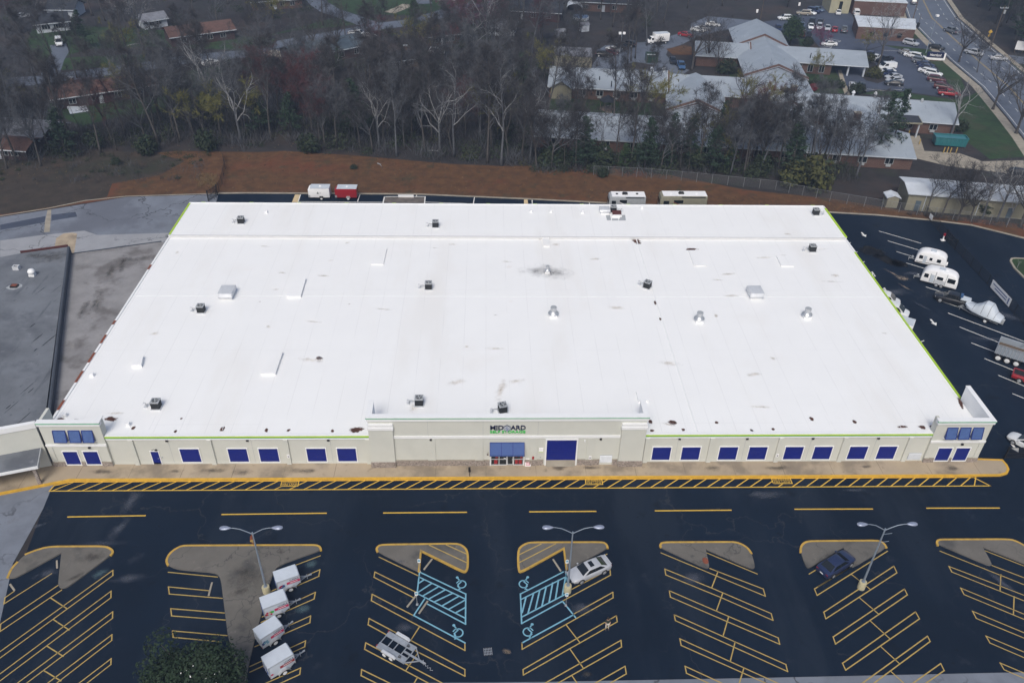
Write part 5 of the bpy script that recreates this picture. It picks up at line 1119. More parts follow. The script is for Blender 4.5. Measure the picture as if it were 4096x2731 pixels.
house('blue grey roofed ranch house with red walls and white gutter', (-53.5,228.6),(-36.2,242.2),5.0,3.0,4.8,'brick_dark','shingle_blue',None)
house('small white cottage with dark roof at the upper edge of the photo', (-136.2,275.5),(-128.0,275.5),4.0,2.8,4.6,'siding_white','shingle_dark',None,'cottage',2)
house('white shed like house with pale roof deep in the trees beside a lawn', (-104.5,262.),(-99.,266.5),2.6,2.5,3.8,'siding_white','shingle_grey',None,'cottage',2)
house('house with pale grey hipped roof at the woodland edge by the clay bank', (-104.5,176.0),(-93.2,173.4),4.6,2.6,4.4,'brick_dark','shingle_grey',None)
house('dark low roofed house at the woodland edge beside the frame', (-106.,168.5),(-94.5,166.8),3.2,2.4,3.4,'brick_dark','shingle_brown',None)
house('dark roofed brick house with a white porch beyond the service lot', (3.,283.),(24.5,279.5),5.5,2.9,4.8,'brick_dark','shingle_dark',None)
house('red brick house with white framed windows at the top edge', (30.,293.5),(52.,290.5),5.0,3.1,4.9,'brick','shingle_dark',None)
house('maroon roofed brick house behind pink blossom', (-18.5,250.5),(-9.5,254.),4.6,2.9,4.5,'brick','maroon',None)
house('pale sided small house half hidden under the pink blossom trees', (1.5,262.),(9.,261.),3.4,2.6,4.0,'siding_white','shingle_grey',None,'cottage',2)
house('dark roofed house with white porch by the lawn on the far hillside', (-134.,258.),(-126.,262.),3.6,2.8,4.5,'siding_white','shingle_dark',None)
house('brick house with dark roof in the trees near the side road', (-77.,287.),(-62.,292.),4.2,2.9,4.5,'brick','shingle_dark',None)
house('white sided house with porch where the side road leaves the photo', (-22.,305.),(-10.,303.),4.,2.9,4.6,'siding_white','shingle_dark',None)
house('low maroon outbuilding with pale sheets beside the blue roofed house', (-29.,226.),(-20.,231.),3.2,2.4,3.6,'wood','shingle_dark',.8)
ls = flat_building('long_shed', 'long grey shed with tan walls behind the care complex', [(18.9,229.3),(19.3,237.5),(29.6,236.2),(29.0,228.0)], 2.9, 'siding_tan', 'shingle_grey', .15, cat='shed')
p = G(0,2,640,100)
t = thing('carport', 'white arched carport open at its dark front beside a pool', 'carport', (p.x,p.y+1,0), radians(-8))
q = MB(); n = 9; ar = [(2.6*cos(pi*i/(n-1)), 1.6+1.2*sin(pi*i/(n-1))) for i in range(n)]; q.loft([[(x,-3,z_) for x,z_ in ar]+[(x*.97,-3,z_-.06) for x,z_ in reversed(ar)],[(x,3,z_) for x,z_ in ar]+[(x*.97,3,z_-.06) for x,z_ in reversed(ar)]]); q.build('arched_roof', M['siding_white'], t, off=z)
q = MB(); q.box(-2.55,-2.45,-3,3,0,1.6); q.box(2.45,2.55,-3,3,0,1.6); q.box(-2.44,2.44,2.8,2.9,0,2.6); q.build('wall', M['unit_dark'], t, off=z)
p = G(0,2,690,165)
t = thing('pool', 'small blue pool inside a black railing beside the carport', 'pool', (p.x,p.y,0)); q = MB(); q.cyl((0,0),2.6,0,.9,20); q.build('pool_wall', M['siding_white'], t, off=z); q = MB(); q.cyl((0,0),2.5,.85,.92,20); q.build('water', M['car_blue'], t, off=z)
q = MB(); q.ribbon([(-3.6,-3.4),(3.6,-3.4)], .05, 1.1); [q.rod((-3.6+i*.6,-3.4,0),(-3.6+i*.6,-3.4,1.1),.03,4) for i in range(13)]; q.build('railing', M['black_metal'], t, off=z)
for x, y, lb in ((715,265,'small white shed with pale roof beside the pool house trees'),(515,325,'small grey tarp covered shed deep in the wood')):
    p = G(0,2,x,y); t = thing('garden_shed', lb, 'shed', (p.x,p.y,0), radians(20)); MB().box(-1.3,1.3,-1.2,1.2,0,2.).build('wall', M['siding_white' if 'white' in lb else 'shingle_grey'], t, off=z); q = MB(); q.add([(-1.5,-1.4,2.0),(1.5,-1.4,2.0),(1.5,0,2.7),(-1.5,0,2.7),(-1.5,1.4,2.0),(1.5,1.4,2.0)],[(0,1,2,3),(3,2,5,4),(0,3,4),(1,5,2)]); q.build('roof', M['shingle_grey'], t, off=z)

# ------------------------------------------------------------------ fences
def fence_line(name, lb, pts, h, step, pm, meshm, cat='fence', bars=False, rail=True):
    t = thing(name, lb, cat, (pts[0][0],pts[0][1],0), world=True)
    L = [Vector((p[0],p[1],0)) for p in pts]; q = MB(); rl = MB(); n = 0
    for a, b in zip(L, L[1:]):
        k = max(1, round((b-a).length/step))
        for i in range(k):
            c = a.lerp(b, i/k); d = a.lerp(b, (i+1)/k)
            MB().cyl((c.x,c.y),.045 if not bars else .05,0,h+.05,6).build('post', M[pm], t); n += 1
            if bars:
                dd = (d-c); m_ = max(2, int(dd.length/.17))
                for j in range(m_): e = c+dd*(j+.5)/m_; q.box(e.x-.012,e.x+.012,e.y-.012,e.y+.012,.1,h-.06)
            else: q.quad((c.x,c.y,.05),(d.x,d.y,.05),(d.x,d.y,h-.03),(c.x,c.y,h-.03))
            rl.rod((c.x,c.y,h),(d.x,d.y,h),.022,5)
            if bars: rl.rod((c.x,c.y,.2),(d.x,d.y,.2),.022,5)
    q.build('mesh_panel' if not bars else 'bar_panel', M[meshm], t); rl.build('rail', M[pm], t); return t
fence_line('chain_link_fence', 'grey chain link fence along the foot of the wood behind the clay bank', [(22.2,158.4),(34,157.2),(46,154.6),(58.3,151.7),(67.8,146.9),(79.7,142.2),(95,137.2),(112,131.8)], 2.0, 3.0, 'fence_post', 'wire_mesh')
bf = fence_line('yard_fence', 'black metal bar fence dividing the side yard from the outer asphalt', [(84.3,141.5),(83.9,131.5)]+[(83.9,127.6),(84,116),(83.8,104),(83.7,88),(83.6,74.4)], 1.9, 2.9, 'black_metal', 'black_metal', bars=True)
fence_line('woodland_fence', 'dark thin wire fence climbing from the gate toward the wood', [(-51.9,146.5),(-52.4,153),(-53.5,160),(-56,167)], 1.8, 3.2, 'black_metal', 'bar_mesh')
def gate(lb, a, b, h):
    a, b = Vector((*a,0)), Vector((*b,0)); t = thing('yard_gate', lb, 'gate', tuple(a), world=True); d = b-a
    for s_ in (a, b): MB().box(s_.x-.08,s_.x+.08,s_.y-.08,s_.y+.08,0,h+.2).build('gate_post', M['black_metal'], t)
    q = MB()
    for zz in (.15,h*.5,h): q.rod(tuple(a+Vector((0,0,zz))),tuple(b+Vector((0,0,zz))),.04,5)
    q.rod(tuple(a+Vector((0,0,.15))),tuple(b+Vector((0,0,h))),.03,5)
    for s_ in (.33,.66): q.rod(tuple(a+d*s_+Vector((0,0,.15))),tuple(a+d*s_+Vector((0,0,h))),.03,5)
    q.build('gate_frame', M['black_metal'], t); q = MB(); q.quad(tuple(a+Vector((0,0,.15))),tuple(b+Vector((0,0,.15))),tuple(b+Vector((0,0,h))),tuple(a+Vector((0,0,h)))); q.build('gate_mesh', M['bar_mesh'], t)
gate('black swing gate with diagonal brace where the back lane meets old pavement', P2([G(1,0,1785,225)])[0], P2([G(1,0,1862,175)])[0], 2.1)
gate('black yard gate standing between the tower corner and the outer fence', (65.4,74.4), (72.5,74.3), 1.9)
gate('black sliding gate in the yard fence by the red keypad', (83.9,131.3), (83.9,127.7), 1.9)
p = G(1,3,1655,560); t = thing('keypad_stand', 'white gate keypad stand with red box beside the yard fence', 'keypad stand', (p.x,p.y,0)); MB().box(-.35,.35,-.3,.3,0,.15).build('foot', M['letter_white'], t, off=z); MB().box(-.08,.08,-.08,.08,.15,1.1).build('post', M['letter_white'], t, off=z); MB().box(-.16,.16,-.16,.12,1.0,1.45).build('box', M['car_red'], t, off=z)
a, b = G(1,3,1852,700,.3), G(1,3,1935,780,.3)
t = thing('banner', 'white banner with a small blue end mark hung on the yard fence', 'banner', (83.85,(a.y+b.y)/2,0), world=True); y0, y1 = 108.6, 114.6
q = MB(); q.box(83.70,83.73,y0,y1,.35,1.8); q.build('sheet', M['letter_white'], t); q = MB(); q.box(83.685,83.699,y0+.5,y0+.75,.5,1.6); q.box(83.685,83.699,y0+1.2,y1-.5,1.25,1.4); q.box(83.685,83.699,y0+1.2,y1-1.2,.8,.95); q.build('print', M['awning_blue'], t)
MB().box(83.70,83.73,137.2,138.4,.9,1.8).build('sign_plate', M['letter_white'], bf, off=OFF[bf.name])
ol = [G(1,3,x,y) for x,y in ((2235,740),(2245,720),(2280,716),(2352,720),(2600,740),(2600,1100),(2352,880),(2270,800))]
t = thing('planted_island', 'kerbed grass island in the outer asphalt beyond the yard fence', 'traffic island', tuple(ol[0]), world=True); MB().prism(P2(ol), -.02, .12).build('soil', M['lawn_green'], t); q = MB(); q.kerb(P2([ol[7],ol[0],ol[1],ol[2],ol[3],ol[4]]), .35, -.02, .17); q.kerb(P2([ol[7],ol[6],ol[5]]), .35, -.02, .168); q.build('kerb', M['kerb_concrete'], t)

# ------------------------------------------------------------------ lamp posts, poles, signs
def lot_lamp(lb, base, heads, extra=None):
    p = G(3,*base); t = thing('street_lamp', lb, 'street lamp', (p.x,p.y,0), group='double armed lamps in the parking lot')
    q = MB(); n = 16; q.loft([[(r_*cos(2*pi*i/n),r_*sin(2*pi*i/n),z_) for i in range(n)] for z_, r_ in ((-.02,.40),(.95,.40),(1.02,.36))]); q.build('concrete_base', M['base_cream'], t, 30, off=z)
    q = MB(); q.cyl((0,0),.2,1.02,1.08,8); q.tube([(0,0,1.08),(0,0,9.25)],[.115,.07],10); q.build('pole', M['pole_metal'], t, 60, off=z)
    for sg in (-1, 1):
        q = MB(); q.tube([(0,0,9.0),(sg*.5,0,9.35),(sg*1.1,0,9.72),(sg*1.7,0,9.88),(sg*2.05,0,9.9)],[.05,.045,.04,.035,.03],8); q.build('arm', M['pole_metal'], t, 60, off=z)
        q = MB(); n = 12; prof = ((1.95,.05,.05),(2.1,.13,.09),(2.4,.25,.14),(2.7,.27,.15),(2.95,.20,.11),(3.05,.06,.04))
        q.loft([[(sg*x_, w_*cos(2*pi*i/n), 9.9+h_*sin(2*pi*i/n)) for i in range(n)] for x_, w_, h_ in prof]); 
        if sg < 0: q.f = [tuple(reversed(f)) for f in q.f]
        q.build('lamp_head', M['lamp_head'], t, 80, off=z)
    return t
t = lot_lamp('double armed lamp post with a torn red banner near the cargo trailers', (0,2283,722), 0)
q = MB(); q.add([(-.12,.05,8.9),(-.35,.05,8.55),(-.45,.0,7.9),(-.15,.05,7.35),(-.12,.05,7.6)],[(0,1,2,3,4)]); q.build('banner', M['rust_red'], t, off=z); q = MB(); q.add([(-.13,.03,8.2),(-.4,.0,8.1),(-.42,-.02,7.95),(-.13,.03,7.7)],[(0,1,2,3)]); q.build('banner_stripe', M['paint_lot_yellow'], t, off=z)
lot_lamp('double armed lamp post standing at the accessible aisle beside the silver sedan', (2,577,712), 0)
t = lot_lamp('double armed lamp post with two empty banner brackets by the blue sedan row', (3,957,680), 0)
q = MB(); q.rod((.05,0,8.4),(.95,.1,8.45),.025); q.rod((.05,0,7.2),(.95,.1,7.25),.025); q.build('banner_bracket', M['pole_metal'], t, off=z)
for c, b, lb in ((1,(1452,545),'accessible parking sign standing in the notch of the striped island'),(1,(1430,825),'accessible parking sign at the head of the hatched blue aisle, bent base'),(2,(566,550),'accessible parking sign near the silver sedan, above the aisle'),(2,(563,833),'accessible parking sign just below the lamp base')):
    p = G(3,c,*b); t = thing('accessible_sign', lb, 'parking sign', (p.x,p.y,0), group='accessible parking signs')
    MB().rod((0,0,0),(0,0,2.15),.03).build('post', M['galv'], t, off=z); s_ = MB(); s_.box(-.16,.16,-.05,-.03,1.55,2.1); pl = s_.build('plate', M['letter_white'], t, off=z); s_ = MB(); s_.box(-.12,.12,-.06,-.0505,1.74,2.02); s_.build('blue_panel', M['paint_blue'], pl, off=z)
    s_ = MB(); s_.box(-.12,.12,-.12,.12,0,.06); s_.build('foot', M['galv'], t, off=z)
def pole(lb, b, h, kind, name='utility_pole', cat='utility pole', r=.14):
    p = G(*b); t = thing(name, lb, cat, (p.x,p.y,0)); q = MB(); q.tube([(0,0,0),(0,0,h)],[r,r*.7],8); q.build('pole', M['wood' if kind != 'flood' and kind != 'cobra' else 'pole_metal'], t, off=z)
    if kind == 'cross':
        q = MB(); q.box(-1.3,1.3,-.06,.06,h-.8,h-.65); q.build('crossarm', M['fascia_white'], t, off=z); q = MB()
        for x in (-1.2,-.5,.5,1.2): q.cyl((x,0),.07,h-.649,h-.35,6)
        q.build('insulator', M['unit_grey'], t, off=z); q = MB(); q.cyl((.3,-.3),.28,h-2.2,h-1.2,10); q.build('transformer', M['unit_grey'], t, off=z)
    if kind == 'flood':
        for sg in (-1,1): q = MB(); q.box(sg*.55-.35,sg*.55+.35,-.4,.1,h-.2,h+.35); q.build('flood_lamp', M['letter_white'], t, off=z)
    if kind == 'cobra':
        q = MB(); q.box(-.4,.4,-.5,.3,h-.1,h+.4); q.build('flood_lamp', M['letter_white'], t, off=z)
    if kind == 'box': q = MB(); q.box(-.35,.35,-.3,.3,.3,1.6); q.build('meter_box', M['unit_dark'], t, off=z)
    return t, p
pole('tall green lamp pole with two floodlights behind the long roof ridge', (0,2,1015,590), 9.5, 'flood', 'flood_lamp_pole', 'street lamp', .12)
pole('leaning pale lamp pole with one floodlight on the verge by the highway', (0,3,1512,455), 10.5, 'cobra', 'flood_lamp_pole', 'street lamp', .13)
pA = pole('dark bare utility pole at the highway kerb by the brick shop', (0,3,1398,178), 12, 'plain')
pB = pole('utility pole with white crossarm and transformer beyond the highway', (0,3,2062,420), 12.5, 'cross')
pole('thin pale pole rising behind the main gabled roof', (0,3,95,180), 10.5, 'plain', r=.09)
pole('short dark pole with a meter box on the pavement', (0,3,1440,240), 4.2, 'box', r=.07)
q = MB()
def wire(a, b, sag):
    a, b = Vector(a), Vector(b); q.tube([a.lerp(b, i/8)-Vector((0,0,sag*4*(i/8)*(1-i/8))) for i in range(9)], .022, 3, cap=False)
pb = pB[1]
for dx in (-1.2,-.5,.5,1.2): wire((pb.x+dx,pb.y,12.), (pb.x+dx+26,pb.y-75,12.3), 1.2); wire((pb.x+dx,pb.y,12.), (pb.x+dx+6,pb.y+95,12.3), 1.2)
w_ = q.build('power_line', M['black_metal']); tag(w_, 'thin black power lines running along the highway verge', 'power line')
p = G(0,3,1580,520)
t = thing('lawn_sign', 'navy and white name sign standing on the verge by the visitor lot', 'sign', (p.x,p.y,0), radians(-12)); q = MB(); q.box(-2.3,2.3,-.25,.25,.9,2.4); q.build('panel', M['letter_navy'], t, off=z); q = MB(); q.box(-2.2,2.2,-.3,.3,.25,.85); q.build('lower_panel', M['letter_white'], t, off=z)
place_mb(text_mb('Heartland', 3.0, .75, .004, .01), (-1.5,-.262,1.3), (1,0,0), (0,0,1), (0,-1,0)).build('lettering', M['letter_white'], t, off=z); q = MB(); q.box(-2.25,2.25,-.2,.2,-.05,.249); q.build('plinth', M['brick'], t, off=z); q = MB(); q.cyl((1.9,-.262),.0,0,0,3) if False else None; MB().box(2.31,2.8,-.2,.2,.25,2.3).build('end_pier', M['letter_white'], t, off=z)
p = G(0,3,2035,360); t = thing('warning_sign', 'yellow diamond road sign with a plate below beyond the highway', 'road sign', (p.x,p.y,0)); MB().rod((0,0,0),(0,0,3.2),.05).build('post', M['galv'], t, off=z); q = MB(); q.loft([[(0,-.08,2.3),(.7,-.08,3.),(0,-.08,3.7),(-.7,-.08,3.)],[(0,-.05,2.3),(.7,-.05,3.),(0,-.05,3.7),(-.7,-.05,3.)]]); q.build('plate', M['paint_yellow'], t, off=z); MB().box(-.35,.35,-.08,-.05,1.6,2.2).build('lower_plate', M['paint_yellow'], t, off=z)
p = G(0,3,2300,455); t = thing('board_sign', 'white framed board sign on the far side of the highway', 'sign', (p.x,p.y,0), radians(-30)); MB().box(-1.2,1.2,-.12,.12,.9,3.4).build('panel', M['letter_white'], t, off=z); q = MB(); q.box(-1.1,-.95,-.1,.1,0,.899); q.box(.95,1.1,-.1,.1,0,.899); q.build('leg', M['wood'], t, off=z)
for b, lb in (((0,3,62,140),'small white board on the wood edge behind the main roof'),((0,3,422,80),'narrow white notice on a post by the upper parking court'),((0,3,938,95),'small white notice before the brick store')):
    p = G(*b); t = thing('notice_board', lb, 'sign', (p.x,p.y,0)); MB().rod((0,0,0),(0,0,2.),.05).build('post', M['wood'], t, off=z); MB().box(-.35,.35,-.08,-.05,1.1,2.2).build('plate', M['letter_white'], t, off=z)
# ------------------------------------------------------------------ cars
Z0 = (0,0,0)
def wheel(mb_t, mb_r, x, y, r, w, sg):
    n = 18
    mb_t.loft([[(x+rr*cos(2*pi*i/n), y+yy, r+rr*sin(2*pi*i/n)) for i in range(n)] for rr, yy in ((r*.9,-w/2),(r,-w/2+.03),(r,w/2-.03),(r*.9,w/2))])
    yo = y+sg*(w/2+.004)
    mb_r.loft([[(x+rr*cos(2*pi*i/n), yo+sg*dy, r+rr*sin(2*pi*i/n)) for i in range(n)] for rr, dy in ((r*.66,0),(r*.62,.012),(r*.2,-.0+.016),(r*.05,.018))])
def add_wheels(t, xs, y, r, w=.22, rim='rim', both=True):
    for x in xs:
        for sg in ((-1,1) if both else (-1,)):
            a, b = MB(), MB(); wheel(a, b, x, sg*y, r, w, sg); o = a.build('wheel', M['tyre'], t, 40, off=Z0); b.build('rim', M[rim], o, 40, off=Z0)
def car_body(st, cab, roofc=None):
    mb = MB(); rings = []
    for x, hw, zb, zt in st:
        m_ = zb+.18+.5*(zt-zb-.18)
        h = [(-hw*.80,zb),(-hw*.97,zb+.12),(-hw,m_),(-hw*.975,zt-.09),(-hw*.93,zt-.035),(-hw*.80,zt)]
        rings.append([(x,y,z) for y,z in h]+[(x,0,zt+.02)]+[(x,-y,z) for y,z in reversed(h)]+[(x,0,zb)])
    mb.loft(rings)
    if cab:
        rings = []
        for x, hb, zb, ht, zt in cab:
            h = [(-hb,zb),(-ht,zt-.05),(-ht*.93,zt-.015),(-ht*.7,zt)]
            rings.append([(x,y,z) for y,z in h]+[(x,0,zt+.012)]+[(x,-y,z) for y,z in reversed(h)])
        mb.loft(rings)
    return mb
SPEC = {
 'sedan': dict(st=[(-2.40,.70,.42,.78),(-2.34,.82,.28,.95),(-2.0,.89,.22,1.03),(-1.2,.91,.20,1.0),(0,.915,.20,.97),(1.0,.91,.20,.95),(1.75,.89,.22,.86),(2.2,.80,.25,.75),(2.40,.60,.34,.60)],
    cab=[(-1.92,.74,.9,.66,.99),(-1.1,.80,.9,.60,1.38),(-.6,.82,.9,.61,1.44),(.1,.83,.9,.62,1.44),(.36,.82,.9,.61,1.40),(1.22,.76,.85,.68,.93)], ws=(1.16,.975,.70,.42,1.385,.575), rw=(-1.86,1.02,.66,-1.13,1.375,.56), sw=[(.92,1.0),(.34,1.34),(-1.0,1.34),(-1.55,1.03)], hb=.82, ht=.61, zt=1.44, wx=(-1.42,1.42), wr=.33, wy=.82, hl=(2.18,.60,.66), tl=(-2.36,.62,.80)),
 'suv': dict(st=[(-2.35,.80,.45,1.0),(-2.28,.90,.34,1.1),(-1.9,.94,.28,1.12),(0,.95,.27,1.1),(1.0,.95,.27,1.08),(1.75,.93,.3,1.02),(2.15,.86,.33,.94),(2.35,.66,.42,.78)],
    cab=[(-2.28,.80,1.0,.74,1.14),(-1.98,.84,1.0,.68,1.66),(-1.4,.86,1.0,.69,1.75),(0,.87,1.0,.70,1.76),(.4,.86,1.0,.69,1.70),(1.2,.80,.95,.74,1.06)], ws=(1.14,1.12,.74,.46,1.68,.64), rw=(-2.25,1.22,.72,-2.02,1.62,.66), sw=[(.92,1.15),(.42,1.62),(-1.85,1.62),(-2.02,1.16)], hb=.87, ht=.69, zt=1.76, wx=(-1.38,1.42), wr=.37, wy=.85, hl=(2.14,.66,.84), tl=(-2.32,.74,1.0)),
 'pickup': dict(st=[(-2.75,.86,.55,1.05),(-2.7,.92,.45,1.1),(-1.0,.96,.36,1.1),(.4,.97,.34,1.1),(1.3,.96,.34,1.1),(2.2,.93,.36,1.05),(2.6,.85,.4,.95),(2.75,.7,.5,.82)],
    cab=[(-.85,.84,1.0,.72,1.15),(-.72,.86,1.0,.70,1.72),(-.3,.87,1.0,.71,1.79),(.55,.87,1.0,.71,1.79),(.8,.86,1.0,.70,1.74),(1.5,.82,.95,.76,1.1)], ws=(1.45,1.15,.76,.86,1.71,.65), rw=(-.86,1.2,.72,-.74,1.66,.66), sw=[(1.2,1.17),(.82,1.66),(-.6,1.66),(-.66,1.17)], hb=.87, ht=.70, zt=1.79, wx=(-1.65,1.75), wr=.39, wy=.86, hl=(2.55,.68,.86), tl=(-2.74,.80,.92)),
 'van': dict(st=[(-2.7,.86,.5,1.2),(-2.62,.96,.4,1.25),(0,.98,.34,1.25),(1.2,.98,.34,1.2),(2.0,.95,.36,1.12),(2.45,.86,.4,1.0),(2.6,.66,.5,.84)],
    cab=[(-2.68,.86,1.1,.82,1.3),(-2.58,.92,1.1,.80,1.96),(-2.2,.93,1.1,.80,2.06),(.4,.93,1.1,.80,2.06),(.8,.92,1.1,.79,2.0),(1.85,.84,1.05,.80,1.17)], ws=(1.78,1.24,.78,.90,1.95,.72), rw=(-2.675,1.35,.72,-2.6,1.85,.70), sw=[(1.45,1.28),(.95,1.85),(.2,1.85),(.1,1.28)], hb=.93, ht=.80, zt=2.06, wx=(-1.6,1.6), wr=.37, wy=.88, hl=(2.42,.68,.9), tl=(-2.68,.82,1.0)),
}
def make_car(kind, color, extra=False):
    s = SPEC[kind]; t = thing('parked_car', None, 'car')
    body = car_body(s['st'], s['cab']).build('body', M['car_'+color], t, 35, off=Z0)
    def panel(pts, name='window', m='car_glass', par=t): q = MB(); q.add(pts, [tuple(range(len(pts)))]); return q.build(name, M[m], par, off=Z0)
    a, za, ya, b, zb, yb = s['ws']; e = .02
    panel([(a+e,-ya,za+e),(a+e,ya,za+e),(b+e,yb,zb+e),(b+e,-yb,zb+e)], 'windscreen')
    a, za, ya, b, zb, yb = s['rw']
    panel([(a-e,ya,za+e),(a-e,-ya,za+e),(b-e,-yb,zb+e),(b-e,yb,zb+e)], 'rear_window')
    for sg in (-1, 1):
        def yy(z): return s['hb']+(s['ht']-s['hb'])*(z-.95)/(s['zt']-.05-.95)+.016
        p = [(x, sg*yy(z), z) for x, z in s['sw']]
        if sg > 0: p = list(reversed(p))
        w_ = panel(p, 'side_window')
        xm = -.35 if kind != 'van' else .5
        z0_, z1_ = s['sw'][0][1], s['sw'][1][1]
        q = MB(); q.bar((xm,sg*(yy(z0_)+.004),z0_),(xm,sg*(yy(z1_)+.004),z1_),.06,.012); q.build('pillar', M['black_trim'], w_, off=Z0)
        mx = s['sw'][0][0]-.05; q = MB(); q.slab([(mx-.07,z0_-.02),(mx-.05,z0_+.12),(mx+.09,z0_+.10),(mx+.1,z0_)], .09, .02, y0=sg*(s['hb']+.13)); q.build('mirror', M['car_'+color], t, off=Z0)
        hx, hy, hz = s['hl']; q = MB(); q.slab([(hx-.16,hz-.06),(hx-.2,hz+.05),(hx+.02,hz+.05),(hx+.10,hz-.06)], .16, .02, y0=sg*hy); q.build('headlight', M['head_lamp'], t, off=Z0)
        hx, hy, hz = s['tl']; q = MB(); q.box(hx-.03,hx+.12,sg*hy-.14,sg*hy+.14,hz-.07,hz+.07); q.build('taillight', M['tail_lamp'], t, off=Z0)
    q = MB(); fx = s['st'][-1][0]; q.box(fx-.14,fx+.012,-.42,.42,s['st'][-1][2]+.04,s['st'][-1][2]+.18); q.build('grille', M['black_trim'], t, off=Z0)
    rx = s['st'][0][0]; q = MB(); q.box(rx-.015,rx+.05,-.2,.2,.55,.68); q.build('number_plate', M['letter_white'], t, off=Z0)
    for x in s['wx']:
        q = MB(); n = 16
        for sg in (-1, 1):
            yy_ = sg*(s['wy']+.105); q.loft([[(x+s['wr']*1.14*cos(2*pi*i/n), yv, s['wr']+.02+s['wr']*1.14*sin(2*pi*i/n)) for i in range(n)] for yv in ((yy_-.12, yy_-.012) if sg > 0 else (yy_+.012, yy_+.12))])
        q.build('wheel_arch', M['black_trim'], t, 40, off=Z0)
    add_wheels(t, s['wx'], s['wy'], s['wr'])
    if kind == 'pickup':
        q = MB(); q.box(-2.62,-.92,-.72,.72,1.118,1.124); q.build('bed_liner', M['black_trim'], t, off=Z0)
        q = MB(); q.box(-2.74,-2.62,-.86,.86,1.08,1.2); q.box(-2.619,-.92,-.86,-.74,1.08,1.2); q.box(-2.619,-.92,.74,.86,1.08,1.2); q.build('bed_rail', M['car_'+color], t, off=Z0)
    return t
PROTO = {}; COUNT = {}
def set_color(t, color):
    for o in COL.objects:
        if o.parent is t and (o.name.split('.')[0] in ('body','mirror','bed_rail')):
            o.material_slots[0].link = 'OBJECT'; o.material_slots[0].material = M['car_'+color]
def put_car(kind, color, pos, rz, label, group, first=None):
    if kind not in PROTO: t = PROTO[kind] = make_car(kind, color); t['_c'] = color
    else:
        t = copy_tree(PROTO[kind]); set_color(t, color)
    t.location = (pos[0],pos[1],first if first is not None else -.02); t.rotation_euler = (0,0,rz)
    t.name = {'sedan':'parked_car','suv':'parked_suv','pickup':'pickup_truck','van':'parked_van'}[kind]
    t['label'] = label; t['category'] = {'sedan':'car','suv':'SUV','pickup':'pickup truck','van':'van'}[kind]
    if group: t['group'] = group
    elif 'group' in t: del t['group']
    return t
def car_px(kind, color, r, c, x, y, dx, dy, label, group):
    a = G(r,c,x,y,.75); b = G(r,c,x+dx,y+dy,.75); put_car(kind, color, a, atan2(b.y-a.y,b.x-a.x), label, group)
gu = 'cars in the upper parking court'; gv = 'cars in the visitor lot'; gs = 'cars in the service lot'; gh = 'cars on the highway and its street'
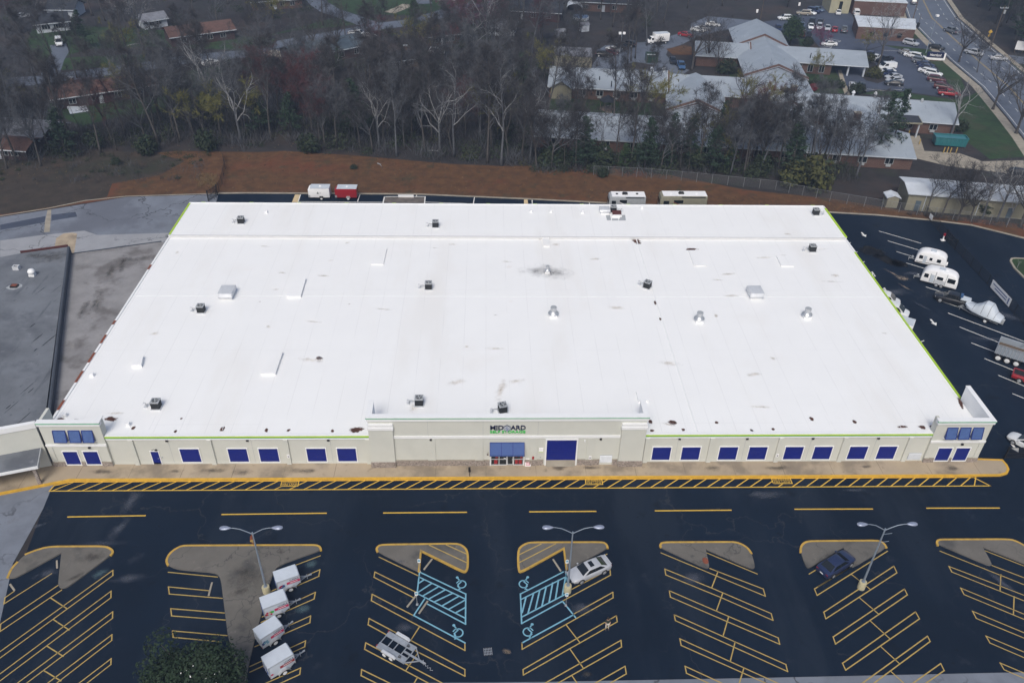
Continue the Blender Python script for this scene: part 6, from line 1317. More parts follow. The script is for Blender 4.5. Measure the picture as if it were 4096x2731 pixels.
for a in ((('sedan','slate',0,3,452,212,2,60,'blue grey sedan first in the nose-out row of the upper court',gu)),
 ('sedan','white',0,3,532,222,2,60,'white sedan second in the nose-out row, before the black SUV',gu),('suv','silver',0,3,603,228,2,60,'silver hatchback third in the nose-out row, before the dark truck',gu),('sedan','silver',0,3,673,234,2,60,'silver sedan in the nose-out row next to the red car',gu),
 ('sedan','red',0,3,735,245,-2,-60,'small red car in the nose-out row of the upper court',gu),('pickup','grey',0,3,815,250,-2,-60,'dark grey pickup truck at the end of the row by the brick shop',gu),
 ('suv','black',0,3,537,186,-30,40,'black SUV directly behind the white sedan in the upper court',gu),('pickup','black',0,3,607,192,-30,40,'dark pickup truck directly behind the silver hatchback',gu),
 ('suv','white',0,3,308,152,-60,0,'white boxy SUV alone at the wood edge of the upper court',gu),('suv','tan',0,3,466,110,-60,-4,'pale tan SUV parked nose to the wood in the upper court',gu),('sedan','white',0,3,520,102,60,14,'white sedan tucked behind the tan SUV',gu),('suv','navy',0,3,556,90,60,14,'navy SUV between white sedan and pale blue car at the wood',gu),('sedan','slate',0,3,588,76,60,14,'pale blue sedan at the wood corner of the upper court',gu),
 ('sedan','white',0,3,766,100,1,-50,'white sedan nosed in at the cream store front',gu),('van','white',0,3,915,108,-20,-40,'white van nosed in at the brick store wall',gu),('van','maroon',0,3,455,288,14,-50,'dark maroon van behind the round evergreen',gu),('suv','black',0,3,515,297,-14,50,'black SUV in the lower row beside the pink bush',gu),('suv','navy',0,3,252,245,20,60,'dark SUV half hidden by the main gabled roof',gu),
 ('sedan','white',0,3,685,370,-60,-2,'white coupe in the white lined accessible bay',gu),
 ('suv','navy',0,3,1030,473,-34,26,'dark navy SUV next to the covered drop-off roof',gv),('sedan','white',0,3,1083,488,-34,26,'white car next to the navy SUV by the drop-off roof',gv),('pickup','black',0,3,1162,507,-50,8,'black pickup truck behind the mossy trunk in the visitor lot',gv),('sedan','black',0,3,1152,547,-50,16,'black sedan beside the white van in the visitor lot',gv),
 ('van','white',0,3,1178,572,-60,4,'white panel van in the inner row of the visitor lot',gv),('sedan','white',0,3,1182,605,-60,4,'white sedan between the panel van and navy sedan',gv),('sedan','navy',0,3,1188,622,-60,8,'navy sedan in the inner row of the visitor lot',gv),('sedan','silver',0,3,1236,650,-60,4,'silver sedan next below the navy sedan',gv),('sedan','silver',0,3,1246,680,-60,2,'second silver sedan, beside the last black one',gv),('sedan','black',0,3,1240,706,-60,-6,'black sedan ending the inner row by the kerb tip',gv),
 ('sedan','grey',0,3,1352,442,60,8,'dark grey sedan starting the outer row by the verge',gv),('sedan','white',0,3,1400,468,60,10,'white sedan second in the outer row',gv),('suv','white',0,3,1450,483,60,12,'white SUV beside the navy and white name sign',gv),('suv','grey',0,3,1468,517,60,12,'dark grey SUV below the white SUV by the name sign',gv),('sedan','navy',0,3,1515,547,60,12,'blue sedan midway down the outer row',gv),('sedan','navy',0,3,1528,572,60,12,'dark navy sedan midway down the outer row, above a white car',gv),
 ('sedan','white',0,3,1528,602,60,12,'white sedan partly hidden by a white SUV in the outer row',gv),('suv','white',0,3,1580,625,60,12,'white SUV in front of the hidden white sedan',gv),('suv','maroon',0,3,1605,675,60,8,'very dark maroon SUV under bare branches in the outer row',gv),('suv','maroon',0,3,1662,738,60,8,'maroon SUV behind a pale bare tree',gv),('pickup','red',0,3,1712,795,60,6,'bright red pickup truck ending the outer row',gv),
 ('pickup','silver',0,3,888,742,3,50,'silver pickup truck parked facing the lawn on the drive',gv),('suv','black',0,3,970,750,6,50,'black SUV parked facing the lawn beside the silver pickup',gv),
 ('suv','silver',0,3,1387,365,60,14,'silver SUV turning out of the court toward the highway',gh),('sedan','black',0,3,1607,398,60,12,'black sedan waiting at the highway kerb',gh),('pickup','grey',0,3,1730,260,-50,-18,'grey pickup truck driving on the highway',gh),('suv','grey',0,3,1410,14,-5,-40,'dark SUV at the top edge of the highway',gh),('pickup','silver',0,3,1925,447,60,14,'silver pickup truck at the side street behind bare limbs',gh),('sedan','silver',0,3,2140,492,60,6,'silver car on the side street seen through branches',gh),('sedan','black',0,3,2328,1470,60,14,'dark car at the foot of the road by the warehouse',gh),
 ('suv','black',0,2,888,463,60,4,'black SUV parked on bare ground by the long shed',gs),('sedan','maroon',0,2,950,440,-60,-20,'dark red sedan next to the white one in the service lot',gs),('sedan','white',0,2,965,416,-60,-20,'white sedan between dark red and black cars in the service lot',gs),('sedan','black',0,2,1032,390,-60,-16,'black sedan near the floodlight pole',gs),('suv','black',0,2,1100,374,-60,-12,'black SUV behind thin trunks in the service lot',gs),('sedan','black',0,2,1480,512,16,40,'black sedan parked on the curving service drive',gs),('pickup','blue',0,2,1550,557,16,40,'blue pickup truck parked on the curving service drive',gs),
 ('sedan','white',0,2,1822,205,60,6,'white sedan farthest along the service drive',gs),('sedan','white',0,2,1695,250,60,8,'white sedan under the broad bare tree by the service drive',gs),('sedan','silver',0,2,1742,236,60,8,'silver sedan beside the white one under the broad bare tree',gs),('sedan','red',0,2,1590,292,60,10,'red car behind the broad bare tree by the service drive',gs),
 ('van','white',0,0,505,362,2,50,'white van with roof rack parked on the far lawn drive',None),('sedan','white',0,0,1800,528,60,-12,'white car parked along the residential road in the trees',None),('pickup','white',0,1,920,285,60,4,'white work pickup beside the blue roofed house',None),('sedan','white',0,1,1015,300,60,4,'white car nose to tail with the work pickup',None),('sedan','silver',0,0,190,130,60,-10,'pale car by the far hillside house among trees',None),('sedan','white',0,1,330,490,20,40,'white car on the driveway of the blue roofed house',None),('suv','white',0,1,1600,437,60,2,'white vehicle parked behind the maroon roofed house',None)):
    car_px(*a)
# cars in the front lot and side yard
pA_, pB_, pC_ = G(3,2,605,590,.3), G(3,2,715,640,.3), G(3,2,920,520,.3)
d = (pC_-pB_); an = atan2(d.y,d.x)+pi
ctr = (G(3,2,760,500,1.0)+G(3,2,760,520,.6))/2
sed = put_car('sedan','silver', G(3,2,762,515,.8), radians(180+26), 'silver sedan with dark sunroof parked against the striped island', None)
q = MB(); q.box(-.42,.05,-.36,.36,1.44,1.466); q.build('sunroof', M['car_glass'], sed, off=Z0)
q = MB(); q.box(-2.4,-2.28,-.7,.7,1.0,1.07); q.build('spoiler', M['car_silver'], sed, off=Z0)
put_car('sedan','navy', G(3,3,752,462,.8), radians(31), 'dark blue sedan nosed into the notch of a grey island', None)
put_car('sedan','white', G(2,3,2390,790,.8), radians(180-52), 'white sedan at the edge of the side yard by the white arrow', None)
put_car('van','white', G(1,3,1225,1140,1.0), radians(-33), 'white van parked against the lime edged wall, nose showing', None)
put_car('van','white', G(1,3,1150,1050,1.0), radians(-28), 'white vehicle mostly hidden behind the lime edged roof', None)
pk = put_car('pickup','black', G(1,3,1745,1055,.8), radians(150), 'old black pickup truck with a white load in its bed', None)
q = MB(); q.slab([(-2.6,1.14),(-2.55,1.42),(-1.1,1.5),(-1.0,1.14)], .6, .08); q.build('white_load', M['fascia_white'], pk, off=Z0); q = MB(); q.box(-1.3,-.9,-.35,.35,1.5,1.95); q.build('blue_bin', M['car_blue'], pk, off=Z0)
put_car('pickup','red', G(2,3,2440,245,.9), radians(-35), 'red truck mostly out of frame below the dump truck', None)

# ------------------------------------------------------------------ cargo trailers with lettering
def rot(p, a): return Vector((p[0]*cos(a)-p[1]*sin(a), p[0]*sin(a)+p[1]*cos(a), 0))
def haul(lb, rear, front, L, W, H, pic):
    A, B = G(3,1,*rear,.5), G(3,1,*front,.5); a = atan2(B.y-A.y,B.x-A.x); mid = (A+B)/2
    c = mid+rot((0,W/2),a); t = thing('cargo_trailer', lb, 'trailer', (c.x,c.y,-.02), a, 'white rental cargo trailers'); h = L/2
    MB().slab([(-h,.42),(-h,H-.05),(-h+.05,H),(h-.12,H),(h,H-.12),(h,.75),(h-.45,.45)], W/2, .05).build('body', M['rental_white_dim'], t, 30, off=Z0)
    q = MB(); q.box(-h-.02,h-.1,-W/2-.02,W/2+.02,H-.06,H+.03); q.build('roof_panel', M['rental_white_dim'], t, off=Z0)
    q = MB()
    for x in (-h,h-.06): q.box(x,x+.06,-W/2-.016,-W/2+.03,.6,H-.1)
    q.box(-h+.061,h-.061,-W/2-.014,-W/2+.02,H-.16,H-.09); q.box(-h,h-.5,-W/2-.016,-W/2+.02,.38,.47); q.build('trim', M['galv'], t, off=Z0)
    y = -W/2-.012
    q = MB(); q.box(-.22,h-.06,y-.004,y+.005,1.06,1.40); st = q.build('red_stripe', M['letter_red'] if pic != 3 else M['car_red'], t, off=Z0)
    q = MB(); q.box(.1,h-.3,y-.007,y-.0041,1.19,1.26); q.build('stripe_text', M['letter_white'], st, off=Z0)
    place_mb(text_mb('U-HAUL', 1.0, .26, .003, .01), (h-1.08,y-.002,1.47), (1,0,0), (0,0,1), (0,-1,0)).build('lettering', M['letter_navy'], t, off=Z0)
    cols = {0:('letter_red','awning_blue'),1:('paint_yellow','letter_red'),2:('awning_blue','paint_blue'),3:('letter_red',)}[pic]
    rg = random.Random(pic+3)
    for k, cm in enumerate(cols):
        q = MB()
        for j in range(1 if pic == 3 else 4):
            x0_, z0_ = -h+.15+rg.uniform(0,.55), .85+rg.uniform(0,.35); 
            if pic == 3: x0_, z0_ = -h+.22, .88
            n_ = 7; q.add([(x0_+rg.uniform(.10,.2)*cos(2*pi*i/n_), y-.004-.002*k, z0_+rg.uniform(.08,.17)*sin(2*pi*i/n_)) for i in range(n_)], [tuple(range(n_))])
        q.build('side_picture', M[cm], t, off=Z0)
    if pic == 1: q = MB(); q.add([(-h+.55,y-.009,1.1),(-h+.85,y-.009,.95),(-h+1.0,y-.009,1.2),(-h+.7,y-.009,1.3)],[(0,1,2,3)]); q.build('side_picture', M['letter_green'], t, off=Z0)
    q = MB(); q.box(-h-.02,-h-.004,-W/2+.08,W/2-.08,.55,H-.15); rd = q.build('rear_door', M['fascia_white'], t, off=Z0)
    q = MB()
    for yy in (-.3,.25): q.rod((-h-.05,yy,.5),(-h-.05,yy,H-.2),.02)
    q.box(-h-.035,-h-.021,-W/2+.15,-.02,.9,1.3); q.build('latch_bar', M['awning_blue'] if pic != 2 else M['galv'], rd, off=Z0)
    for sg in (-1, 1):
        q = MB(); y_ = sg*(W/2+.13); ar = [(-.55,.42),(-.36,.70),(-.18,.80),(.28,.80),(.46,.70),(.66,.42)]
        q.loft([[(x,y_-sg*.13,zz) for x,zz in ar]+[(x,y_-sg*.13,zz-.05) for x,zz in reversed(ar)],[(x,y_+sg*.13,zz) for x,zz in ar]+[(x,y_+sg*.13,zz-.05) for x,zz in reversed(ar)]]); q.build('fender', M['galv'], t, off=Z0)
        q = MB(); q.box(-h-.02,-h+.06,sg*(W/2-.06)-.05,sg*(W/2-.06)+.05,.5,.62); q.build('taillight', M['tail_lamp'], t, off=Z0)
    add_wheels(t, (.05,), W/2+.10, .33, .2, 'rim_white')
    q = MB(); q.bar((h-.3,-.45,.45),(h+.75,0,.45),.07,.09); q.bar((h-.3,.45,.45),(h+.75,0,.45),.07,.09); q.bar((h-.2,0,.46),(h+1.15,0,.46),.09,.11); q.rod((h+.8,.0,.0),(h+.8,0,.7),.035); q.box(h+1.1,h+1.3,-.07,.07,.44,.56); q.build('tongue', M['trailer_grey'], t, off=Z0)
haul('white cargo trailer nearest the lamp base, red and blue picture on its side', (245,712),(435,645),2.4,1.5,1.95,0)
haul('white cargo trailer with a yellow and green picture on its side', (140,940),(335,865),2.5,1.5,2.05,1)
haul('white cargo trailer turned more toward the camera, blue picture', (120,1190),(290,1080),2.45,1.5,1.95,2)
haul('tallest white cargo trailer with only a red mark on its side', (185,1450),(385,1330),2.6,1.5,2.1,3)
# open flatbed
A, B = G(3,1,1135,1112,.6), G(3,1,1372,1252,.6); a = atan2(B.y-A.y,B.x-A.x); c = (A+B)/2; h = (B-A).length/2; W = 1.02
t = thing('flatbed_trailer', 'open grey metal car hauler trailer with two ramps and chains', 'trailer', (c.x,c.y,-.02), a)
q = MB()
for sg in (-1,1): q.box(-h,h,sg*.72-.30,sg*.72+.30,.52,.58)
dk_ = q.build('deck', M['trailer_grey'], t, off=Z0); q = MB()
for x in (-h+.04,-h+.9,-.1,.85,h-.05): q.box(x-.04,x+.04,-W,W,.43,.515)
for sg in (-1,1): q.box(-h,h,sg*W-.04,sg*W+.04,.40,.50)
q.bar((h-.1,-W,.46),(h+1.1,0,.46),.09,.1); q.bar((h-.1,W,.46),(h+1.1,0,.46),.09,.1); q.box(.9,h+1.55,-.09,.09,.47,.60); q.build('frame', M['trailer_grey'], t, off=Z0)
for sg in (-1,1):
    q = MB(); q.slab([(-.95,.62),(-.8,.86),(.55,.86),(.75,.62)], .14, .03, y0=sg*1.17); q.build('fender', M['pale_metal'], t, off=Z0)
    q = MB(); rg = random.Random(7)
    q.tube([(h-.7+rg.uniform(-.22,.22),sg*.7+rg.uniform(-.2,.2),.60+rg.uniform(0,.04)) for i in range(16)],.022,4); q.build('chain', M['black_metal'], t, off=Z0)
    q = MB(); q.box(-h-.02,-h+.02,sg*(W-.1)-.1,sg*(W-.1)+.1,.55,.70); q.build('taillight', M['tail_lamp'], t, off=Z0)
add_wheels(t, (-.55,.25), 1.17, .33, .2, 'rim_white')
q = MB(); rg = random.Random(9); q.box(h+1.5,h+1.8,-.08,.08,.5,.62); q.tube([(h+1.7+.1*i,rg.uniform(-.15,.15),.5-.05*i if i < 8 else .1) for i in range(10)],.03,5); q.rod((h+1.45,.1,0),(h+1.45,.1,.75),.04); q.build('coupler', M['galv'], t, off=Z0)

# ------------------------------------------------------------------ back lane trailers and motorhomes
def cargo(lb, x0, x1, y0, H, col, roofm):
    L = x1-x0; h = L/2-.2; W = 1.9; t = thing('enclosed_trailer', lb, 'trailer', ((x0+x1)/2,y0+W/2,-.02), pi)
    MB().slab([(-h,.45),(-h,H),(h-.2,H),(h+.25,H-.25),(h+.25,.45)], W/2, .06).build('body', M[col], t, 30, off=Z0)
    q = MB(); q.box(-h-.03,h-.15,-W/2-.02,W/2+.02,H-.02,H+.04); q.build('roof_panel', M[roofm], t, off=Z0)
    q = MB(); q.box(-.3,.1,-.2,.2,H+.041,H+.13); q.build('roof_vent', M['letter_white'], t, off=Z0)
    for sg in (-1,1):
        q = MB(); q.slab([(-.75,.45),(-.6,.76),(0,.76),(.15,.45)], .12, .02, y0=sg*(W/2+.12)); q.build('fender', M['galv'] if 'white' not in col else M['black_trim'], t, off=Z0)
        q = MB(); q.box(h-.1,h+.27,sg*W/2-.02,sg*W/2+.02,.5,.95); q.build('stone_guard', M['galv'], t, off=Z0)
    add_wheels(t, (-.3,), W/2+.1, .34, .2, 'rim_white')
    q = MB(); q.bar((h,0,.45),(h+1.3,0,.45),.1,.1); q.rod((h+1.1,0,0),(h+1.1,0,.7),.04); q.build('tongue', M['black_metal'], t, off=Z0)
    return t, h, W, H
tr, h, W, H = cargo('white enclosed trailer with a small dark emblem behind the white roofed building', -34.1, -29.9, 146.3, 2.35, 'letter_white', 'fascia_white')
q = MB(); 
for i, (x, z_, hh) in enumerate(((.15,1.2,.3),(.28,1.2,.45),(.40,1.2,.25))): q.box(x,x+.09,W/2+.001,W/2+.012,z_,z_+hh)
q.build('emblem', M['car_green'], tr, off=Z0); q = MB(); q.box(-.35,.05,W/2+.001,W/2+.012,1.45,1.5); q.box(-.3,.0,W/2+.001,W/2+.012,1.3,1.34); q.build('lettering', M['unit_grey'], tr, off=Z0)
cargo('red enclosed trailer with silver roof behind the white roofed building', -29.0, -24.7, 146.3, 2.3, 'car_red', 'fascia_white')
def motorhome(lb, ctr, L, H, rz, bodym, classA, name, cat):
    h = L/2; W = 2.45; t = thing(name, lb, cat, (ctr.x,ctr.y,-.02), rz)
    pr = [(-h,.55),(-h,H-.1),(-h+.1,H),(h-.5,H),(h-.15,H-.25),(h-.02,H-.9),(h+.02,1.2),(h-.1,.5)]
    MB().slab(pr, W/2, .1).build('body', M[bodym], t, 30, off=Z0)
    q = MB(); q.box(-h+.1,h-.55,-W/2+.12,W/2-.12,H+.001,H+.03); q.build('roof_membrane', M['letter_white'], t, off=Z0)
    q = MB(); q.slab([(-.1,H+.03),(-.05,H+.32),(.75,H+.35),(.95,H+.03)], .38, .06); q.build('air_conditioner', M['black_trim'], t, off=Z0)
    q = MB(); q.box(-h*.6,-h*.6+.4,-.2,.2,H+.03,H+.16); q.box(h*.5,h*.5+.4,-.2,.2,H+.03,H+.14); q.build('roof_vent', M['black_trim'] if not classA else M['letter_white'], t, off=Z0)
    for sg in (-1,1):
        y = sg*W/2
        for x0_, x1_, za, zb in ((h*.62,h*.85,1.5,2.25),(h*.02,h*.42,1.75,2.4)): q = MB(); q.box(x0_,x1_,y-.012,y+.012,za,zb); q.build('window', M['car_glass'], t, off=Z0)
        q = MB()
        for zz, dz in ((1.05,.35),(1.25,.22)):
            q.add([(-h+.2,y+sg*.014,zz-.3),(h*.3,y+sg*.014,zz+.2),(h*.3,y+sg*.014,zz+.32),(-h+.2,y+sg*.014,zz-.05)], [(0,1,2,3) if sg < 0 else (3,2,1,0)])
        q.add([(-h*.2,y+sg*.016,.9),(h*.4,y+sg*.016,2.0),(h*.46,y+sg*.016,2.0),(-h*.05,y+sg*.016,.9)], [(0,1,2,3) if sg < 0 else (3,2,1,0)])
        q.build('side_stripe', M['rust_red'] if classA else M['letter_white'], t, off=Z0)
        q = MB(); q.box(-h*.9,h*.1,y-.01,y+sg*.09,H-.22,H-.08); q.build('awning_roll', M['black_trim'], t, off=Z0)
    q = MB(); q.box(h-.01,h+.035,-1.0,1.0,1.4,2.3); q.build('windscreen', M['car_glass'], t, off=Z0)
    add_wheels(t, (-h*.45,h*.6) if classA else (-.5,.4), W/2-.1, .42, .26)
    return t
motorhome('grey and white striped travel trailer with a dark roof unit on the back lane', G(1,2,1085,178,2.7), 7.0, 3.05, pi, 'unit_grey', False, 'travel_trailer', 'travel trailer')
motorhome('cream motorhome with rust coloured swooshes on the back lane', G(1,2,1565,180,2.7), 9.0, 3.2, pi, 'siding_tan', True, 'motorhome', 'motorhome')
bpy.data.objects  # (kept as one list)
# rounded campers in the side yard
def camper(lb, a_, b_, L, H, big):
    A, B = G(1,3,*a_,.45), G(1,3,*b_,.45); an = atan2(A.y-B.y,A.x-B.x); c = (A+B)/2-rot((0,1.15),an); h = L/2; W = 2.2
    t = thing('camper_trailer', lb, 'camper', (c.x,c.y,-.02), an, 'rounded campers in the side yard'); n = 22; pr = [(-h,.45)]
    for i in range(n+1):
        f = pi-pi*i/n; e = .62; cx, cz = cos(f), sin(f); pr.append((h*abs(cx)**e*(1 if cx > 0 else -1), .75+(H-.75)*abs(cz)**e))
    pr.append((h,.45)); MB().slab(pr, W/2, .16).build('body', M['letter_white'], t, 40, off=Z0)
    q = MB(); q.box(-.4,.5,-.35,.35,H-.02,H+.14); q.build('roof_vent', M['fascia_white'], t, off=Z0)
    q = MB(); q.box(-.9,-.55,-.3,.1,H-.03,H+.10); q.build('air_conditioner', M['letter_white'], t, off=Z0)
    for y, sg in ((W/2+.004,1),(-W/2-.004,-1)):
        for x0_, x1_, za, zb in (((h*.55,h*.80,1.35,1.95),(-.15,.3,1.4,1.9),(-h*.62,-h*.36,1.35,1.95)) if not big else ((h*.62,h*.86,1.3,2.0),(-.5,.45,1.4,1.95),(-h*.84,-h*.42,1.3,2.1))):
            q = MB(); q.slab([(x0_,za),(x0_,zb-.06),(x0_+.06,zb),(x1_-.06,zb),(x1_,zb-.06),(x1_,za)], .02, .008, y0=y); q.build('window', M['car_glass'], t, off=Z0)
        q = MB()
        if big:
            q.box(h*.24,h*.28,y-.012,y+.012,.6,H-.2); q.box(-h*.36,-h*.33,y-.012,y+.012,.6,H-.2); q.box(h*.5,h*.53,y-.012,y+.012,.6,2.2)
        else: q.add([(h*.9,y+.013*sg,.62),(-h*.9,y+.013*sg,.95),(-h*.9,y+.013*sg,1.05),(h*.9,y+.013*sg,.72)], [(0,1,2,3) if sg > 0 else (3,2,1,0)])
        q.build('side_trim', M['black_trim'] if not big else M['unit_grey'], t, off=Z0)
        if big: q = MB(); q.box(-h*.33,h*.24,y-.008,y+.006,.62,1.35); q.build('grey_panel', M['pale_metal'], t, off=Z0)
        q = MB(); q.slab([(h*.3,.62),(h*.3,2.05),(h*.5,2.05),(h*.5,.62)], .016, .005, y0=y); q.build('door', M['fascia_white'], t, off=Z0)
    q = MB(); q.box(-h-.02,-h+.12,-.55,.55,1.45,1.95); q.build('rear_window', M['car_glass'], t, off=Z0)
    if not big: q = MB(); q.tube([(-h-.02,.0,.95),(-h-.22,0,.95)],.36,14); q.build('spare_wheel', M['letter_white'], t, off=Z0)
    add_wheels(t, (-.2,) if not big else (-.55,.2), W/2-.08, .34, .2)
    q = MB(); q.bar((h-.2,0,.45),(h+1.1,0,.45),.1,.1); q.cyl((h+.5,.0),.16,.5,.95,10); q.rod((h+1.,0,0),(h+1.,0,.6),.04); q.build('tongue', M['unit_grey'], t, off=Z0)
camper('rounded white camper with small dark windows and spare wheel', (1425,745),(1660,803), 4.9, 2.75, False)
camper('rounded white and grey camper with large end windows and side door', (1475,905),(1752,977), 5.6, 2.9, True)
# covered boat
A, B = G(1,3,1825,1160,.6), G(1,3,2115,1275,.6); an = atan2(A.y-B.y,A.x-B.x); c = (A+B)/2-rot((0,1.15),an); L = (A-B).length+.25; h = L/2
t = thing('covered_boat', 'boat on a trailer under a pale grey cover with a peaked ridge', 'boat', (c.x,c.y,-.02), an)
q = MB(); rings = []
for x, hw, zk, zg in ((-h,1.05,.62,1.25),(-h*.5,1.15,.58,1.25),(0,1.15,.56,1.28),(h*.45,1.1,.6,1.34),(h*.8,.82,.75,1.42),(h,.25,1.1,1.5)): rings.append([(x,-hw,zg),(x,-hw*.85,zk+.25),(x,0,zk),(x,hw*.85,zk+.25),(x,hw,zg)])
q.loft(rings); q.build('hull', M['siding_white'], t, 40, off=Z0)
q = MB(); rings = []
for x, hw, ze, zr, rw in ((-h-.25,.95,.85,1.3,.7),(-h*.72,1.3,1.0,1.75,.85),(-h*.38,1.36,1.05,2.9,.8),(h*.0,1.36,1.08,3.0,.8),(h*.24,1.3,1.15,2.3,.7),(h*.5,1.24,1.2,1.85,.55),(h*.8,.95,1.3,1.68,.35),(h+.05,.34,1.38,1.6,.12)):
    rings.append([(x,-hw,ze),(x,-hw*.98,ze+.3),(x,-rw-.05,zr-.12),(x,-rw*.8,zr),(x,0,zr+.02),(x,rw*.8,zr),(x,rw+.05,zr-.12),(x,hw*.98,ze+.3),(x,hw,ze)])
q.loft(rings); cv = q.build('cover', M['pale_metal'], t, 50, off=Z0); cv.data.materials[0] = M['fascia_white']
q = MB()
for (x, hw, ze, zr, rw) in ((-h*.72,1.3,1.0,1.75,.85),(-h*.38,1.36,1.05,2.9,.8),(h*.0,1.36,1.08,3.0,.8),(h*.5,1.24,1.2,1.85,.55)):
    q.tube([(x,-hw-.01,ze),(x,-hw*.98-.015,ze+.3),(x,-rw-.06,zr-.11),(x,-rw*.8,zr+.015),(x,rw*.8,zr+.015),(x,rw+.06,zr-.11),(x,hw*.98+.015,ze+.3)],.022,4)
q.build('strap', M['black_trim'], cv, off=Z0)
q = MB(); q.bar((-h,-.8,.5),(h*.6,-.6,.5),.1,.12); q.bar((-h,.8,.5),(h*.6,.6,.5),.1,.12); q.bar((h*.6,-.6,.5),(h+.9,0,.5),.1,.12); q.bar((h*.6,.6,.5),(h+.9,0,.5),.1,.12); q.rod((h+.6,0,0),(h+.6,0,.8),.05); q.rod((h*.85,0,.5),(h*.9,0,1.3),.05); q.build('trailer_frame', M['galv'], t, off=Z0)
add_wheels(t, (-h*.35,), 1.05, .34, .2, 'rim_white'); q = MB(); q.slab([(-h-.55,.35),(-h-.6,1.2),(-h-.2,1.3),(-h-.15,.35)], .22, .06); q.build('outboard_motor', M['unit_grey'], t, off=Z0)
# dump truck
A = G(2,3,2100,20,1.25); an = radians(-36); L = 5.2; c = A+rot((L/2,1.2),an)
t = thing('dump_truck', 'dump truck with a worn grey steel bed and white hubs, cut by the frame', 'dump truck', (c.x,c.y,-.02), an)
q = MB(); h = L/2
q.box(-h,h,-1.2,-1.12,1.2,2.75); q.box(-h,h,1.12,1.2,1.2,2.75); q.box(-h,-h+.08,-1.119,1.119,1.2,2.7); q.box(h-.08,h,-1.119,1.119,1.2,2.9); q.box(-h+.081,h-.081,-1.119,1.119,1.2,1.3); bd = q.build('bed', M['galv'], t, off=Z0); bd.data.materials[0] = M['metal_roof']
q = MB(); q.box(-h+.1,h-.1,-1.1,1.1,1.301,1.9); q.build('rusty_lining', M['rust_red'], bd, off=Z0).data.materials[0] = M['wood']
q = MB()
for i in range(11): x = -h+.25+i*.47; q.box(x-.04,x+.04,-1.26,-1.201,1.15,2.7)
q.box(-h,h,-1.27,-1.201,2.701,2.8); q.box(-h,h,1.201,1.27,2.701,2.8); q.build('bed_rib', M['galv'], bd, off=Z0)
q = MB(); q.box(-h,h+2.4,-.5,.5,.75,1.15); q.build('chassis', M['black_metal'], t, off=Z0)
add_wheels(t, (-h+.7,-h+1.9,-h+3.1,h+1.6), 1.0, .52, .36, 'rim_white')
q = MB(); q.slab([(h+.2,.9),(h+.2,2.7),(h+1.3,2.7),(h+1.6,1.75),(h+2.7,1.6),(h+2.75,.8)], 1.1, .1); q.build('cab', M['car_red'], t, 30, off=Z0); q = MB(); q.box(h+.5,h+1.2,-1.13,1.13,1.8,2.45); q.build('side_window', M['car_glass'], t, off=Z0)
# box trucks
def box_truck(lb, c, an, bl, H, name='box_truck'):
    t = thing(name, lb, 'truck', (c.x,c.y,-.02), an); h = bl/2
    MB().slab([(-h,.9),(-h,H),(h,H),(h,.9)], 1.2, .05).build('cargo_box', M['letter_white'], t, 30, off=Z0); q = MB(); q.box(-h+.05,h-.05,-1.1,1.1,H+.001,H+.03); q.build('roof_panel', M['fascia_white'], t, off=Z0)
    MB().slab([(h+.1,.5),(h+.1,2.1),(h+.9,2.1),(h+1.35,1.3),(h+1.95,1.15),(h+2.0,.5)], .98, .1).build('cab', M['letter_white'], t, 30, off=Z0)
    q = MB(); q.add([(h+.95,-.85,2.05),(h+1.38,-.85,1.32),(h+1.38,.85,1.32),(h+.95,.85,2.05)],[(0,1,2,3)]); q.build('windscreen', M['car_glass'], t, off=Z0)
    q = MB(); q.box(h+.25,h+.95,-.99,.99,1.35,1.95); q.build('side_window', M['car_glass'], t, off=Z0); q = MB(); q.box(-h,h+1.2,-.45,.45,.5,.9); q.build('chassis', M['black_metal'], t, off=Z0)
    add_wheels(t, (-h+1.0,h+1.1), .92, .42, .26); q = MB(); q.box(h+1.9,h+2.02,-.9,.9,.45,.7); q.build('bumper', M['black_trim'], t, off=Z0); return t
a, b = G(0,2,1270,385,0), G(0,2,1395,378,0); box_truck('white box truck with grey roof parked in the service lot', (a+b)/2+Vector((1.5,1.2,0)), atan2(a.y-b.y,a.x-b.x), 4.6, 3.1)
p = G(1,3,1420,1290,2.4); box_truck('white box truck seen over the lime edged roof', Vector((p.x-2.4,p.y+1.2,0)), radians(180-32), 5., 3.0)

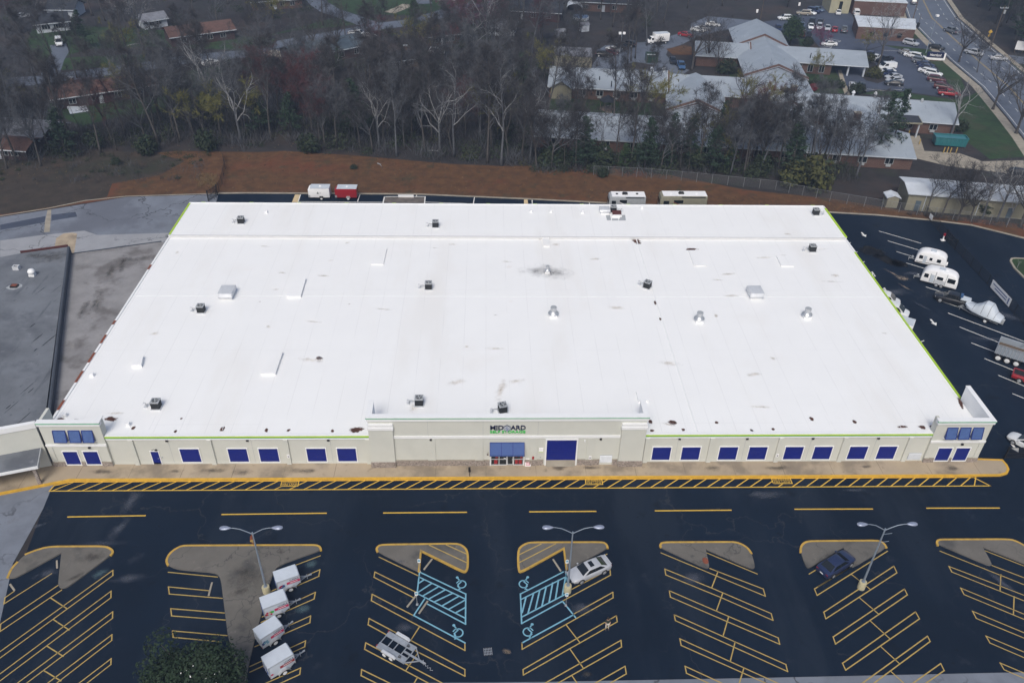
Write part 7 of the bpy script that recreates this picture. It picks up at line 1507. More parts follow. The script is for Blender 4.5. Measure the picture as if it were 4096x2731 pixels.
# ------------------------------------------------------------------ the person in the lot
pp = G(3,2,914,1030,0)
per = thing('person', 'person in dark green shirt and pale trousers standing between bay lines', 'person', (pp.x,pp.y,-.015), radians(-85))
J = {}; E_ = []; Rr = {}
def jn(n, p, r): J[n] = p; Rr[n] = r
jn('pelvis',(0,0,.95),.15); jn('waist',(0,0,1.10),.135); jn('chest',(.01,0,1.32),.165); jn('neck',(.01,0,1.50),.06); jn('skull',(.025,0,1.60),.085); jn('crown',(.02,0,1.71),.075)
ch = [('pelvis','waist'),('waist','chest'),('chest','neck'),('neck','skull'),('skull','crown')]
for s_, sg in (('a',-1),('b',1)):
    jn('hip'+s_,(0,sg*.10,.90),.095); jn('knee'+s_,(.03,sg*.13,.50),.062); jn('ankle'+s_,(0,sg*.14,.09),.042); jn('toe'+s_,(.17,sg*.16,.035),.035)
    jn('shoulder'+s_,(0,sg*.20,1.42),.062); jn('elbow'+s_,(.02,sg*.27,1.14),.044); jn('wrist'+s_,(.20,sg*.19,1.04),.030); jn('palm'+s_,(.27,sg*.16,1.04),.030)
    ch += [('pelvis','hip'+s_),('hip'+s_,'knee'+s_),('knee'+s_,'ankle'+s_),('ankle'+s_,'toe'+s_),('chest','shoulder'+s_),('shoulder'+s_,'elbow'+s_),('elbow'+s_,'wrist'+s_),('wrist'+s_,'palm'+s_)]
    for k in range(4):
        o_ = (k-1.5)*.020; l_ = (.07,.082,.078,.06)[k]
        jn(f'f{k}{s_}',(.31,sg*.16+o_,1.045),.010); jn(f'g{k}{s_}',(.31+l_*.6,sg*.16+o_,1.035),.009); jn(f'h{k}{s_}',(.31+l_*.85,sg*.155+o_,1.01),.008)
        ch += [('palm'+s_,f'f{k}{s_}'),(f'f{k}{s_}',f'g{k}{s_}'),(f'g{k}{s_}',f'h{k}{s_}')]
    jn('t1'+s_,(.265,sg*.125,1.05),.011); jn('t2'+s_,(.30,sg*.105,1.055),.009); ch += [('palm'+s_,'t1'+s_),('t1'+s_,'t2'+s_)]
def skin(names, edges, name, m_, par, grow=0., zc=None):
    idx = {n: i for i, n in enumerate(names)}; me = bpy.data.meshes.new(name); me.from_pydata([J[n] for n in names], [(idx[a],idx[b]) for a, b in edges], [])
    o = bpy.data.objects.new(name, me); COL.objects.link(o); md = o.modifiers.new('skin','SKIN'); md.use_smooth_shade = True
    for i, n in enumerate(names): me.skin_vertices[0].data[i].radius = (Rr[n]+grow,)*2
    me.skin_vertices[0].data[0].use_root = True; sb_ = o.modifiers.new('sub','SUBSURF'); sb_.levels = 1; sb_.render_levels = 1
    bpy.context.view_layer.update(); me2 = bpy.data.meshes.new_from_object(o.evaluated_get(bpy.context.evaluated_depsgraph_get()))
    bpy.data.objects.remove(o); bpy.data.meshes.remove(me); me2.materials.clear(); me2.materials.append(m_)
    o = bpy.data.objects.new(name, me2); COL.objects.link(o); o.parent = par; return o
mat('skin', (.42,.24,.17), .6, .05, 4., obj=True); mat('shirt_green', (.022,.030,.020), .9, .15, 8., obj=True); mat('trousers', (.52,.50,.45), .9, .08, 8., obj=True); mat('hair', (.02,.014,.01), .8, .2, 8., obj=True)
skin(list(J), ch, 'body', M['skin'], per)
tn = ['chest','waist','pelvis','shouldera','shoulderb','elbowa','elbowb']; J2 = dict(J)
skin(tn, [('chest','waist'),('waist','pelvis'),('chest','shouldera'),('chest','shoulderb'),('shouldera','elbowa'),('shoulderb','elbowb')], 'shirt', M['shirt_green'], per, .03)
ln = ['pelvis','hipa','hipb','kneea','kneeb','anklea','ankleb']
skin(ln, [('pelvis','hipa'),('pelvis','hipb'),('hipa','kneea'),('hipb','kneeb'),('kneea','anklea'),('kneeb','ankleb')], 'trousers', M['trousers'], per, .024)
for sg in (-1,1): q = MB(); q.slab([(-.06,.0),(-.07,.10),(.03,.11),(.20,.06),(.24,.0)], .05, .02, y0=sg*.15); q.build('shoe', M['black_trim'], per, 50, off=Z0); q = MB(); q.cyl((.105,sg*.032),.010,1.615,1.63,8); q.build('eye', M['black_trim'], per, off=Z0)
q = MB(); n = 12; q.loft([[(-.005+r_*1.05*cos(2*pi*i/n)-.012, r_*sin(2*pi*i/n), z_) for i in range(n)] for z_, r_ in ((1.59,.108),(1.68,.116),(1.76,.10),(1.81,.05))]); q.build('hair', M['hair'], per, 80, off=Z0)
q = MB(); q.add([(.10,-.016,1.595),(.10,.016,1.595),(.13,0,1.59),(.102,0,1.63)],[(0,1,2),(0,2,3),(1,3,2)]); q.build('nose', M['skin'], per, off=Z0); q = MB(); q.box(.10,.108,-.025,.025,1.555,1.563); q.build('mouth', M['rust_red'], per, off=Z0)
# ------------------------------------------------------------------ trees
def bare_tree(seed, h, hf, spread, r0, nl, up=.25, kink=.16, leader=True, l2=6, l3=6, tw=11, twl=1.0, twr=.012, low=.45):
    """trunk mesh and crown mesh (limbs = slot 0, twigs = slot 1)"""
    rg = random.Random(seed); tr, cr = MB(), MB()
    def path(p, d, L, n, kk, upk):
        pts = [Vector(p)]; d = Vector(d).normalized()
        for i in range(n):
            d = (d+Vector((rg.gauss(0,kk),rg.gauss(0,kk),rg.gauss(0,kk*.7)+upk))).normalized(); pts.append(pts[-1]+d*L/n)
        return pts, d
    def tp(pts, t):
        f = t*(len(pts)-1); i = min(int(f), len(pts)-2); return pts[i].lerp(pts[i+1], f-i), (pts[i+1]-pts[i]).normalized()
    def side(d, ang):
        a = d.orthogonal().normalized(); a.rotate(Matrix.Rotation(rg.uniform(0,2*pi),3,d)); return (d*cos(ang)+a*sin(ang)).normalized()
    def twigs(pts, n, L):
        for _ in range(n):
            p, d = tp(pts, rg.uniform(.15,1.0)); e = side(d, rg.uniform(.3,1.0)); l = L*rg.uniform(.5,1.3)
            q = p+e*l*.5+Vector((0,0,rg.uniform(-.1,.12)))*l; s = q+(e+Vector((rg.gauss(0,.3),rg.gauss(0,.3),rg.gauss(.1,.3))))*l*.5
            w = e.orthogonal().normalized(); w.rotate(Matrix.Rotation(rg.uniform(0,pi),3,e)); w *= twr*rg.uniform(.8,1.5)
            cr.add([p-w,p+w,q+w*.8,q-w*.8,s], [(0,1,2,3),(3,2,4)], 1)
    tp_pts, d = path((0,0,-.1), (rg.gauss(0,.03),rg.gauss(0,.03),1), h*(.92 if leader else hf), 9 if leader else 6, .045, .04)
    n = len(tp_pts); tr.tube(tp_pts, [r0*1.35]+[r0*(1-(.86 if leader else .35)*(i/(n-1))**.85) for i in range(1,n)], 8)
    for i in range(nl):
        if leader: t0 = low+(1-low)*((i+rg.uniform(0,.8))/nl)**.9; ang = rg.uniform(.55,.95)*(1.15-.45*t0); L = spread*h*(1.12-.75*(t0-low)/(1-low))*rg.uniform(.7,1.1); rr = r0*(1-.85*t0)*.55
        else: t0 = rg.uniform(.86,1.) if i < nl*.7 else rg.uniform(.55,.85); ang = rg.uniform(.25,.85); L = (h*(1-hf))*rg.uniform(.7,1.05)*(1+spread*ang*.5); rr = r0*.5*rg.uniform(.7,1.1)
        p, d = tp(tp_pts, min(t0,.995)); e = side(d, ang)
        lp, _ = path(p, e, L, 6, kink, up*.18); k = len(lp)
        cr.tube(lp, [rr*(1-.82*j/(k-1)) for j in range(k)], 5, 0)
        for j in range(l2):
            s = rg.uniform(.22,1.0); p2, d2 = tp(lp, s); e2 = side(d2, rg.uniform(.4,.95)); L2 = L*.48*(1.15-.6*s)*rg.uniform(.6,1.15); r2 = max(.018, rr*(1-.8*s)*.5)
            bp, _ = path(p2, e2, L2, 4, kink*1.3, up*.12); cr.tube(bp, [r2*(1-.75*q/(len(bp)-1)) for q in range(len(bp))], 4, 0, cap=False)
            for q in range(l3):
                s3 = rg.uniform(.2,1.0); p3, d3 = tp(bp, s3); e3 = side(d3, rg.uniform(.35,.95)); L3 = L2*.5*rg.uniform(.5,1.2)
                sp3, _ = path(p3, e3, L3, 2, kink*1.4, up*.1); cr.tube(sp3, [max(.012,r2*.42),.012,.008], 3, 1, cap=False); twigs(sp3, tw, twl)
            twigs(bp, tw//2, twl)
        if leader and i == nl-1: pass
    return tr, cr
def leaf_tree(seed, blobs, n, size, trunk, flat=.6, droop=.2):
    rg = random.Random(seed); tr, cr = MB(), MB(); tr.tube(*trunk, 8)
    tot = sum(b[3]**3 for b in blobs)
    for bx, by, bz, br, sq in blobs:
        tr.tube([(0,0,bz*.5),(bx*.6,by*.6,bz*.8),(bx,by,bz)], [.09,.06,.02], 5)
        for _ in range(int(n*br**2/sum(b[3]**2 for b in blobs))):
            while True:
                p = Vector((rg.uniform(-1,1),rg.uniform(-1,1),rg.uniform(-1,1)))
                if .12 < p.length < 1: break
            p = p*(p.length**-.45)*rg.uniform(.86,1.12); 
            c = Vector((bx+p.x*br, by+p.y*br, bz+p.z*br*sq)); s = size*rg.uniform(.6,1.4)
            nrm = (p.normalized()+Vector((rg.gauss(0,flat),rg.gauss(0,flat),rg.gauss(.25,flat)))).normalized(); u = nrm.orthogonal().normalized(); u.rotate(Matrix.Rotation(rg.uniform(0,2*pi),3,nrm)); v = nrm.cross(u)
            cr.add([c-u*s, c+v*s*.5, c+u*s, c-v*s*.5], [(0,1,2,3)], 0 if rg.random() < .7 else 1)
    return tr, cr
def pine_tree(seed, h, r, base=.25, n=26):
    rg = random.Random(seed); tr, cr = MB(), MB(); tr.tube([(0,0,-.1),(rg.gauss(0,.15),rg.gauss(0,.15),h*.5),(rg.gauss(0,.2),rg.gauss(0,.2),h)], [h*.014,h*.009,.02], 7)
    for i in range(n):
        t = base+(1-base)*(i/n)**.9; z_ = h*t
        for k in range(rg.randint(2,4)):
            a = rg.uniform(0,2*pi); L = r*(1.05-((t-base)/(1-base))**1.3)*rg.uniform(.55,1.15)+.2; e = Vector((cos(a)*L, sin(a)*L, L*rg.uniform(-.05,.35)))
            o = Vector((0,0,z_)); cr.tube([o,o+e*.6,o+e], [.03,.02,.008], 3, 1, cap=False)
            for _ in range(int(12+L*9)):
                c = o+e*rg.uniform(.3,1.08)+Vector((rg.gauss(0,.25),rg.gauss(0,.25),rg.gauss(0,.18))); s = rg.uniform(.16,.36); u = Vector((rg.gauss(0,1),rg.gauss(0,1),rg.gauss(.2,.6))).normalized(); v = u.orthogonal().normalized(); v.rotate(Matrix.Rotation(rg.uniform(0,pi),3,u))
                cr.add([c-u*s-v*s*.25, c-u*s*.2+v*s*.42, c+u*s, c+u*s*.1-v*s*.42], [(0,1,2,3)], 0)
    return tr, cr
TP = {}
def reg(k, pair, bark, crown):
    t, c = pair; tm = t.build('trunk', M[bark], None, 180, off=Z0); cm = c.build('crown', [M[q] for q in crown], None, None, off=Z0)
    TP[k] = (tm.data, cm.data); bpy.data.objects.remove(tm); bpy.data.objects.remove(cm)
reg('tall1', bare_tree(1,19,.5,.36,.24,13,low=.36,twr=.014,l3=5,tw=7), 'bark', ('twig_grey','twig'))
reg('tall2', bare_tree(2,18,.5,.32,.21,12,low=.40,kink=.2,tw=6,l3=4), 'bark', ('bark','twig'))
reg('tall3', bare_tree(3,20,.5,.38,.27,14,low=.34,twr=.014,l3=5,tw=7), 'twig_grey', ('twig_grey','twig_grey'))
reg('mid1', bare_tree(4,15,.42,.5,.22,7,leader=False,l2=7), 'bark', ('twig_grey','twig'))
reg('mid2', bare_tree(5,14,.36,.6,.20,7,leader=False,l2=7,kink=.2), 'bark', ('bark','twig'))
reg('mid3', bare_tree(6,16,.45,.5,.24,8,leader=False,l2=7), 'bark', ('twig_grey','twig_grey'))
reg('red1', bare_tree(7,14,.4,.5,.18,7,leader=False,l2=7,tw=12), 'bark', ('twig','twig_red'))
reg('pink1', bare_tree(8,8,.25,.7,.14,8,leader=False,l2=7,tw=14,twr=.02,twl=.7), 'bark', ('twig','twig_pink'))
reg('bud1', bare_tree(9,11,.35,.5,.14,7,leader=False,l2=7,tw=12,twr=.022,twl=.6), 'bark', ('twig','bud_green'))
reg('pale1', bare_tree(10,19,.5,.34,.26,11,low=.30,kink=.26,l2=5,l3=4,tw=4,up=.1), 'twig_grey', ('bark_pale','twig_grey'))
reg('pale2', bare_tree(11,17,.45,.65,.28,7,leader=False,kink=.26,l2=5,l3=5,tw=4,up=.12), 'twig_grey', ('bark_pale','twig_grey'))
reg('pale3', bare_tree(12,21,.42,.55,.34,9,leader=False,kink=.2,l2=6,l3=6,tw=5,up=.2), 'bark', ('twig_grey','bark_pale'))
reg('oak1', bare_tree(13,14,.3,.9,.32,9,leader=False,kink=.22,l2=7,l3=6,tw=7,up=.15), 'bark', ('bark','twig'))
reg('oak2', bare_tree(14,15,.34,.8,.34,9,leader=False,kink=.24,l2=7,l3=6,tw=7,up=.15), 'bark', ('bark','twig'))
reg('sap1', bare_tree(15,11,.5,.42,.09,8,low=.36,l2=4,l3=3,tw=4,twl=.9), 'twig_grey', ('twig_grey','twig'))
reg('sap2', bare_tree(16,12,.5,.38,.10,8,low=.4,l2=4,l3=3,tw=4,twl=.9), 'bark', ('bark','twig'))
reg('pine1', pine_tree(20,15,3.0,.30), 'bark', ('needle','bark'))
reg('pine2', pine_tree(21,12,2.8,.22), 'bark', ('needle','bark'))
reg('pine3', pine_tree(22,10,2.6,.15), 'bark', ('leaf_bright','bark'))
rg = random.Random(30)
reg('ever1', leaf_tree(31, [(0,0,4.6,2.4,1.1),(1.3,.4,3.6,1.9,1.),(-1.4,.2,3.4,1.8,1.),(.3,-1.3,3.2,1.9,1.),(.2,1.2,3.6,1.8,1.),(.9,-.8,5.4,1.3,1.),(-.9,.6,5.6,1.2,1.)], 5200, .2, ([(0,0,-.1),(0,0,2.4),(0,0,5)],[.22,.18,.05])), 'bark', ('leaf_ever','leaf_bright'))
bl_ = [(rg.uniform(-2.9,2.9),rg.uniform(-1.6,1.6),rg.uniform(2.6,6.6),rg.uniform(1.0,1.8),rg.uniform(.8,1.1)) for _ in range(22)]+[(0,0,4.2,2.6,1.1),(-2.2,0,3.6,1.9,1.),(2.3,0,3.8,1.9,1.),(3.5,.3,5.8,1.0,1.2),(-3.4,.2,4.4,1.2,1.)]
reg('magnolia', leaf_tree(32, bl_, 11000, .15, ([(0,0,-.1),(0,0,2.),(.1,0,5.5)],[.25,.2,.06])), 'bark', ('leaf_ever','leaf_ever'))
reg('shrub1', leaf_tree(33, [(0,0,.9,1.1,.9),(.7,.2,.8,.8,.9),(-.6,-.3,.8,.8,.9)], 700, .16, ([(0,0,-.05),(0,0,.6)],[.06,.04])), 'bark', ('shrub','leaf_ever'))
reg('shrub2', leaf_tree(34, [(0,0,1.0,1.2,.9),(.9,.2,.9,.9,.9),(-.7,-.3,.8,.9,.9)], 800, .16, ([(0,0,-.05),(0,0,.6)],[.06,.04])), 'bark', ('shrub_yellow','shrub'))
reg('shrubred', leaf_tree(35, [(0,0,.8,1.0,.8),(.9,.2,.8,.8,.8)], 600, .15, ([(0,0,-.05),(0,0,.6)],[.06,.04])), 'bark', ('red_leaf','red_leaf'))
NT = [0]
def tree(k, x, y, s=1., label=None, group=None, name='bare_tree', cat='tree', rz=None, lean=None, sz=None):
    t = bpy.data.objects.new(name, None); COL.objects.link(t); t.location = (x,y,-.05); t.scale = (s,s,sz or s)
    t.rotation_euler = (lean[0] if lean else 0, lean[1] if lean else 0, rz if rz is not None else RT.uniform(0,6.28)); tag(t, label, cat, group)
    for nm, d in zip(('trunk','crown'), TP[k]): o = bpy.data.objects.new(nm, d); COL.objects.link(o); o.parent = t
    NT[0] += 1; return t
RT = random.Random(77)
PREP = []
# the trees one can tell apart
H = {'pale1':19,'pale2':17,'pale3':21,'oak1':14,'oak2':15,'mid1':15,'mid2':14,'mid3':16,'tall1':19,'tall2':18,'tall3':20}
def at_tree(k, r, c, x, y, hgt, label, group=None, **kw):
    p = G(r,c,x,y); return tree(k, p.x, p.y, hgt/H.get(k, hgt), label, group, **kw)
at_tree('pale3',0,0,1238,470,22,'big pale vase shaped bare tree on the lawn before the brown roofed house')
at_tree('pale2',0,0,2060,1215,17,'pale spreading bare tree with drooping limbs at the edge of the clay bank',rz=.3)
at_tree('pale1',0,0,1490,1000,17,'pale crooked bare tree beside the pale yellow shrubs')
at_tree('tall3',0,0,1640,1120,21,'tall grey trunk bare tree just in front of the crooked pale one')
at_tree('tall2',0,0,515,950,24,'dark leaning tall tree crossing the brown roofed ranch house',lean=(.05,-.10))
at_tree('tall1',0,0,520,705,23,'dark tall tree behind the brown roof, leaning from the road',lean=(.03,-.10))
at_tree('tall1',0,0,660,668,16,'dark trunk tree in front of the green lawn by the road')
at_tree('tall2',0,0,740,655,15,'thin dark tree next to the lawn by the residential road')
at_tree('tall3',0,0,570,310,16,'grey tree behind the white van on the lawn')
at_tree('mid1',0,0,1020,800,15,'grey tree rising from the brown ranch roof end')
at_tree('pale1',0,1,430,975,19,'white limbed crooked tree beside the driveway of the blue roofed house')
at_tree('mid3',0,1,740,1250,15,'grey upright tree with many fine low branches at the bank')
at_tree('tall2',0,1,940,1270,15,'slim pale forked tree at the bank, second along')
at_tree('pale2',0,1,1105,1260,16,'slim tree with pale Y shaped fork above a bare trunk at the bank')
at_tree('tall3',0,1,1255,1335,19,'straight pale pole like trunk at the bank')
at_tree('mid1',0,1,1495,1290,17,'grey forked tree with V shaped limbs at the bank')
at_tree('pale1',0,1,1745,1340,21,'tall pale sycamore with jagged white limbs at the bank',rz=1.2)
at_tree('pale1',0,1,2150,1415,22,'tallest pale sycamore with wide jagged limbs near the care complex',rz=4.0)
at_tree('pale1',0,2,255,1395,20,'pale sycamore leaning beside the long roof end',rz=2.2,lean=(0,.05))
at_tree('oak1',0,1,740,500,14,'dark broad oak with heavy curved limbs before the blue grey roof')
at_tree('oak2',0,1,560,480,14,'dark slender oak at the dark end of the blue grey roof')
at_tree('tall3',0,1,1650,470,16,'mossy tall tree in front of the maroon roofed house')
at_tree('pale1',0,1,1900,600,18,'white topped tall tree behind the red budding trees')
at_tree('tall2',0,2,620,1420,19,'thin grey trunk at the wood edge before the courtyard lawn')
at_tree('tall1',0,2,1110,1440,20,'grey trunk at the wood edge below the long metal roof')
at_tree('tall2',0,2,1310,1430,14,'dark thin trunk at the wood edge beside the grey trunk')
at_tree('sap2',0,2,1000,1440,14,'very thin pale sapling at the wood edge')
at_tree('oak1',0,2,1765,560,13,'broad bare tree with pale limbs by the service drive')
at_tree('oak2',0,2,1640,600,14,'dark trunk bare tree at the clay bed of the service drive')
at_tree('oak2',0,2,2060,950,11,'dark knobbly bare tree in the inner court by the chimney side')
at_tree('oak1',0,2,1850,620,9,'dark small tree with hanging brown leaves before the far wing')
for x, y, lb in ((1093,545,'first of three slim trunks on the service lot bed'),(1120,520,'second of three slim trunks on the service lot bed'),(1155,500,'third of three slim trunks on the service lot bed')): at_tree('tall2',0,2,x,y,16,lb)
at_tree('tall3',0,2,1255,390,18,'pale trunk tree beside the box truck')
at_tree('oak2',0,3,1795,530,13,'dark branched bare tree at the highway verge by the name sign')
at_tree('pale3',0,3,1090,612,18,'mossy dark tree rising from the kerb tip bed of the visitor lot',rz=1.)
at_tree('pale2',0,3,1720,1170,15,'pale barked tree beside the end of the long metal roof',rz=.8)
at_tree('oak2',0,3,2085,935,14,'dark heavy limbed tree on the highway pavement edge')
at_tree('oak1',0,3,2285,1140,15,'dark heavy limbed tree at the edge of the green lawn')
at_tree('mid2',0,3,1950,620,10,'fine grey twiggy tree across from the highway')
at_tree('ever1',0,3,350,385,8,'dense round dark green evergreen beside the main gabled roof',name='evergreen_tree',cat='evergreen tree').scale=(1.15,1.15,1.2)
at_tree('pine3',0,1,1410,265,10,'green conifer beside the red budding tree on the residential road',name='pine_tree',cat='pine tree')
at_tree('ever1',0,1,1970,80,9,'dark evergreen at the top edge by the far houses',name='evergreen_tree',cat='evergreen tree')
at_tree('pine2',0,2,1870,1320,12,'green leaning pine in front of the inner gabled roof',name='pine_tree',cat='pine tree')
at_tree('pine2',0,3,330,1340,12,'green pine in front of the small gable',name='pine_tree',cat='pine tree')
at_tree('pine1',0,3,1090,1360,14,'dark pine in front of the cream walled wing',name='pine_tree',cat='pine tree')
at_tree('pine1',0,3,1190,1330,13,'dark pine rising past the dark service roof',name='pine_tree',cat='pine tree').scale=(.9,.9,1.0)
at_tree('pine1',0,2,1450,1400,10,'dark young pine below the inner valley of the roofs',name='pine_tree',cat='pine tree').scale=(.8,.8,.75)
at_tree('pine3',0,1,770,620,7,'bright green small conifer by the blue roofed house',name='pine_tree',cat='pine tree').scale=(.6,.6,.7)
at_tree('red1',0,3,60,1290,11,'dark reddish twiggy tree before the front metal roof')
at_tree('red1',0,2,860,170,9,'dark maroon budding tree beside the carport')
at_tree('red1',0,1,1780,330,12,'red budding tree behind the maroon roofed house')
at_tree('red1',0,1,2090,330,13,'red budding tree next to the pink blossom tree')
at_tree('red1',0,1,1550,170,8,'maroon budding tree behind the green conifer')
at_tree('pink1',0,1,1730,190,8,'pink blossoming redbud tree in the far gardens')
at_tree('pink1',0,1,2010,260,8,'second pink blossoming redbud by the pale house')
at_tree('pink1',0,3,610,390,6,'pinkish twiggy bush tree by the accessible bay').scale=(.6,.6,.6)
at_tree('bud1',0,0,1110,560,9,'yellow green budding tree on the lawn verge by the road')
at_tree('bud1',0,0,1180,930,10,'pale yellow budding tree below the brown ranch roof')
at_tree('bud1',0,2,380,720,9,'ochre budding tree at the end of the long metal roof')
at_tree('bud1',0,3,560,680,6,'small budding ornamental tree in the entrance garden').scale=(.6,.6,.65)
at_tree('bud1',0,3,990,470,6,'ochre budding tree at the corner of the drop-off roof').scale=(.6,.6,.6)
mg = at_tree('magnolia',3,0,1730,1640,7,'large dense dark evergreen at the bottom edge with pale specks',name='evergreen_tree',cat='evergreen tree',rz=0.)
mg.scale = (1.12,1.1,1.0)
q = MB(); rg = random.Random(5)
for _ in range(26):
    c = Vector((rg.uniform(-.6,2.6), rg.uniform(-2.6,-.6), rg.uniform(4.8,6.6))); s_ = rg.uniform(.05,.12); u = Vector((rg.gauss(0,1),rg.gauss(0,1),rg.gauss(0,1))).normalized(); v = u.orthogonal().normalized()
    q.add([c-u*s_,c+v*s_*.7,c+u*s_,c-v*s_*.7],[(0,1,2,3)])
q.build('pale_specks', M['letter_white'], mg, off=Z0)  # small pale quads scattered in the upper crown
# shrubs one can tell apart
for k, r, c, x, y, s, lb in (('shrub2',0,3,1062,665,1.5,'round yellow green shrub on the kerb tip bed of the visitor lot'),('shrub1',0,3,455,600,1.4,'dark shrub at the corner of the entrance garden'),('shrub1',0,3,505,745,1.,'dark shrub beside the red flowering one'),('shrub1',0,3,560,740,1.1,'dark shrub in the entrance garden behind the red one'),('shrub1',0,3,680,745,1.2,'dark shrub by the path of the entrance garden'),('shrub1',0,3,765,750,1.2,'dark shrub nearest the silver pickup'),('shrub1',0,3,910,800,1.6,'brownish shrub before the silver pickup'),('shrubred',0,3,545,778,1.2,'red flowering shrub at the roof edge of the entrance garden'),('shrub1',0,3,500,390,1.3,'dark shrub beside the round evergreen'),('shrub1',0,2,840,800,1.1,'round dark shrub at the courtyard wall between windows'),('shrub1',0,2,945,805,1.2,'second round dark shrub at the courtyard wall'),('shrub2',0,3,1020,530,1.3,'olive shrub beside the drop-off roof'),('shrub1',0,2,1940,630,2.2,'dark tall shrub on the court lawn before the far wing'),('shrub2',1,3,560,90,3.2,'broad olive evergreen bush behind the chain link fence'),('shrub2',1,3,350,80,2.4,'second broad olive bush behind the chain link fence'),('shrub1',1,3,1960,320,1.8,'evergreen bush against the warehouse wall'),('shrub1',1,2,880,10,1.1,'small dark bush at the foot of the chain link fence'),('shrub1',0,0,1000,1405,.9,'small dark bush alone on the clay bank'),('shrub1',0,1,890,1445,.6,'tiny green bush alone on the red clay bank'),('shrub1',0,3,1790,1120,1.5,'dark shrub beneath the pale barked tree')):
    p = G(r,c,x,y); tree(k, p.x, p.y, s, lb, None, 'shrub', 'shrub')
# the crowded wood
for x, y, k in ((150,1390,'tall1'),(60,1440,'mid3'),(300,1330,'mid1'),(420,1290,'tall2'),(30,1250,'mid2'),(230,1010,'mid1'),(120,1160,'tall3'),(350,1420,'mid3')):
    p = G(0,0,x,y); PREP.append((k,p.x,p.y))
AV = [(-106,-84,180,212),(-96,-73,229,260),(-57,-34,211,248),(-137,-126,270,281),(2,25,276,289),(29,53,288,299),(-20,-8,246,258),(11,93,166.5,184),(14,48,200,220),(44,74,196,212),(66,112,180,200),(78,108,222,238),(70,90,196,262),(57,76,228,244),(18,30,227,239),(80,120,142,160),(112,145,252,302),(26,36,278,292),(-110,-92,166,180),(30,62,212,250)]
ROADS = [(res,5.2),(GL(0,1,[(520,-60),(680,90),(930,175),(1060,225)]),4.5),(GL(0,0,[(430,640),(470,520),(500,380)]),3.5),(GL(0,1,[(150,440),(300,480),(700,600)]),2.5)]
def near_road(x, y):
    for L, w in ROADS:
        for a, b in zip(L, L[1:]):
            a2, b2 = Vector(a[:2]), Vector(b[:2]); d = b2-a2; t = max(0,min(1,(Vector((x,y))-a2).dot(d)/d.length_squared))
            if (Vector((x,y))-a2-d*t).length < w: return True
    return False
def inpoly(x, y, P):
    c = False; n = len(P)
    for i in range(n):
        a, b = P[i], P[i-1]
        if (a[1] > y) != (b[1] > y) and x < (b[0]-a[0])*(y-a[1])/(b[1]-a[1])+a[0]: c = not c
    return c
CLEAR = [P2(GL(0,0,[(520,600),(540,500),(620,490),(1040,470),(1240,470),(1240,545)])),P2(GL(0,0,[(1250,470),(1250,400),(2100,380),(2200,440),(1700,480),(1450,520)])),P2(GL(0,1,[(150,340),(400,250),(1000,210),(880,150),(700,100),(580,20),(700,-60),(1700,-60),(1800,40),(1300,150),(1050,210),(850,280),(300,380)])),P2(GL(0,0,[(300,420),(330,250),(560,220),(560,420)]))]
PTS = [(o.location.x,o.location.y,2.6) for o in COL.objects if o.parent is None and o.get('category') in ('tree','pine tree','evergreen tree')]
edge = P2(GL(0,0,[(-600,1380),(0,1400),(800,1340),(1500,1260),(2200,1270)]))+P2(GL(0,1,[(300,1240),(700,1290),(1200,1340),(1700,1390),(2200,1420)]))+P2(GL(0,2,[(20,1420),(1000,1405)]))
def edge_y(x):
    for a, b in zip(edge, edge[1:]):
        if a[0] <= x <= b[0]: return a[1]+(b[1]-a[1])*(x-a[0])/(b[0]-a[0])
    return 163 if x > 0 else 172
LBL = {'oak1':'slim dark bare tree','oak2':'slim dark bare tree','tall1':'tall bare grey brown tree crowded into the wood behind the clay bank','tall2':'tall bare grey brown tree crowded into the wood behind the clay bank','tall3':'tall bare pale grey tree crowded into the wood behind the clay bank','mid1':'forked bare tree with fine twigs in the crowded wood','mid2':'forked bare tree with fine twigs in the crowded wood','mid3':'forked bare tree with pale fine twigs in the crowded wood','red1':'bare tree with dull red buds in the crowded wood','pale2':'bare tree with bright pale limbs in the crowded wood','pale1':'bare tree with bright pale limbs in the crowded wood','bud1':'bare tree with faint yellow green buds in the wood','sap1':'thin bare sapling in the crowded wood','sap2':'thin bare sapling in the crowded wood','pine1':'dark pine standing among the bare trees','pine2':'dark pine standing among the bare trees'}
KS = ['tall1','tall2','tall3','tall1','mid1','mid2','mid3','mid3','tall2','red1','pale2','bud1','sap1','pine2','mid1']
def scatter(n, gen, ks, dmin, group, hs=(.85,1.22)):
    made = tries = 0
    while made < n and tries < n*60:
        tries += 1; x, y = gen()
        if any(x0-1 < x < x1+1 and y0-1 < y < y1+1 for x0,x1,y0,y1 in AV) or near_road(x,y) or any(inpoly(x,y,P) for P in CLEAR): continue
        dm = dmin(y)
        if any((x-a)**2+(y-b)**2 < max(dm,d_*.9)**2 for a,b,d_ in PTS): continue
        PTS.append((x,y,dm)); k = RT.choice(ks); s = RT.uniform(*hs)
        tree(k, x, y, s, LBL[k], group if 'pine' not in k else 'pines among the bare trees', 'pine_tree' if 'pine' in k else 'bare_tree', 'pine tree' if 'pine' in k else 'tree', lean=(RT.gauss(0,.03),RT.gauss(0,.03))); made += 1
    return made
def g1():
    x = RT.uniform(-118,64); return x, edge_y(x)+RT.uniform(.5,24)
def g2():
    y = RT.uniform(186,305); x = RT.uniform(-.56*y-6, min(.16*y+20, 58)); return x, y
def g3(): x = 10+69*RT.random()**1.35; return x, RT.uniform(159.,166.0)-(x-40)*.055
def g4():
    s_ = RT.uniform(0,1); return 81+s_*30, 142.3-s_*7.2+RT.uniform(-1.2,.6)
def g5():
    y = 240+88*RT.random()**.8; a = 155.5+(y-226)*.19; return RT.uniform(a,max(a+1,152+(y-226)*.56)), y
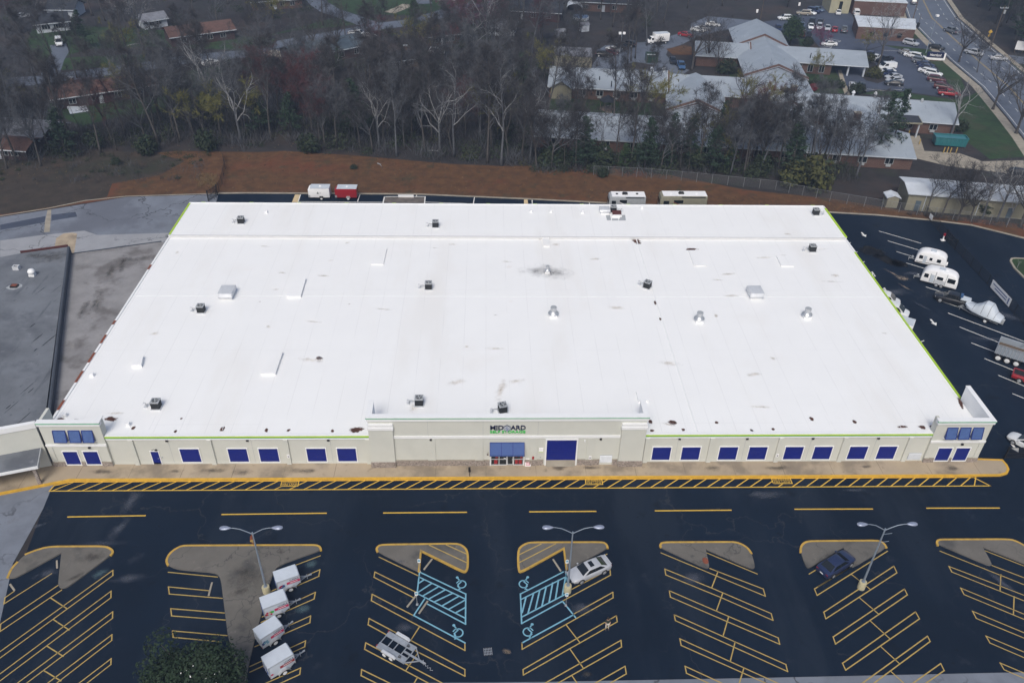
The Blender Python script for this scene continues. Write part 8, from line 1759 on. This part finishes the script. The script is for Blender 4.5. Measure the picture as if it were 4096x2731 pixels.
def g6(): return RT.uniform(60,112), RT.uniform(292,330)
for k, x, y in PREP: PTS.append((x,y,3.)); tree(k, x, y, RT.uniform(.85,1.1), LBL[k], 'bare trees of the wood behind the bank')
n1 = scatter(90, g1, KS, lambda y: 2.9, 'bare trees of the wood behind the bank')
n2 = scatter(66, g2, KS+['red1','bud1','tall3'], lambda y: 6.6, 'bare trees of the wood behind the bank')
n3 = scatter(54, g3, ['sap1','sap2','mid1','tall1','sap2','mid3','mid2','tall3','pine2'], lambda y: 1.9, 'bare trees of the wood behind the bank', (.75,1.05))
for i, (x, y, sc_) in enumerate(((14,163,.95),(19,161,.8),(24,163.5,1.),(29,161.5,.85),(33,163,.95),(38,161,.9),(44,162.4,.75),(51,160.6,.8),(58,160.2,.75),(64,159,.7),(-72,168,.8),(-84,171,.7),(-60,170,.75),(-38,169,.7))):
    PTS.append((x,y,2.)); k_ = ('shrub1','pine2','shrub1','pine3')[i % 4] if x > 0 else 'shrub1'; s_ = sc_*(2.7 if k_ == 'shrub1' else .72); tree(k_, x, y, s_, 'dark understory evergreen at the foot of the wood', 'dark evergreens under the bare trees', 'evergreen_tree', 'evergreen tree', sz=s_*RT.uniform(.9,1.25))
n4 = scatter(11, g4, ['oak1','oak2','mid2','oak2','pale2','mid1'], lambda y: 1.5, 'bare trees before the warehouse', (.55,.85))
n5 = scatter(34, g5, ['pine1','pine2','pine1','pine1','mid1','tall1'], lambda y: 3.6, 'trees beyond the highway', (.9,1.25))
n6 = scatter(12, g6, ['tall1','mid1','pine1','tall2'], lambda y: 5., 'trees behind the upper court', (.9,1.1))
for o in COL.objects:
    if o.get('group') == 'bare trees before the warehouse': o['label'] = 'slim dark bare tree in the row before the tan warehouse'
    elif o.get('group') == 'trees beyond the highway': o['label'] = 'bare tree in the dark stand beyond the highway'
    elif o.get('group') == 'trees behind the upper court': o['label'] = 'bare tree behind the upper parking court'
    elif o.get('group') == 'pines among the bare trees' and o.location.x > 120: o['label'] = 'dark pine in the stand beyond the highway'; o['group'] = 'pines beyond the highway'
print('TREES', NT[0], sum(o.name.startswith('bare_tree') for o in COL.objects), n1, n2, n3, n4, n5, n6)
# beyond the three hundred largest trees the wood reads as one mass
wm = bmesh.new(); made = tries = 0; ks_ = ['tall1','tall2','tall3','mid1','mid2','mid3','red1','sap1']
while made < 66 and tries < 8000:
    tries += 1; x, y = g2() if made < 36 else g1()
    if (made < 36 and x < -80) or any(x0-1 < x < x1+1 and y0-1 < y < y1+1 for x0,x1,y0,y1 in AV) or near_road(x,y) or any(inpoly(x,y,P) for P in CLEAR): continue
    if any((x-a)**2+(y-b)**2 < (4.6 if made < 36 else 2.2)**2 for a,b,d_ in PTS): continue
    PTS.append((x,y,3.)); made += 1; k = RT.choice(ks_); s_ = RT.uniform(.8,1.12); mx = Matrix.Translation((x,y,-.05)) @ Matrix.Rotation(RT.uniform(0,6.28),4,'Z') @ Matrix.Scale(s_,4)
    for j, d in enumerate(TP[k]):
        tm = d.copy(); tm.transform(mx)
        if j: tm.polygons.foreach_set('material_index', [p.material_index+1 for p in tm.polygons])
        wm.from_mesh(tm); bpy.data.meshes.remove(tm)
me = bpy.data.meshes.new('wood_mass'); wm.to_mesh(me); wm.free()
for q in ('bark','twig_grey','twig'): me.materials.append(M[q])
o = bpy.data.objects.new('woods', me); COL.objects.link(o); tag(o, 'remaining mass of bare grey trees filling the wood', 'woods', kind='stuff')
# undergrowth: twiggy brush, brambles and dry grass nobody could count
ug = MB(); rg = random.Random(99)
def brush(x, y, s, m_, n):
    for _ in range(n):
        b = Vector((x+rg.gauss(0,.5)*s, y+rg.gauss(0,.5)*s, -.05)); d = Vector((rg.gauss(0,.45),rg.gauss(0,.45),1)).normalized(); l = s*rg.uniform(.6,1.7); e = b+d*l; w = d.orthogonal().normalized()*.02*max(.7,s*.6)
        w.rotate(Matrix.Rotation(rg.uniform(0,6.28),3,d)); mdl = b.lerp(e,.6)+Vector((rg.gauss(0,.12),rg.gauss(0,.12),0))*s
        ug.add([b-w,b+w,mdl+w,mdl-w,e], [(0,1,2,3),(3,2,4)], m_)
def clump(x, y, s, m_, n):
    for _ in range(n):
        p = Vector((rg.gauss(0,.45),rg.gauss(0,.45),abs(rg.gauss(0,.45))))*s+Vector((x,y,.0)); u = Vector((rg.gauss(0,1),rg.gauss(0,1),rg.gauss(0,.7))).normalized(); v = u.orthogonal().normalized(); k = .14*rg.uniform(.6,1.5)*max(.8,s*.7)
        ug.add([p-u*k,p+v*k*.6,p+u*k,p-v*k*.6],[(0,1,2,3)], m_)
for i in range(900):
    for _ in range(20):
        x, y = g1() if i < 560 else g2()
        if not (any(x0 < x < x1 and y0 < y < y1 for x0,x1,y0,y1 in AV) or near_road(x,y) or any(inpoly(x,y,P) for P in CLEAR)): break
    else: continue
    r_ = rg.random()
    if r_ < .72: brush(x,y,rg.uniform(1.0,3.0),0 if rg.random() < .7 else 4,40)
    elif r_ < .94: clump(x,y,rg.uniform(1.2,3.0),1,110)
    else: clump(x,y,rg.uniform(.9,1.6),2,60)
for _ in range(150):
    x, y = g3(); brush(x,y-.5,rg.uniform(.8,2.4),0 if rg.random() < .6 else 4,30)
for _ in range(70):
    x, y = g3(); clump(x,y,rg.uniform(1.2,2.8),1,110)
for _ in range(60):
    x, y = g4(); brush(x,y-.5,rg.uniform(.5,1.1),0,24)
for _ in range(46):
    p = G(1,0,rg.uniform(1670,1850),rg.uniform(0,110)); brush(p.x,p.y,.55,3,22)
for _ in range(130):
    x = rg.uniform(-112,-58); y = rg.uniform(153.5,168)
    brush(x,y,rg.uniform(.5,1.5),0 if rg.random() < .6 else 4,26) if rg.random() < .7 else clump(x,y,rg.uniform(.5,1.3),1,60)
for _ in range(1500):
    x = rg.uniform(-110,75); yb = 148.5 if x < 0 else 146-(x*.055); y = rg.uniform(yb, edge_y(x)+1) if x < 20 else rg.uniform(yb, yb+8-x*.05); brush(x,y,.22,3 if rg.random() < .35 else 0,5)
o = ug.build('undergrowth', [M['twig'],M['shrub'],M['shrub_yellow'],M['dry_grass'],M['twig_grey']], None, off=Z0); tag(o, 'tangled brush, brambles and dry grass covering the wood floor and bank', 'undergrowth', kind='stuff')
# a few pale fallen logs and trash on the bank
for (r,c,a,b), lb in zip(((0,1,(1515,1290),(1640,1302)),(0,2,(475,1395),(560,1425)),(0,1,(1090,1400),(1125,1425)),(0,0,(1090,395),(1210,375))),('pale fallen log at the wood edge below the V forked tree','pale fallen log at the wood edge toward the chain link fence','short pale fallen stick on the clay bank','pale log lying beside the big vase shaped tree')):
    A, B = G(r,c,*a), G(r,c,*b); q = MB(); d = (B-A); q.tube([A+Vector((0,0,.08)),A+d*.5+Vector((.1,.15,.14)),B+Vector((0,0,.05))],[.12,.10,.05],7); q.tube([A+d*.6+Vector((0,0,.1)),A+d*.75+Vector((.2,.4,.4))],[.05,.02],5); o = q.build('fallen_log', M['bark_pale'], None, 60); tag(o, lb, 'log', 'pale fallen logs')
p = G(1,3,2290,800); t = thing('small_tree', 'tiny pale bare sapling on the planted island', 'sapling', (p.x,p.y,0)); q = MB(); q.tube([(0,0,0),(0,0,1.4)],[.04,.02],5); q.build('trunk', M['bark_pale'], t, off=Z0); q = MB(); [q.tube([(0,0,.8+.1*i),(.4*cos(i*2.1),.4*sin(i*2.1),1.3+.1*i)],[.02,.008],4) for i in range(6)]; q.build('branches', M['bark_pale'], t, off=Z0)

# ------------------------------------------------------------------ the air between: far things fade a little to blue
hz = MB().box(-1560,1560,-360,2660,-1.2,90.).build('haze', [], None)
hm = bpy.data.materials.new('haze'); hm.use_nodes = True
for nd in list(hm.node_tree.nodes): hm.node_tree.nodes.remove(nd)
pv_ = hm.node_tree.nodes.new('ShaderNodeVolumePrincipled'); om_ = hm.node_tree.nodes.new('ShaderNodeOutputMaterial')
pv_.inputs['Color'].default_value = (.50,.66,.95,1); pv_.inputs['Density'].default_value = .00036; pv_.inputs['Anisotropy'].default_value = 0.0
hm.node_tree.links.new(pv_.outputs[0], om_.inputs['Volume']); hz.data.materials.append(hm); hz['kind'] = 'stuff'
